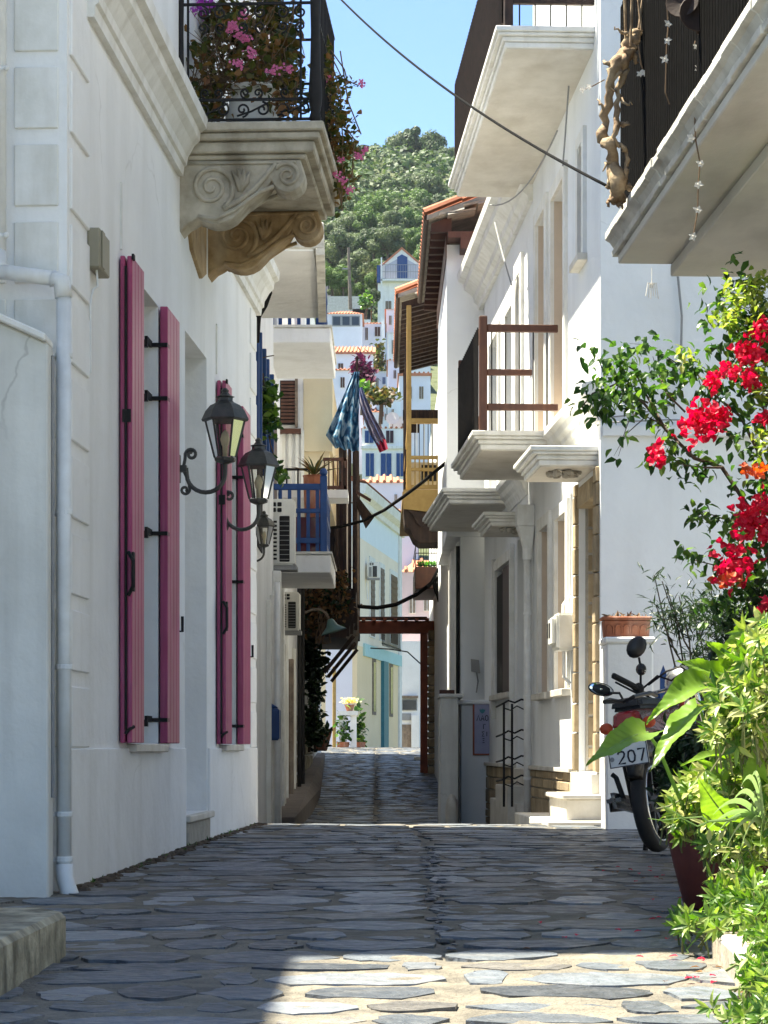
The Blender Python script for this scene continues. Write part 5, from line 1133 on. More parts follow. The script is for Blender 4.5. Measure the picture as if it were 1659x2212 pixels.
block('white house low on the slope seen between towels and loggia', 842, 900, 905, 960, 140, 6, 'stucco', [(868, 876, 915, 935, 'greywood')], ('flat', 902, 1))
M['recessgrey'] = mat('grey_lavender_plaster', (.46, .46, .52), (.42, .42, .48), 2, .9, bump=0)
gh = block('white gabled house with tall blue doors at the foot of the wood', 816, 920, 575, 720, 285, 10, 'stucco', [(832, 846, 650, 680, 'greywood'), (890, 902, 652, 682, 'greywood')], ('gable', 534, 3))
k = 285/FD; m = MB()
def GX(x): return (x-868)*k
def GZ(y): return (720-y)*k
MB().prism([(GX(831), GZ(607)), (GX(831), GZ(575)), (GX(868), GZ(554)), (GX(905), GZ(575)), (GX(905), GZ(607))], 'y', -.06, -.02).build('recess', 'recessgrey', gh)  # flat panel on the wall, its grey stands in for recess shade
dz = MB(); dz.prism([(GX(858), GZ(606)), (GX(858), GZ(556)), (GX(868), GZ(550)), (GX(880), GZ(556)), (GX(880), GZ(606))], 'y', -.16, -.08); dz.build('blue_door', 'blue', gh)
for yy in (575, 590, 605): MB().box(GX(826), GX(910), -1.05, -.98, GZ(yy+1), GZ(yy)).build('rail', 'grey', gh)
for i in range(16): MB().box(GX(827+5.4*i), GX(827.7+5.4*i), -1.04, -.99, GZ(606), GZ(575)).build('baluster', 'grey', gh)
MB().box(GX(822), GX(914), -1.1, 0, GZ(610), GZ(606)).build('balcony', 'trim', gh)
MB().box(GX(814), GX(822), -.6, -.02, GZ(612), GZ(575)).build('side_shutter', 'blue', gh)
for x in (824, 912): MB().box(GX(x-1.5), GX(x+1.5), -1.1, -.9, GZ(720), GZ(560)).build('column', 'stucco', gh)
# satellite dishes, chimney, stairs
for lb, x, y, Y in (('white satellite dish on the pale blue hillside house', 836, 870, 149), ('white satellite dish above the low orange roof', 848, 905, 139)):
    t = thing('satellite_dish', lb, 'satellite dish', PX(x, y, Y)); MB().lathe([(.02, 0), (.3, .05), (.42, .12), (.40, .13)], (0, 0, 0), 14, Matrix.Rotation(rad(75), 4, 'X')).build('dish', 'plastic', t); MB().tube([(0, .05, 0), (0, .1, -.7)], .04, 6).build('mast', 'grey', t)
ch = MB(); ch.box(PX(824, 0, 232).x, PX(830, 0, 232).x, 232, 233, PX(0, 740, 232).z, PX(0, 690, 232).z); tag(ch.build('chimney_stack', 'stucco'), 'slim white chimney stack beside the small brown window on the slope', 'chimney')
c2 = MB(); c2.box(PX(996, 0, 27).x, PX(1052, 0, 27).x, 27, 27.6, 6.2, PX(0, 425, 27).z); tag(c2.build('chimney_stack', 'pinkwall'), 'pinkish plastered chimney between tiled verge and top balcony', 'chimney')
rt = thing('retaining_wall', 'pale stepped retaining wall and garden terrace above the window-band house', 'wall', (0, 0, 0))
MB().box(PX(700, 0, 262).x, PX(800, 0, 262).x, 262, 264, PX(0, 690, 262).z, PX(0, 640, 262).z).build('wall', 'marble', rt)
up = thing('utility_pole', 'tall wooden utility pole standing before the wood on the slope', 'pole', (0, 0, 0)); MB().tube([PX(757, 668, 255), PX(753, 535, 255)], [.22, .15], 8).build('pole', 'greywood', up); a = PX(754, 582, 255); MB().box(a.x-.8, a.x+.1, a.y-.1, a.y+.1, a.z, a.z+.15).build('cross_arm', 'grey', up)
# ---------------------------------------------------------------- wood on the hill
import array
TL = [leafmat('oak_leaf', [(.026, .052, .022), (.06, .098, .034), (.13, .17, .058)], .3, .6, .22), leafmat('olive_leaf', [(.05, .078, .038), (.10, .135, .055), (.19, .215, .098)], .3, .6, .22), leafmat('bright_leaf', [(.036, .078, .018), (.09, .155, .036), (.18, .245, .07)], .3, .6, .22)]
def crown(seed, rx, rz, n, ls):
    r_ = random.Random(seed); mb = MB(); lob = []
    for i in range(20):
        a = r_.uniform(0, 6.28); e = r_.uniform(-.35, 1); d = r_.uniform(.3, .85)
        lob.append((Vector((math.cos(a)*rx*d*math.sqrt(max(0, 1-e*e*.6)), math.sin(a)*rx*d*math.sqrt(max(0, 1-e*e*.6)), rz*(.55+e*.55))), r_.uniform(.18, .40)*rx))
    for i in range(n):
        c, q = r_.choice(lob); v = Vector((r_.gauss(0, 1), r_.gauss(0, 1), r_.gauss(0, 1)+.25)).normalized(); p = c+v*q*r_.uniform(.66, 1.16)
        x = Vector((r_.gauss(0, 1), r_.gauss(0, 1), r_.gauss(0, 1))).cross(v).normalized(); y = v.cross(x)
        x = (x+v*r_.uniform(-.5, .5))*ls*r_.uniform(.6, 1.2); y = (y+v*r_.uniform(-.5, .5))*ls*r_.uniform(.4, .9)
        k = len(mb.v); mb.v += [tuple(p-x), tuple(p-y*.7), tuple(p+x), tuple(p+y)]; mb.f.append((k, k+1, k+2, k+3))
    return mb, lob
protos = []
for i, (sd_, mi) in enumerate(((1, 0), (2, 0), (3, 1), (4, 2), (5, 1))):
    mb, lob = crown(sd_, 4.0, 5.0, 7500, .25)
    co = mb.build('crown', TL[mi], None, recalc=False)
    tr = MB(); tr.tube([(0, 0, -3), (.1, .05, 0), (.15, .1, 2.2), (.1, 0, 4)], [.4, .3, .24, .12], 7)
    for c, q in lob[:6]: tr.tube([(.12, .08, 1.6), c*.5+Vector((0, 0, .6)), c], [.16, .1, .04], 5)
    to = tr.build('trunk', 'bark', None)
    co.hide_render = to.hide_render = False; protos.append((co, to))
used = set()
def tree(label, x, y, Y, r, kind):
    "crown centred at pixel (x, y), r pixels wide each side"
    p = PX(x, y, Y); s = r*Y/FD/4.0; p.z -= 2.6*s
    t = thing('hill_tree', label, 'tree', p, R.uniform(0, 6.28), 'trees of the wood on the hill'); t.scale = (s, s, s*R.uniform(.9, 1.08))
    for o in protos[kind]:
        if o.name in used: c = o.copy(); COL.objects.link(c)
        else: c = o; used.add(o.name)
        c.parent = t
KL = ['dark evergreen oak', 'broad dark oak', 'grey-green olive', 'bright green tree', 'dusty green tree']
NUM = ['first', 'second', 'third', 'fourth', 'fifth', 'sixth', 'seventh', 'eighth', 'ninth', 'tenth']
rowsT = [('on the skyline', 470, [(748, 352, 34, 0), (790, 350, 36, 1), (825, 362, 26, 2), (862, 342, 38, 4), (905, 330, 46, 0), (942, 338, 40, 1), (975, 345, 34, 0), (890, 380, 40, 1), (945, 384, 40, 0)]),
         ('just under the skyline', 430, [(722, 408, 38, 4), (762, 392, 36, 4), (800, 398, 36, 2), (838, 396, 34, 1), (872, 408, 36, 0), (905, 408, 36, 0), (942, 408, 36, 1), (980, 412, 38, 0)]),
         ('high on the slope', 400, [(715, 440, 36, 2), (748, 432, 34, 4), (785, 424, 38, 2), (825, 420, 36, 4), (862, 428, 36, 1), (900, 425, 38, 4), (935, 428, 38, 2), (970, 436, 34, 1)]),
         ('in the middle of the slope', 372, [(730, 475, 36, 0), (768, 478, 34, 0), (806, 460, 32, 3), (842, 454, 34, 3), (878, 462, 32, 2), (910, 454, 36, 3), (942, 462, 34, 0), (975, 468, 36, 4)]),
         ('lower on the slope', 345, [(718, 520, 38, 2), (752, 512, 34, 2), (790, 490, 34, 3), (814, 508, 30, 0), (848, 494, 32, 4), (882, 490, 34, 3), (915, 497, 32, 3), (950, 505, 34, 2), (980, 520, 34, 1)]),
         ('at the foot of the slope', 322, [(712, 560, 38, 2), (742, 548, 36, 4), (774, 542, 34, 4), (806, 532, 34, 1), (838, 530, 32, 2), (872, 532, 32, 4), (905, 528, 32, 3), (938, 540, 34, 2), (790, 566, 30, 3)]),
         ('among the topmost houses', 292, [(718, 602, 36, 3), (742, 614, 28, 3), (770, 592, 36, 4), (798, 588, 32, 3), (814, 608, 24, 3), (728, 634, 22, 2), (750, 642, 18, 4), (786, 630, 22, 3), (802, 644, 18, 0), (925, 577, 34, 3)])]
for where, Y, L_ in rowsT:
    L_ = sorted(L_)
    for i, (x, y, r, kd) in enumerate(L_):
        tree('%s %s, %s from the left' % (KL[kd], where, NUM[i]), x, y, Y+R.uniform(-8, 8), r*1.18, kd)
# undergrowth that closes the wood
mb = MB(); r_ = random.Random(5)
for k in range(2400):
    Y = r_.uniform(285, 470); X = r_.uniform(-.13, .13)*Y; z = terr(X, Y); s = r_.uniform(1.2, 3.0)
    for i in range(48):
        v = Vector((r_.gauss(0, 1), r_.gauss(0, 1), abs(r_.gauss(0, 1)))).normalized(); p = Vector((X, Y, z+.1))+Vector((v.x*s, v.y*s, v.z*s*.9))*r_.uniform(.8, 1.05)
        x = Vector((r_.gauss(0, 1), r_.gauss(0, 1), r_.gauss(0, 1))).cross(v).normalized(); y = v.cross(x); q = s*.16
        x = x*q*r_.uniform(.6, 1.3)+v*q*r_.uniform(-.5, .5); y = y*q*r_.uniform(.6, 1.3)+v*q*r_.uniform(-.5, .5); n = len(mb.v)
        mb.v += [tuple(p-x), tuple(p-y), tuple(p+x), tuple(p+y)]; mb.f.append((n, n+1, n+2, n+3))
tag(mb.build('undergrowth', TL[0], None, recalc=False, kind='stuff'), 'dense dark undergrowth filling the gaps between the trees of the wood', 'undergrowth')
# ---------------------------------------------------------------- foreground plants on the right
M['vari'] = leafmat('variegated_leaf', [(.04, .10, .016), (.09, .18, .028), (.19, .29, .05), (.34, .39, .10), (.52, .50, .24)], .42, .35)
M['vine'] = leafmat('bougainvillea_leaf', [(.018, .05, .014), (.035, .085, .02), (.07, .15, .03), (.16, .26, .05)], .4, .35)
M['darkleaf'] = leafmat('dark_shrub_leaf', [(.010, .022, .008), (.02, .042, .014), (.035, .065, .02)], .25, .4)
M['bigleaf'] = leafmat('arum_leaf', [(.13, .24, .035), (.22, .34, .06)], .42, .3, 7)
M['strap'] = leafmat('strap_leaf', [(.13, .22, .07), (.25, .34, .14)], .45, .35)
M['bract'] = leafmat('crimson_bract', [(.42, .006, .035), (.58, .012, .05), (.62, .03, .07)], .4, .5)
M['coral'] = leafmat('coral_bract', [(.60, .10, .05), (.66, .18, .08)], .4, .5)
M['pinkfl'] = leafmat('pink_petal', [(.62, .16, .34), (.72, .28, .45)], .4, .5)
M['purplefl'] = leafmat('purple_bract', [(.30, .05, .32), (.42, .10, .42)], .4, .5)
M['rusty'] = leafmat('rusty_geranium_leaf', [(.035, .05, .014), (.08, .09, .02), (.16, .11, .03), (.22, .10, .045)], .4, .5)
M['ivy'] = leafmat('olive_ivy_leaf', [(.02, .028, .01), (.045, .06, .014), (.10, .085, .02), (.13, .06, .025)], .35, .5)
M['dryleaf'] = leafmat('dry_leaf', [(.12, .06, .03), (.2, .11, .05), (.28, .16, .07)], .3, .7)
def rv(s=1): return Vector((R.gauss(0, s), R.gauss(0, s), R.gauss(0, s)))
def whorl(mb, p, d, n, L_, w, droop=.25, open_=.9):
    d = Vector(d).normalized(); u = d.orthogonal().normalized(); v = d.cross(u); a0 = R.uniform(0, 6.28)
    for k in range(n):
        a = a0+6.283*k/n+R.uniform(-.2, .2); o = R.uniform(.55, 1.1)*open_
        q = d*(1-o*.7)+(u*math.cos(a)+v*math.sin(a))*o
        mb.leaf(Vector(p)+d*R.uniform(-.01, .01), q, L_*R.uniform(.7, 1.15), w*R.uniform(.8, 1.2), up=d, fold=R.uniform(.08, .22), droop=R.uniform(.05, droop*1.6))
def hang(a, b, n, sag_=.05, j=.02):
    a = Vector(a); b = Vector(b); return [a.lerp(b, i/n)+Vector((R.gauss(0, j), R.gauss(0, j), R.gauss(0, j)-sag_*4*(i/n)*(1-i/n))) if 0 < i < n else a.lerp(b, i/n) for i in range(n+1)]
def bigleaf(parent, base, tip, w, arch, up, curl, label=None, heart=True, m='bigleaf', tw=0):
    base = Vector(base); tip = Vector(tip); d = tip-base; L_ = d.length; up = Vector(up); x = d.cross(up).normalized(); n = x.cross(d).normalized()
    mb = MB(); N = 44; K = 10; ph = R.uniform(0, 6)
    for i in range(N+1):
        t = i/N; c = base+d*t+n*arch*math.sin(math.pi*t**.8)
        pr = (math.sin(math.pi*min(1, t*.92+.08)**.62) if heart else math.sin(math.pi*t)**.8)
        ww = w*.5*pr*(1-.25*t)+.001
        an = tw*t
        xx = x*math.cos(an)+n*math.sin(an); nn = n*math.cos(an)-x*math.sin(an)
        for j in range(K+1):
            s = -1+2*j/K; back = -.10*L_*abs(s)**1.5*(1-t)*1.2 if heart else 0
            rip = .016*w*math.sin(t*70-abs(s)*9)*min(1, abs(s)*3)+.05*w*math.sin(ph+t*16+(1 if s > 0 else 2.2))*abs(s)**2
            mb.v.append(tuple(c+xx*s*ww+nn*(curl*ww*abs(s)**1.6+rip)+d.normalized()*back))
    for i in range(N):
        for j in range(K): a = i*(K+1)+j; mb.f.append((a, a+1, a+K+2, a+K+1))
    o = mb.build('leaf', m, parent, smooth=True, recalc=False); 
    rb = MB(); pts = [base+d*t-n*.0015+n*arch*math.sin(math.pi*t**.8) for t in (0, .2, .4, .6, .8, .97)]; rb.tube(pts, [.004, .0036, .003, .0024, .0016, .0008], 5)
    for i in range(1, 8):      # side veins
        t = .08+.11*i; c = base+d*t+n*arch*math.sin(math.pi*t**.8); ww = w*.5*math.sin(math.pi*min(1, t*.92+.08)**.62)*(1-.25*t)
    rb.build('midrib', 'strap', o, recalc=False)
    return o
def P8(x, y, Y=8.0): return PX(x, y, Y)
# arum with big leaves
ar = thing('arum_plant', 'arum with large glossy pointed green leaves leaning out over the motorbike', 'plant', P8(1590, 1900, 7.5)); B0 = ar.location
def A(x, y, Y): return PX(x, y, Y)-B0
LV = [((1398, 1582, 7.2), (1266, 1654, 7.0), .125, .02, (-.2, -.9, .8), .30, 0), ((1512, 1528, 7.2), (1404, 1666, 7.0), .115, .015, (-.9, -.9, .35), .25, .2), ((1535, 1486, 7.3), (1396, 1562, 7.1), .13, .045, (.1, -.8, .9), .55, -.2),
      ((1576, 1482, 7.2), (1460, 1428, 7.0), .105, .02, (.2, -.9, .9), .35, .2), ((1588, 1446, 7.2), (1526, 1385, 7.1), .11, .01, (.6, -.9, .4), .2, .3), ((1602, 1432, 7.3), (1614, 1322, 7.2), .11, .02, (-.9, -.7, .2), .4, .3),
      ((1640, 1440, 7.2), (1672, 1340, 7.1), .16, .01, (-.5, -.9, .3), .2, 0), ((1580, 1776, 6.9), (1508, 1682, 6.8), .14, .01, (-.7, -.9, .3), .1, 0), ((1566, 1640, 7.1), (1470, 1655, 6.9), .05, .02, (0, -.5, 1), .5, 0),
      ((1560, 1690, 7.1), (1502, 1640, 7.0), .06, .02, (-.2, -.9, .6), .4, .2), ((1640, 1700, 7.0), (1636, 1590, 6.9), .09, .02, (-.4, -.9, .2), .3, 0)]
for b, t_, w, arch, up, curl, tw in LV: bigleaf(ar, A(*b), A(*t_), w, arch, up, curl, tw=tw)
for b, t_, *_ in LV:
    m = MB(); a = A(*b); r0 = Vector((R.uniform(-.05, .05), R.uniform(-.05, .05), -.1)); mid = (a+r0)/2+Vector((a.x*.1, 0, abs(a.x)*.35))
    m.tube([r0, r0.lerp(mid, .6)+Vector((0, 0, .03)), mid, mid.lerp(a, .6)+Vector((0, 0, .02)), a], [.009, .008, .007, .006, .005], 6); m.build('leaf_stalk', 'strap', ar, smooth=True)
# red pots
def pot(label, x, y, Y, r, h, m='redpot'):
    t = thing('plant_pot', label, 'flower pot', PX(x, y, Y)); MB().lathe([(r*.55, 0), (r*.62, .01), (r*.82, h*.45), (r*.98, h*.85), (r*.97, h*.88), (r*1.06, h*.9), (r*1.08, h*.98), (r*1.0, h), (r*.92, h*.96), (r*.9, h*.9)], (0, 0, 0), 22).build('jar', m, t, smooth=True)
    MB().lathe([(.001, h*.9), (r*.9, h*.905)], (0, 0, 0), 16).build('soil', 'bark', t); return t
pot('dark red glazed pot at the corner of the plant bed', 1548, 1962, 8.05, .19, .34); pot('low dark red pot half buried in the variegated shrub', 1655, 1930, 7.3, .16, .30)
# variegated shrub: three bushy things
def bushy(name, label, cat, base, spots, m, L_, w, n, stem='stem', per=1, grp=None, dirb=(-.35, -.75, .35)):
    t = thing(name, label, cat, base); b0 = Vector(base); f = MB(); s = MB()
    for (x, y, Y, rx, ry, cnt) in spots:
        c = PX(x, y, Y); k = Y/FD
        for i in range(cnt):
            p = c+Vector((R.gauss(0, rx*k*.5), R.gauss(0, .10), R.gauss(0, ry*k*.5))); d = Vector(dirb)+rv(.5); whorl(f, p-b0, d, R.randint(n-2, n+1), L_*min(1, Y/6.4), w*min(1, Y/6.4))
            q = p-b0-Vector(d).normalized()*L_*1.6-Vector((0, 0, L_*.8)); s.tube([p-b0, (p-b0).lerp(q, .5)+rv(.006), q], [.0022, .003, .0035], 4)
    for (x, y, Y, rx, ry, cnt) in spots:
        c = PX(x, y, Y)-b0; s.tube(hang(Vector((0, .05, 0)), c, 5, -.02, .02), [.007, .006, .0055, .005, .0045, .004], 5)
    f.build('foliage', m, t, recalc=False, kind='stuff'); s.build('stems', stem, t, recalc=False, kind='stuff'); return t
bushy('variegated_shrub', 'tall variegated shrub with whorls of yellow-green leaves at the right edge', 'shrub', PX(1640, 1950, 7.6),
      [(1625, 1440, 7.0, 40, 45, 36), (1648, 1400, 7.1, 30, 45, 24), (1600, 1505, 6.95, 50, 40, 50), (1645, 1530, 6.9, 36, 50, 40), (1595, 1570, 6.9, 55, 40, 50), (1648, 1600, 7.3, 36, 50, 26), (1565, 1530, 7.6, 30, 30, 12), (1580, 1610, 7.5, 36, 26, 16), (1655, 1480, 7.5, 24, 50, 16), (1550, 1590, 7.6, 26, 22, 8)], 'vari', .062, .017, 8)
bushy('variegated_shrub', 'low variegated shrub spilling yellow-green rosettes over the dark red pot', 'shrub', PX(1560, 1850, 7.7),
      [(1510, 1690, 7.5, 45, 28, 20), (1480, 1735, 7.5, 36, 30, 16), (1530, 1725, 7.4, 50, 34, 20), (1580, 1700, 7.3, 50, 40, 20), (1470, 1768, 7.5, 30, 18, 10), (1575, 1790, 7.3, 40, 30, 14), (1540, 1830, 7.3, 30, 46, 14), (1605, 1840, 7.1, 50, 46, 26), (1650, 1780, 7.0, 30, 60, 22), (1600, 1900, 6.9, 45, 36, 20), (1650, 1690, 7.1, 30, 50, 20)], 'vari', .058, .017, 8)
M['trail'] = leafmat('bright_trailing_leaf', [(.035, .09, .014), (.085, .17, .028), (.16, .26, .045), (.28, .34, .10)], .42, .4)
bushy('trailing_shrub', 'bright green trailing shrub tumbling over the pale kerb at the bottom right corner', 'shrub', PX(1660, 2080, 6.3),
      [(1600, 1950, 6.3, 45, 34, 26), (1645, 1930, 6.2, 36, 44, 22), (1570, 1980, 6.2, 40, 22, 18), (1515, 1990, 6.4, 45, 16, 9), (1468, 1998, 6.5, 16, 20, 5), (1640, 1985, 5.8, 36, 34, 26), (1655, 2050, 5.0, 28, 46, 26), (1655, 2125, 4.45, 30, 46, 26), (1628, 2100, 4.6, 18, 26, 8), (1615, 2195, 4.15, 30, 12, 8), (1655, 2190, 4.15, 30, 30, 22), (1565, 2203, 4.15, 14, 6, 2)], 'trail', .054, .016, 8)
m = MB()
for p, q in (((1530, 1990), (1448, 1962)), ((1520, 2010), (1462, 2062)), ((1480, 2040), (1492, 2110)), ((1600, 2180), (1520, 2205)), ((1600, 1760), (1400, 1768)), ((1590, 1770), (1420, 1735))): m.tube(hang(PX(*p, 6.5), PX(*q, 6.4), 6, .02, .006), [.004, .0035, .003, .0025, .002, .0015, .001], 4)
bpy.data.objects['trailing_shrub'].location; o = m.build('runner', 'strap', bpy.data.objects['trailing_shrub'], recalc=False, kind='stuff'); o.matrix_parent_inverse = bpy.data.objects['trailing_shrub'].matrix_basis.inverted()
# strap leaves of the spider plant
sp = thing('spider_plant', 'spider plant with arching pale-striped strap leaves between the shrubs', 'plant', PX(1650, 1790, 6.8)); S0 = sp.location
for (x, y) in ((1545, 1805), (1560, 1850), (1580, 1735), (1540, 1760), (1600, 1700), (1640, 1860), (1620, 1690), (1590, 1870), (1530, 1790), (1690, 1830)):
    e = PX(x, y, 6.6)-S0; m = MB(); N = 10; pk = Vector((e.x*.45, e.y*.5, max(e.z, 0)+.10))
    for i in range(N+1):
        t = i/N; c = pk*2*t*(1-t)+e*t*t; wd = .011*(1-t**2.5)+.001; m.v += [tuple(c+Vector((0, -.3, .9))*wd*-1), tuple(c+Vector((0, .0, 0))), tuple(c+Vector((.3, -.3, .9))*wd)]
    for i in range(N):
        for j in range(2): a = i*3+j; m.f.append((a, a+1, a+4, a+3))
    m.build('leaf', 'strap', sp, smooth=True, recalc=False)
# bougainvillea
bo = thing('bougainvillea', 'bougainvillea with crimson flowers reaching in from the right across the white wall', 'shrub', PX(1720, 1500, 10)); G0 = bo.location
def BP(x, y, Y=10.0): return PX(x, y, Y)-G0
br = MB(); fol = MB()
def branch(pts, r0, leaves, Y=10.0, spread=18, ls=.058):
    P = [BP(x, y, Y+R.uniform(-.15, .15)) for x, y in pts]; n = len(P)
    br.tube(P, [r0*(1-.75*i/(n-1)) for i in range(n)], 5)
    for k in range(leaves):
        t = R.uniform(.15, 1)**.8*(n-1); i = min(int(t), n-2); p = P[i].lerp(P[i+1], t-i)+Vector((R.gauss(0, spread*Y/FD), R.gauss(0, .08), R.gauss(0, spread*Y/FD)))
        fol.leaf(p, Vector((R.gauss(0, .7), R.gauss(-.2, .5), R.gauss(-.5, .5))), ls*R.uniform(.6, 1.2), ls*.55, fold=.15, droop=.3)
branch([(1680, 1290), (1640, 1130), (1560, 1010), (1500, 990), (1440, 930), (1390, 870), (1330, 830), (1280, 850), (1256, 880)], .012, 150, spread=20)
branch([(1440, 930), (1400, 860), (1370, 800), (1340, 780), (1300, 780)], .006, 120, spread=22); branch([(1400, 870), (1350, 850), (1310, 860), (1290, 880)], .005, 90, spread=20)
branch([(1560, 1010), (1520, 1010), (1480, 1005), (1440, 985), (1415, 975)], .006, 60, spread=16); branch([(1480, 890), (1440, 850), (1420, 800), (1410, 770)], .005, 60, spread=18)
branch([(1680, 1100), (1640, 980), (1600, 900), (1540, 850), (1500, 800), (1480, 780)], .010, 150, spread=26); branch([(1690, 1000), (1660, 860), (1620, 760), (1580, 690), (1550, 640)], .010, 170, spread=30)
branch([(1690, 900), (1670, 780), (1640, 700), (1620, 640), (1600, 600)], .008, 160, spread=30); branch([(1440, 920), (1395, 900), (1350, 940), (1336, 985)], .004, 8); branch([(1390, 880), (1360, 905), (1340, 960), (1326, 985)], .003, 6)
branch([(1660, 1200), (1610, 1130), (1560, 1120), (1520, 1105), (1480, 1130)], .005, 60, spread=14); branch([(1660, 1260), (1590, 1230), (1540, 1220), (1500, 1210), (1470, 1180)], .005, 50, spread=12); branch([(1690, 1300), (1620, 1260), (1580, 1290), (1540, 1310)], .005, 90, spread=22)
branch([(1700, 1250), (1670, 1150), (1650, 1050), (1640, 960)], .01, 170, spread=30); branch([(1700, 1330), (1650, 1280), (1620, 1210), (1600, 1160)], .01, 160, spread=30); branch([(1700, 1000), (1640, 860), (1600, 800), (1570, 760)], .008, 130, spread=32); branch([(1690, 760), (1640, 720), (1600, 700)], .006, 90, spread=30); branch([(1300, 795), (1290, 770), (1285, 745)], .003, 10); branch([(1470, 790), (1400, 745), (1360, 742)], .003, 14, spread=8)
br.build('branches', 'bark', bo, recalc=False); fol.build('foliage', 'vine', bo, recalc=False, kind='stuff')
up_ = MB()
for x, y, rx, ry, n in ((1600, 640, 45, 35, 120), (1640, 615, 30, 30, 80), (1570, 690, 28, 22, 60), (1640, 690, 25, 40, 60), (1650, 830, 20, 60, 60), (1645, 950, 18, 40, 50), (1480, 770, 18, 14, 24)):
    for k in range(n):
        p = BP(x+R.gauss(0, rx*.55), y+R.gauss(0, ry*.55), 9.8+R.gauss(0, .12)); up_.leaf(p, Vector((R.gauss(-.2, .7), R.gauss(-.3, .5), R.gauss(.1, .6))), R.uniform(.03, .055), .022, fold=.15)
M['lightvine'] = leafmat('young_bougainvillea_leaf', [(.10, .17, .03), (.20, .28, .05), (.32, .36, .09)], .5, .4)  # paler leaf colour stands in for sunlight on the upper part
up_.build('young_foliage', 'lightvine', bo, recalc=False, kind='stuff')
for x, y, rx, ry, n, m_ in ((1645, 715, 26, 24, 60, 'bract'), (1618, 765, 30, 26, 60, 'bract'), (1572, 802, 20, 14, 24, 'bract'), (1540, 822, 12, 22, 26, 'bract'), (1620, 822, 18, 22, 36, 'bract'), (1515, 910, 46, 38, 140, 'bract'), (1556, 905, 20, 22, 40, 'bract'), (1420, 985, 16, 28, 36, 'bract'),
                         (1650, 905, 16, 14, 24, 'bract'), (1632, 1018, 24, 14, 24, 'coral'), (1618, 1120, 28, 34, 80, 'bract'), (1650, 1090, 16, 24, 36, 'bract'), (1655, 1150, 14, 26, 30, 'bract'), (1590, 1212, 38, 42, 120, 'bract'), (1572, 1252, 24, 12, 22, 'coral'), (1650, 1320, 14, 22, 26, 'bract')):
    fl = MB()
    for k in range(n):
        p = BP(x+R.gauss(0, rx*.5), y+R.gauss(0, ry*.5), 9.7+R.gauss(0, .06)); d = Vector((R.gauss(0, .6), R.gauss(-.5, .5), R.gauss(.1, .6))).normalized(); a0 = R.uniform(0, 6.28); u = d.orthogonal().normalized(); v = d.cross(u)
        for j in range(3):
            a = a0+2.094*j; fl.leaf(p, d*.55+(u*math.cos(a)+v*math.sin(a))*.8, R.uniform(.02, .032), .024, up=d, fold=.1, droop=.1)
    fl.build('flower_cluster', m_, bo, recalc=False, kind='stuff')
# dark shrub behind the motorbike
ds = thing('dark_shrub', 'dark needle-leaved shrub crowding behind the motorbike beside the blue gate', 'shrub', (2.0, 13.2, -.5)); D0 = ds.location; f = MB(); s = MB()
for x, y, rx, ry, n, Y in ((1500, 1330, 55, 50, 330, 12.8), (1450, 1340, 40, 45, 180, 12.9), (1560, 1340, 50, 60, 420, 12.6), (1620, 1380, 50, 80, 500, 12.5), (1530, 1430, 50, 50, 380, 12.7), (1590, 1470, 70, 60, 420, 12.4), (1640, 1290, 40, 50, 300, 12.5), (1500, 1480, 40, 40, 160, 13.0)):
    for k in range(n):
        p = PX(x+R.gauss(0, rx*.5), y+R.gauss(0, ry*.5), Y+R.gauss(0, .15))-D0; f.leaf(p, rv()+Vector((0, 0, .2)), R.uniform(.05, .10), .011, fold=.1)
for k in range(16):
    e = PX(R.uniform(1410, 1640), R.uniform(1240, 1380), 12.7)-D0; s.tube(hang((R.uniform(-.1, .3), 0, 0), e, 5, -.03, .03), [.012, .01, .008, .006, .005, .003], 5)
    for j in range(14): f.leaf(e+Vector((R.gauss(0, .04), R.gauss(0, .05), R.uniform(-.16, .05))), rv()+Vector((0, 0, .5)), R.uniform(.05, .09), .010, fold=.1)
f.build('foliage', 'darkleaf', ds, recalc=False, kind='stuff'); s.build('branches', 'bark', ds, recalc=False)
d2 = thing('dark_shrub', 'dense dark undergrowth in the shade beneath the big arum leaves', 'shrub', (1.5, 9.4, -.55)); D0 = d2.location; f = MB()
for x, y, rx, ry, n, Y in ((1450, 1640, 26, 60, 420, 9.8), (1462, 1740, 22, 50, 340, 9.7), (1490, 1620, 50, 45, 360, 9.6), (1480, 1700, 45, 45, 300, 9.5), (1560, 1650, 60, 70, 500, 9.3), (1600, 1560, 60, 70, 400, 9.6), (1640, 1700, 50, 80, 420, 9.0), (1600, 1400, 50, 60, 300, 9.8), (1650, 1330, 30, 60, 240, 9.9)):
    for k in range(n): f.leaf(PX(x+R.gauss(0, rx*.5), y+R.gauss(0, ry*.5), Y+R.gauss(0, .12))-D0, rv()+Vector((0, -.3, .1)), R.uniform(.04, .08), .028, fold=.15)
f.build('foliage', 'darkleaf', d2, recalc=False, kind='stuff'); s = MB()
for k in range(20): s.tube(hang((R.uniform(-.1, .3), 0, 0), PX(R.uniform(1470, 1650), R.uniform(1400, 1700), 9.5)-D0, 4, -.03, .03), [.008, .006, .005, .004, .003], 4)
s.build('branches', 'bark', d2, recalc=False)
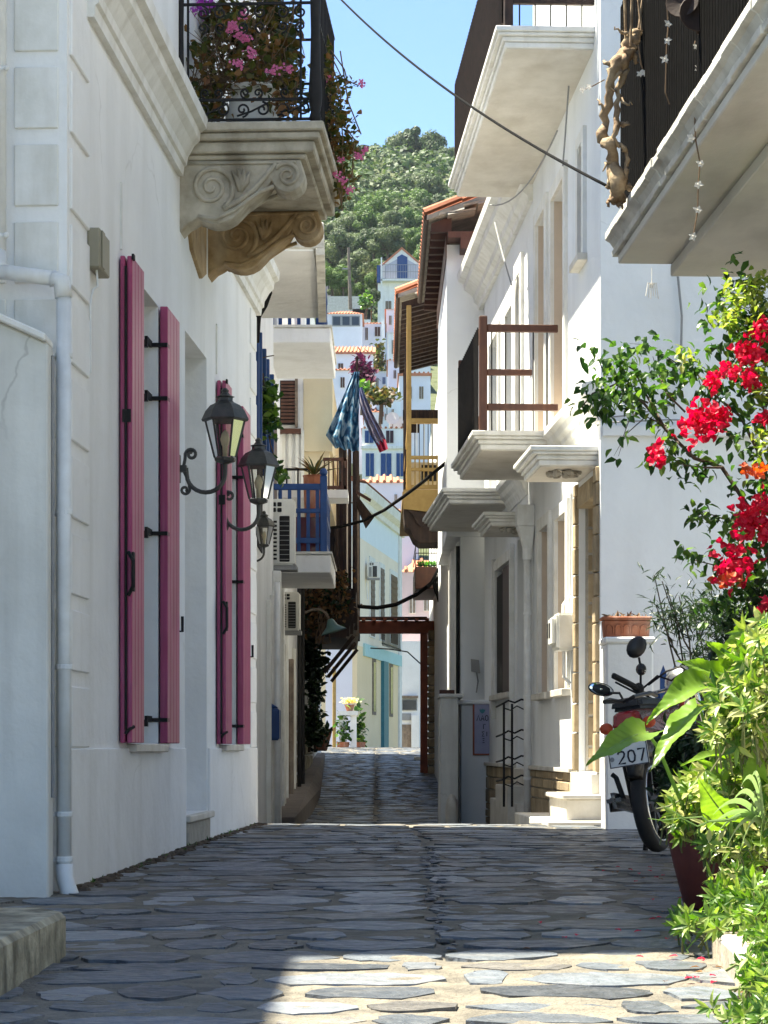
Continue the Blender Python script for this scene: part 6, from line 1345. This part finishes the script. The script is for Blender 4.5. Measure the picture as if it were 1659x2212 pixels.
# ---------------------------------------------------------------- plants of the carved balcony
LW = lambda s, o, z: LH.matrix_basis @ Vector((s, -o, z))
ur = thing('urn_pot', 'large white urn pot behind the wrought iron railing of the carved balcony', 'flower pot', LW(3.62, .36, 3.412))
MB().lathe([(.12, 0), (.125, .02), (.10, .05), (.15, .10), (.165, .18), (.14, .26), (.125, .29), (.15, .31), (.155, .33), (.13, .335)], (0, 0, 0), 20).build('jar', 'trim', ur, smooth=True)
u2 = thing('urn_pot', 'smaller grey pot higher up among the dry twigs of the balcony', 'flower pot', LW(3.95, .34, 3.70)); MB().lathe([(.07, -.28), (.08, 0), (.12, .14), (.13, .2), (.115, .21)], (0, 0, 0), 16).build('jar', 'oldwall', u2, smooth=True)
def cloud(mb, x, y, Y, rx, ry, n, L_, w, base, jy=.12, d0=(0, -.3, .1)):
    for k in range(n): mb.leaf(PX(x+R.gauss(0, rx*.5), y+R.gauss(0, ry*.5), Y+R.gauss(0, jy))-base, rv(.7)+Vector(d0), L_*R.uniform(.6, 1.3), w*R.uniform(.7, 1.2), fold=.12)
def flowerball(parent, x, y, Y, m_='pinkfl', n=26, r=11, base=Vector()):
    f = MB()
    for k in range(n):
        c = PX(x+R.gauss(0, r*.5), y+R.gauss(0, r*.42), Y+R.gauss(0, .012))-base; d = Vector((R.gauss(0, .5), -1, R.gauss(.2, .5))).normalized(); u = d.orthogonal().normalized(); v = d.cross(u)
        for j in range(5): a = 1.257*j+k; f.leaf(c, d*.4+(u*math.cos(a)+v*math.sin(a))*.9, .010, .009, up=d, fold=.05, droop=.05)
    f.build('flower_head', m_, parent, recalc=False, kind='stuff')
ge = thing('geranium', 'leggy pink geranium with dry stems filling the railing of the carved balcony', 'plant', LW(3.5, .36, 3.5)); E0 = ge.location; f = MB(); s = MB()
for x, y, rx, ry, n in ((440, 200, 40, 40, 90), (420, 120, 40, 50, 60), (520, 150, 40, 50, 110), (560, 170, 40, 40, 90), (600, 215, 30, 26, 60), (620, 160, 30, 40, 60), (500, 60, 50, 40, 60), (450, 245, 50, 14, 60), (400, 235, 16, 26, 40), (570, 100, 36, 40, 60)): cloud(f, x, y, 12.55, rx, ry, n, .05, .042, E0)
f.build('foliage', 'rusty', ge, recalc=False, kind='stuff')
for k in range(80):
    a = PX(R.uniform(400, 640), R.uniform(170, 260), 12.6)-E0; b = PX(R.uniform(395, 650), R.uniform(-20, 200), 12.5)-E0; s.tube(hang(a, b, 5, -.01, .02), [.004, .0036, .003, .0026, .002, .0015], 4)
s.build('stems', 'drystem', ge, recalc=False, kind='stuff')
for x, y in ((525, 30), (505, 58), (518, 75), (542, 115), (515, 138), (590, 152), (624, 148), (378, 163), (500, 62), (532, 82)): flowerball(ge, x, y, 12.25, r=12, base=E0)
f = MB()
for x, y in ((612, 205), (606, 225), (622, 232), (604, 245)): cloud(f, x, y, 12.3, 14, 12, 16, .045, .035, E0)
f.build('dry_leaves', 'dryleaf', ge, recalc=False, kind='stuff')
iv = thing('ivy', 'olive green ivy climbing at the outer corner of the carved balcony', 'plant', LW(4.2, .6, 3.5)); I0 = iv.location; f = MB()
for x, y, rx, ry, n in ((580, 20, 36, 40, 120), (610, 70, 34, 50, 120), (600, 130, 40, 40, 90), (640, 200, 14, 60, 60), (560, 200, 30, 30, 40), (470, 30, 40, 40, 60)): cloud(f, x, y, 13.0, rx, ry, n, .06, .05, I0)
for x, y, rx, ry, n in ((440, 60, 60, 80, 330), (520, 80, 60, 90, 380), (600, 120, 50, 110, 380), (450, 190, 60, 60, 260), (600, 220, 50, 40, 160)): cloud(f, x, y, 13.25, rx, ry, n, .055, .045, I0, .12)  # leaf mass added at the back to stand in for shadow behind the railing
f.build('foliage', 'ivy', iv, recalc=False, kind='stuff')
m = MB(); 
for k in range(10): m.tube(hang(PX(R.uniform(560, 650), 255, 13)-I0, PX(R.uniform(560, 650), -20, 13)-I0, 5, -.01, .02), .004, 4)
m.build('stems', 'bark', iv, recalc=False)
pb2 = thing('purple_bougainvillea', 'purple flowering climber at the top left of the carved balcony', 'plant', LW(4.0, .2, 3.6)); b0 = pb2.location; f = MB()
for x, y, rx, ry, n in ((410, 12, 34, 28, 150), (385, 40, 16, 26, 50), (440, 10, 20, 20, 50)): cloud(f, x, y, 12.9, rx, ry, n, .035, .03, b0)
f.build('flowers', 'purplefl', pb2, recalc=False, kind='stuff'); m = MB(); m.tube(hang((0, 0, -.2), PX(400, 10, 12.9)-b0, 4, 0, .02), .006, 5); m.build('stem', 'bark', pb2)
tg = thing('trailing_geranium', 'trailing geranium with rusty leaves hanging down outside the carved balcony', 'plant', LW(4.0, .8, 3.45)); T0 = tg.location; f = MB(); s = MB()
for x, y, rx, ry, n, Y in ((704, 130, 14, 50, 110, 13.0), (722, 200, 22, 44, 110, 13.1), (735, 255, 22, 36, 110, 13.1), (722, 300, 18, 36, 120, 13.2), (745, 320, 26, 30, 110, 13.2), (732, 370, 22, 34, 120, 13.3), (738, 420, 14, 34, 50, 13.3), (758, 385, 22, 16, 34, 13.3), (765, 275, 14, 40, 24, 13.1), (755, 180, 18, 10, 14, 13.1), (700, 255, 14, 14, 30, 13.0), (775, 330, 24, 16, 30, 13.3)): cloud(f, x, y, Y, rx, ry, n, .042, .036, T0, .10)
f.build('foliage', 'rusty', tg, recalc=False, kind='stuff')
for pts in ([(690, 60), (715, 130), (735, 200), (740, 300), (738, 440)], [(700, 90), (740, 170), (775, 185)], [(705, 200), (735, 260), (765, 300), (760, 390)], [(700, 230), (720, 320), (730, 400), (740, 455)], [(690, 0), (716, 110), (744, 150), (752, 182)], [(735, 110), (752, 220), (768, 260), (780, 290)]): s.tube([PX(x, y, 13.1)-T0 for x, y in pts], .004, 4)
s.build('stems', 'drystem', tg, recalc=False, kind='stuff')
for x, y in ((686, 78), (783, 181), (790, 322), (770, 340), (752, 410), (728, 376), (742, 392), (778, 338), (706, 168), (735, 345)): flowerball(tg, x, y, 13.0, n=14, r=9, base=T0)
# ---------------------------------------------------------------- plants along the lane
hp = thing('hanging_vine', 'leafy green vine hanging on the blue shutters past the pink-shuttered house', 'plant', (-1.1, 20.2, 3.3)); H0 = hp.location; f = MB()
for x, y, rx, ry, n in ((578, 850, 16, 24, 50), (570, 885, 18, 34, 70), (580, 920, 16, 30, 50), (592, 880, 10, 40, 30), (600, 1010, 12, 14, 16), (612, 1025, 10, 18, 14)): cloud(f, x, y, 20.3, rx, ry, n, .10, .075, H0)
f.build('foliage', 'vine', hp, recalc=False, kind='stuff'); m = MB(); m.tube([(0, 0, .1), PX(575, 890, 20.3)-H0, PX(584, 960, 20.3)-H0, PX(608, 1030, 20.4)-H0], .006, 5); m.tube([PX(560, 775, 20.3)-H0, PX(578, 770, 20.3)-H0, PX(592, 768, 20.3)-H0], .005, 5); m.build('stem', 'bark', hp)
ag = thing('agave', 'spiky agave in a tall terracotta jar on the lower blue balcony', 'plant', PX(680, 1190, 27.2)); m = MB()
for k in range(26):
    a = R.uniform(0, 6.28); e = R.uniform(.15, 1.3); d = Vector((math.cos(a)*math.cos(e), math.sin(a)*math.cos(e), math.sin(e))); m.leaf((0, 0, .92), d, R.uniform(.22, .42), .045, up=(0, 0, 1), fold=.2, droop=.12)
m.build('leaves', 'ivy', ag, recalc=False); MB().lathe([(.09, 0), (.13, .5), (.14, .9), (.15, .92)], (0, 0, 0), 12).build('pot', 'terracotta', ag)
vd = thing('wall_creeper', 'dark creeper and shrub growing up the left wall under the timber bay', 'plant', (-1.25, 36, -.6)); V0 = vd.location.copy(); f = MB()
for x, y, rx, ry, n in ((668, 1400, 18, 40, 120), (675, 1450, 20, 40, 120), (680, 1500, 14, 40, 90), (672, 1560, 22, 30, 140), (682, 1585, 20, 22, 120), (690, 1430, 16, 20, 60), (660, 1330, 20, 20, 70)): cloud(f, x, y, 36, rx, ry, n*2, .12, .09, V0, .2)
f.build('foliage', 'darkleaf', vd, recalc=False, kind='stuff'); m = MB()
for x in (668, 680): m.tube([PX(x, 1625, 36)-V0, PX(x+4, 1500, 36)-V0, PX(x-2, 1380, 36)-V0], .025, 5)
m.build('trunk', 'bark', vd); pot('terracotta pot with a dark plant at the left of the crest', 688, 1622, 42, .26, .42, 'terracotta')
for nm, lb, x, y, Y, m_ in (('potted_plant', 'small potted plant beside the ochre pipe on the crest', 741, 1590, 54, 'vine'), ('potted_plant', 'tall climbing plant right of the flower pedestal', 776, 1570, 54.5, 'vine')):
    t = thing(nm, lb, 'plant', PX(x, 1625, Y)); f = MB(); cloud(f, x, y, Y, 11, 50, 120, .16, .11, t.location, .05); f.build('foliage', m_, t, recalc=False, kind='stuff'); MB().lathe([(.12, 0), (.16, .25)], (0, 0, 0), 10).build('pot', 'terracotta', t)
cp = thing('dry_creeper', 'half dry creeper tangled over the dark boards of the timber bay', 'plant', (-1.1, 34.8, 2.3)); C0 = cp.location; f = MB(); h = MB()
for x, y, rx, ry, n in ((690, 1285, 40, 22, 150), (725, 1310, 36, 26, 120), (665, 1340, 20, 36, 110), (740, 1260, 24, 30, 70)): cloud(f, x, y, 34.75, rx, ry, n, .10, .07, C0, .06); cloud(h, x, y, 34.75, rx, ry, n//2, .10, .07, C0, .06)
f.build('dry_leaves', 'dryleaf', cp, recalc=False, kind='stuff'); h.build('green_leaves', 'darkleaf', cp, recalc=False, kind='stuff'); m = MB()
for k in range(7): m.tube(hang(PX(R.uniform(655, 700), 1390, 34.75)-C0, PX(R.uniform(690, 760), 1250, 34.75)-C0, 6, 0, .05), .012, 4)
m.build('stems', 'drystem', cp, recalc=False, kind='stuff')
pu = thing('garden_bougainvillea', 'mass of purple-red bougainvillea over a terrace behind the beach towels', 'shrub', PX(790, 840, 150)); b0 = pu.location; f = MB(); cloud(f, 778, 795, 150, 16, 24, 260, .4, .3, b0, .6); cloud(f, 795, 815, 150, 12, 20, 180, .4, .3, b0, .6)
M['purplered'] = leafmat('purple_red_bract', [(.055, .008, .03), (.11, .016, .05)], .2, .7); f.build('flowers', 'purplered', pu, recalc=False, kind='stuff'); m = MB(); m.tube([(0, 0, -1), (.3, 0, 1)], .15, 6); m.build('trunk', 'bark', pu)
for lb, x, y, rx, ry, m_, Y in (('brown-green scrub on the terrace below the purple-red bougainvillea', 822, 856, 30, 14, 'ivy', 140), ('shrubs at the side of the stepped white houses', 818, 782, 10, 36, 'ivy', 205), ('round green bush under the purple-red bougainvillea', 782, 840, 12, 12, 'vine', 146), ('green bushes over the window-band house', 790, 652, 12, 14, 'vine', 246)):
    t = thing('garden_shrub', lb, 'shrub', PX(x, y+ry*.6, Y)); f = MB(); cloud(f, x, y, Y, rx, ry, 420, .42, .34, t.location, .8); f.build('foliage', m_, t, recalc=False, kind='stuff'); m = MB(); m.tube([(0, 0, -1.5), (.1, 0, .4)], .15, 6); m.build('trunk', 'bark', t)
# ---------------------------------------------------------------- motorbike
YB = 11.6
mk_ = thing('motorbike', 'dark red motorbike with plate 207 parked behind the big arum leaves', 'motorbike', (1.435, YB, -.545))
yaw = rad(23); lean = rad(9); hd = Vector((math.sin(yaw), math.cos(yaw), 0)); lf = Vector((-math.cos(yaw), math.sin(yaw), 0)); upv = (Vector((0, 0, 1))*math.cos(lean)+lf*math.sin(lean)).normalized(); lfv = upv.cross(hd)*1.0
if lfv.dot(lf) < 0: lfv = -lfv
def T3(x, y, z): return hd*x+lfv*y+upv*z
MX = Matrix((( *(),),)) if 0 else None
class BB(MB):
    def build(s, *a, **k):
        s.v = [tuple(T3(*p)) for p in s.v]; return super().build(*a, **k)
def wheel(cx, nm):
    w = BB(); N = 28; pr = [(.205, -.035), (.235, -.038), (.25, -.02), (.253, 0), (.25, .02), (.235, .038), (.205, .035)]
    k = 0
    for i in range(N):
        a = 6.2832*i/N
        for r, y in pr: w.v.append((cx+r*math.cos(a), y, .25+r*math.sin(a)))
    n = len(pr)
    for i in range(N):
        for j in range(n): w.f.append((i*n+j, i*n+(j+1) % n, ((i+1) % N)*n+(j+1) % n, ((i+1) % N)*n+j))
    root = w.build(nm, 'rubber', mk_, smooth=True)
    r_ = BB()
    for y in (-.03, .03): r_.tube([(cx+.197*math.cos(6.2832*i/N), y, .25+.197*math.sin(6.2832*i/N)) for i in range(N)], .010, 6, closed=True)
    r_.build('rim', 'chrome', root, smooth=True)
    for i in range(6):
        a = 6.2832*i/6+.3; BB().bar((cx+.03*math.cos(a), 0, .25+.03*math.sin(a)), (cx+.195*math.cos(a), 0, .25+.195*math.sin(a)), .022, .03).build('spoke', 'blackplastic', root)
    BB().tube([(cx, -.06, .25), (cx, .06, .25)], .045, 10).build('hub', 'grey', root)
    return root
wheel(0, 'rear_wheel'); wheel(1.2, 'front_wheel')
b = BB(); b.tube([(0.0, 0, .56), (-.10, 0, .545), (-.2, 0, .48), (-.25, 0, .40)], [.05, .055, .05, .03], 8); b.tube([(.24*math.cos(a)*1.12, 0, .25+.27*math.sin(a)*1.05) for a in (1.0, 1.4, 1.8, 2.2, 2.6)], .045, 8); b.build('mudguard', 'blackplastic', mk_, smooth=True)
b = BB(); b.hexa([(-.22, -.085, .62), (.5, -.11, .56), (.5, .11, .56), (-.22, .085, .62), (-.24, -.07, .74), (.5, -.10, .76), (.5, .10, .76), (-.24, .07, .74)]); b.build('body', 'red', mk_, bevel=.03, seg=2)
b = BB(); b.hexa([(-.20, -.09, .745), (.52, -.11, .755), (.52, .11, .755), (-.20, .09, .745), (-.18, -.075, .81), (.5, -.09, .80), (.5, .09, .80), (-.18, .075, .81)]); b.build('seat', 'blackplastic', mk_, bevel=.02, seg=2)
b = BB(); b.tube([(-.22, .0, .79), (-.30, .08, .80), (-.10, .11, .82), (.05, .10, .81)], .011, 6); b.tube([(-.22, .0, .79), (-.30, -.08, .80), (-.10, -.11, .82), (.05, -.10, .81)], .011, 6); b.build('grab_rail', 'blackplastic', mk_)
b = BB(); b.hexa([(-.27, -.06, .655), (-.22, -.085, .655), (-.22, .085, .655), (-.27, .06, .655), (-.25, -.05, .735), (-.20, -.075, .735), (-.20, .075, .735), (-.25, .05, .735)]); M['lamp'] = mat('tail_lamp_red', (.32, .01, .02), (.28, .01, .015), 10, .15, bump=0, coat=.6); b.build('tail_light', 'lamp', mk_, bevel=.012)
for s_ in (1, -1): BB().blob((-.22, .115*s_, .665), .035, .035, .03, 10, 7).build('indicator', 'coral' if s_ > 0 else 'coral', mk_, smooth=True)
pl_ = BB(); pl_.box(-.285, -.279, -.105, .105, .455, .625); po = pl_.build('number_plate', 'plate', mk_)
bd = BB()
for q in ((-.105, -.100, .455, .625), (.100, .105, .455, .625), (-.105, .105, .455, .460), (-.105, .105, .620, .625)): bd.box(-.288, -.2855, q[0], q[1], q[2], q[3])
bd.build('plate_edge', 'ink', po)
dg = MB(); strokes(dg, '207', 0, 0, .062, 0, .0052, .86); d2_ = BB(); d2_.v = [(-.289, .055-p[0], .472+p[2]) for p in dg.v]; d2_.f = dg.f; d2_.build('plate_digits', 'ink', po, recalc=False)
dd_ = BB(); dd_.lathe([(.008, 0), (.012, .0), (.012, .003), (.008, .003)], (0, 0, 0), 12); q = [(-.2865-p[2], .088-p[0], .50+p[1]) for p in dd_.v]; dd_.v = q; dd_.build('plate_seal', 'grey', po)
b = BB(); b.hexa([(-.12, .13, .26), (.30, .14, .22), (.30, .22, .22), (-.12, .21, .26), (-.14, .13, .34), (.28, .14, .31), (.28, .22, .31), (-.14, .21, .34)]); b.build('muffler', 'chrome', mk_, bevel=.03, seg=2)
b = BB(); b.box(-.02, .22, .215, .226, .24, .31); b.build('muffler_shield', 'blackplastic', mk_, bevel=.004)
b = BB(); b.hexa([(.25, -.12, .2), (.65, -.12, .2), (.65, .12, .2), (.25, .12, .2), (.3, -.1, .5), (.6, -.1, .48), (.6, .1, .48), (.3, .1, .5)]); b.build('engine', 'grey', mk_, bevel=.03)
b = BB(); b.tube([(-.02, .14, .30), (.1, .2, .42), (.1, .22, .44)], .014, 6); b.tube([(0, .09, .25), (-.05, .10, .62)], .022, 8); b.tube([(0, -.09, .25), (-.05, -.10, .62)], .022, 8); b.build('shock_absorber', 'black', mk_, smooth=True); b = BB(); b.tube([(.0, -.115, .30), (-.03, -.12, .48)], .03, 10); b.build('shock_spring', 'lamp', mk_, smooth=True)
b = BB(); b.hexa([(.5, -.09, .5), (.95, -.05, .8), (.95, .05, .8), (.5, .09, .5), (.5, -.10, .74), (.9, -.06, .92), (.9, .06, .92), (.5, .10, .74)]); b.build('frame_cover', 'red', mk_, bevel=.02)
b = BB(); b.tube([(1.2, .07, .25), (.96, .07, .85)], .022, 8); b.tube([(1.2, -.07, .25), (.96, -.07, .85)], .022, 8); b.build('fork', 'chrome', mk_)
b = BB(); b.blob((1.0, 0, .92), .10, .11, .10, 12, 8); b.build('headlight', 'chrome', mk_, smooth=True)
b = BB(); b.bar((.35, .10, .3), (.42, .20, .0), .02); b.build('side_stand', 'black', mk_)
BS = mk_.location
def W3(x, y, Y): return PX(x, y, Y)-BS
m = MB(); m.tube([W3(1375, 1490, 12.3), W3(1400, 1500, 12.5), W3(1440, 1490, 12.6), W3(1480, 1470, 12.5)], .011, 7); m.build('handlebar', 'chrome', mk_)
m = MB(); m.tube([W3(1322, 1459, 12.1), W3(1326, 1460, 12.1), W3(1365, 1480, 12.25), W3(1378, 1490, 12.3)], [.014, .017, .017, .022], 8); m.blob(W3(1380, 1488, 12.3), .03, .03, .035, 8, 6); m.tube([W3(1330, 1474, 12.1), W3(1372, 1496, 12.25)], .006, 5); m.build('grip', 'rubber', mk_, smooth=False)
def mir(c, stalk, rx, rz, tilt, gl):
    m = MB(); m.blob((0, 0, 0), rx, .028, rz, 14, 8); R_ = Matrix.Rotation(tilt, 4, 'Y'); m.v = [tuple(R_ @ Vector(p)+c) for p in m.v]; o = m.build('mirror', 'blackplastic', mk_, smooth=True)
    if gl:
        g_ = MB(); g_.lathe([(.002, 0), (1, 0)], (0, 0, 0), 20); g_.v = [tuple(R_ @ Vector((p[0]*rx*.88, -.0285+.012*(p[0]**2+p[1]**2), p[1]*rz*.85))+c) for p in g_.v]; g_.build('mirror_glass', 'mirror', o, recalc=False)
    m = MB(); m.tube(stalk, .007, 6); m.build('mirror_stalk', 'black', mk_)
mir(W3(1298, 1489, 12.0), [W3(1322, 1497, 12.0), W3(1338, 1497, 12.05), W3(1346, 1512, 12.2), W3(1352, 1540, 12.4)], .072, .036, rad(14), True)
mir(W3(1375, 1398, 12.3), [W3(1380, 1420, 12.3), W3(1384, 1442, 12.3), W3(1384, 1486, 12.3)], .052, .066, rad(35), False)
m = MB(); m.blob(W3(1385, 1446, 12.3), .03, .03, .035, 8, 6); m.build('brake_reservoir', 'blackplastic', mk_)
m = MB()
for q in ([(1385, 1490), (1420, 1460), (1450, 1470), (1480, 1450)], [(1390, 1500), (1430, 1520), (1470, 1490)], [(1400, 1480), (1440, 1450), (1470, 1440), (1500, 1460)]): m.tube([W3(x, y, 12.45) for x, y in q], .006, 5)
m.build('control_cable', 'black', mk_)
# ---------------------------------------------------------------- cables over the lane
def wire(label, pts, r, sg=0, nm='cable', twist=True):
    m = MB(); m.tube(pts, r, 6); o = m.build(nm, 'cable', None, smooth=True); tag(o, label, 'cable'); return o
a, b_ = PX(726, -12, 20), PX(1312, 402, 12.15); wire('black cable crossing the sky from upper left to the hanging driftwood', sag(a, b_, .12, 24), .0085)
wire('black cable rising from the old bay to the jettied house', [PX(700, 1142, 31), PX(735, 1138, 31), PX(785, 1125, 31), PX(830, 1102, 30), PX(870, 1074, 29), PX(915, 1040, 28), PX(965, 998, 26)], .022)
wire('thick black cable bundle sagging above the red-brown beam', [PX(690, 1262, 37), PX(720, 1285, 37), PX(775, 1310, 38), PX(815, 1313, 38), PX(855, 1306, 38), PX(900, 1284, 38), PX(948, 1248, 37)], .034)
wire('thin black wires gathered beside the pale white end house', [PX(800, 1400, 60), PX(840, 1402, 60), PX(880, 1408, 60), PX(915, 1440, 60)], .02)
tl = MB()
for k in range(7): tl.tube([PX(925, 1270, 37), PX(936+2*k, 1262-6*k, 37), PX(948, 1300-12*k, 37)], .02, 5)
tag(tl.build('cable_tangle', 'cable', recalc=False), 'tangle of black cables on the corner under the planted balcony', 'cable')
# ---------------------------------------------------------------- beach towels on the left
def towelmat(nm, c1, c2, c3, sc):
    m = bpy.data.materials.new(nm); m.use_nodes = True; n = m.node_tree.nodes; l = m.node_tree.links; b = n['Principled BSDF']; b.inputs['Roughness'].default_value = .95
    tc = n.new('ShaderNodeTexCoord'); w = n.new('ShaderNodeTexWave'); w.wave_type = 'BANDS'; w.bands_direction = 'DIAGONAL'; w.inputs['Scale'].default_value = sc; w.inputs['Distortion'].default_value = 9; w.inputs['Detail'].default_value = 3; w.inputs['Detail Scale'].default_value = 2.5
    l.new(tc.outputs['Object'], w.inputs['Vector']); r = n.new('ShaderNodeValToRGB'); r.color_ramp.elements[0].color = (*c1, 1); r.color_ramp.elements[1].color = (*c2, 1); r.color_ramp.elements.new(.5).color = (*c3, 1); l.new(w.outputs['Fac'], r.inputs['Fac']); l.new(r.outputs[0], b.inputs['Base Color']); return m
M['towel'] = towelmat('palm_print_towel', (.012, .05, .12), (.42, .54, .62), (.05, .22, .38), 2.1); M['towel2'] = towelmat('lavender_print_towel', (.22, .28, .50), (.66, .60, .66), (.45, .34, .46), 1.6); M['towelred'] = towelmat('red_towel_print', (.30, .01, .03), (.42, .03, .08), (.36, .02, .05), 6)
def drape(name, label, cols, Y, m, extra=None):
    "cloth hung from points: cols = list of rows of (x, y) with folds"
    t = thing(name, label, 'towel', PX(*cols[0][0], Y)); b0 = t.location; K = 22; mb = MB(); n = len(cols)
    rows_ = []
    for i in range(n-1):
        for s in range(4):
            f = s/4; rows_.append(((cols[i][0][0]*(1-f)+cols[i+1][0][0]*f, cols[i][0][1]*(1-f)+cols[i+1][0][1]*f), (cols[i][1][0]*(1-f)+cols[i+1][1][0]*f, cols[i][1][1]*(1-f)+cols[i+1][1][1]*f)))
    rows_.append(cols[-1]); N = len(rows_)
    for i, (a, b) in enumerate(rows_):
        am = .02+.12*i/N
        for j in range(K+1):
            u = j/K; x = a[0]+(b[0]-a[0])*u; y = a[1]+(b[1]-a[1])*u+2.5*math.sin(u*19)*(i/N); mb.v.append(tuple(PX(x, y, Y+am*math.sin(u*17+.4*math.sin(i*.5)))-b0))
    for i in range(N-1):
        for j in range(K): q = i*(K+1)+j; mb.f.append((q, q+1, q+K+2, q+K+1))
    o = mb.build('cloth', m, t, smooth=True, recalc=False); return t
drape('beach_towel', 'blue palm-print beach towel hanging in a cone shape from the timber bay', [((764, 803), (776, 803)), ((744, 850), (776, 850)), ((722, 900), (775, 905)), ((704, 940), (776, 950)), ((722, 966), (776, 976))], 28.15, 'towel')
t2 = drape('beach_towel', 'lavender beach towel with a red corner slanting to the right', [((772, 840), (782, 836)), ((776, 870), (792, 862)), ((786, 905), (806, 895)), ((800, 940), (824, 928)), ((815, 965), (834, 950))], 28.22, 'towel2')
m = MB(); N = 8; b0 = t2.location
for i in range(5):
    for j in range(N+1): u = j/N; a = (812+2*i, 958+5*i); c = (832+1.6*i, 946+6*i); m.v.append(tuple(PX(a[0]+(c[0]-a[0])*u, a[1]+(c[1]-a[1])*u, 28.18+.05*math.sin(u*14))-b0))
for i in range(4):
    for j in range(N): q = i*(N+1)+j; m.f.append((q, q+1, q+N+2, q+N+1))
m.build('red_corner', 'towelred', t2, smooth=True, recalc=False)
m = MB(); m.bar(PX(771, 770, 28.32), PX(774, 1060, 28.32), .028); m.bar(PX(764, 806, 28.30), PX(782, 802, 28.30), .022); tag(m.build('towel_pole', 'darkwood'), 'dark wooden pole that carries the beach towels', 'pole')
# enamel lamp on a gooseneck under the bay
sl = thing('street_lamp', 'green enamel lamp shade on a curved arm below the timber bay', 'lamp', PX(655, 1325, 34)); S0 = sl.location
m = MB(); m.tube([(0, 0, 0), PX(675, 1317, 34)-S0, PX(692, 1316, 34)-S0, PX(705, 1325, 34)-S0, PX(712, 1342, 34)-S0], .018, 7); m.build('arm', 'greywood', sl)
M['enamel'] = mat('green_enamel', (.10, .20, .17), (.08, .16, .14), 9, .4, bump=.05)
m = MB(); m.lathe([(.03, .08), (.05, .06), (.09, -.03), (.20, -.12), (.21, -.125), (.19, -.115)], PX(716, 1348, 34)-S0, 16, Matrix.Rotation(rad(-16), 4, 'Y')); m.build('lamp_shade', 'enamel', sl, smooth=True)

# fallen petals and leaves near the plant bed, weeds in the joints
pe = MB(); lv = MB(); r_ = random.Random(11)
for k in range(60):
    x = .95-abs(r_.gauss(0, .22)); y = r_.uniform(5.2, 10.5)
    if y > 7.6: x += .35
    (pe if k % 3 else lv).leaf((x, y, g(y)+.012), (r_.gauss(0, 1), r_.gauss(0, 1), .12), r_.uniform(.018, .03), .018, up=(0, 0, 1), fold=.2, droop=.2)
tag(pe.build('fallen_petals', 'bract', None, recalc=False, kind='stuff'), 'crimson petals fallen on the paving beside the plant bed', 'petals')
tag(lv.build('fallen_leaves', 'dryleaf', None, recalc=False, kind='stuff'), 'dry leaves lying on the paving beside the plant bed', 'leaves')
we = MB()
for k in range(26):
    y = r_.uniform(9.2, 15.5); x = -1.291+.0532*(y-9.05)+.02
    for j in range(5): we.leaf((x+r_.gauss(0, .012), y+r_.gauss(0, .02), g(y)), (r_.gauss(.3, .5), r_.gauss(0, .6), .8), r_.uniform(.02, .045), .008, fold=.1)
tag(we.build('weeds', 'vine', None, recalc=False, kind='stuff'), 'small weeds sprouting in the joint below the white wall', 'weeds')
# ---------------------------------------------------------------- thin summer haze
hz = MB().box(-1700, 1700, -400, 2800, -4, 175).build('haze', 'stucco', None, kind='stuff'); hz['label'] = 'thin pale summer haze in the air over the lane and the wooded hill'
hm = bpy.data.materials.new('summer_haze'); hm.use_nodes = True; hn = hm.node_tree.nodes; hn.remove(hn['Principled BSDF'])
pv = hn.new('ShaderNodeVolumePrincipled'); pv.inputs['Color'].default_value = (.80, .88, 1, 1); pv.inputs['Density'].default_value = .00007; pv.inputs['Anisotropy'].default_value = .2
hm.node_tree.links.new(pv.outputs[0], hn['Material Output'].inputs['Volume']); hz.data.materials.clear(); hz.data.materials.append(hm)
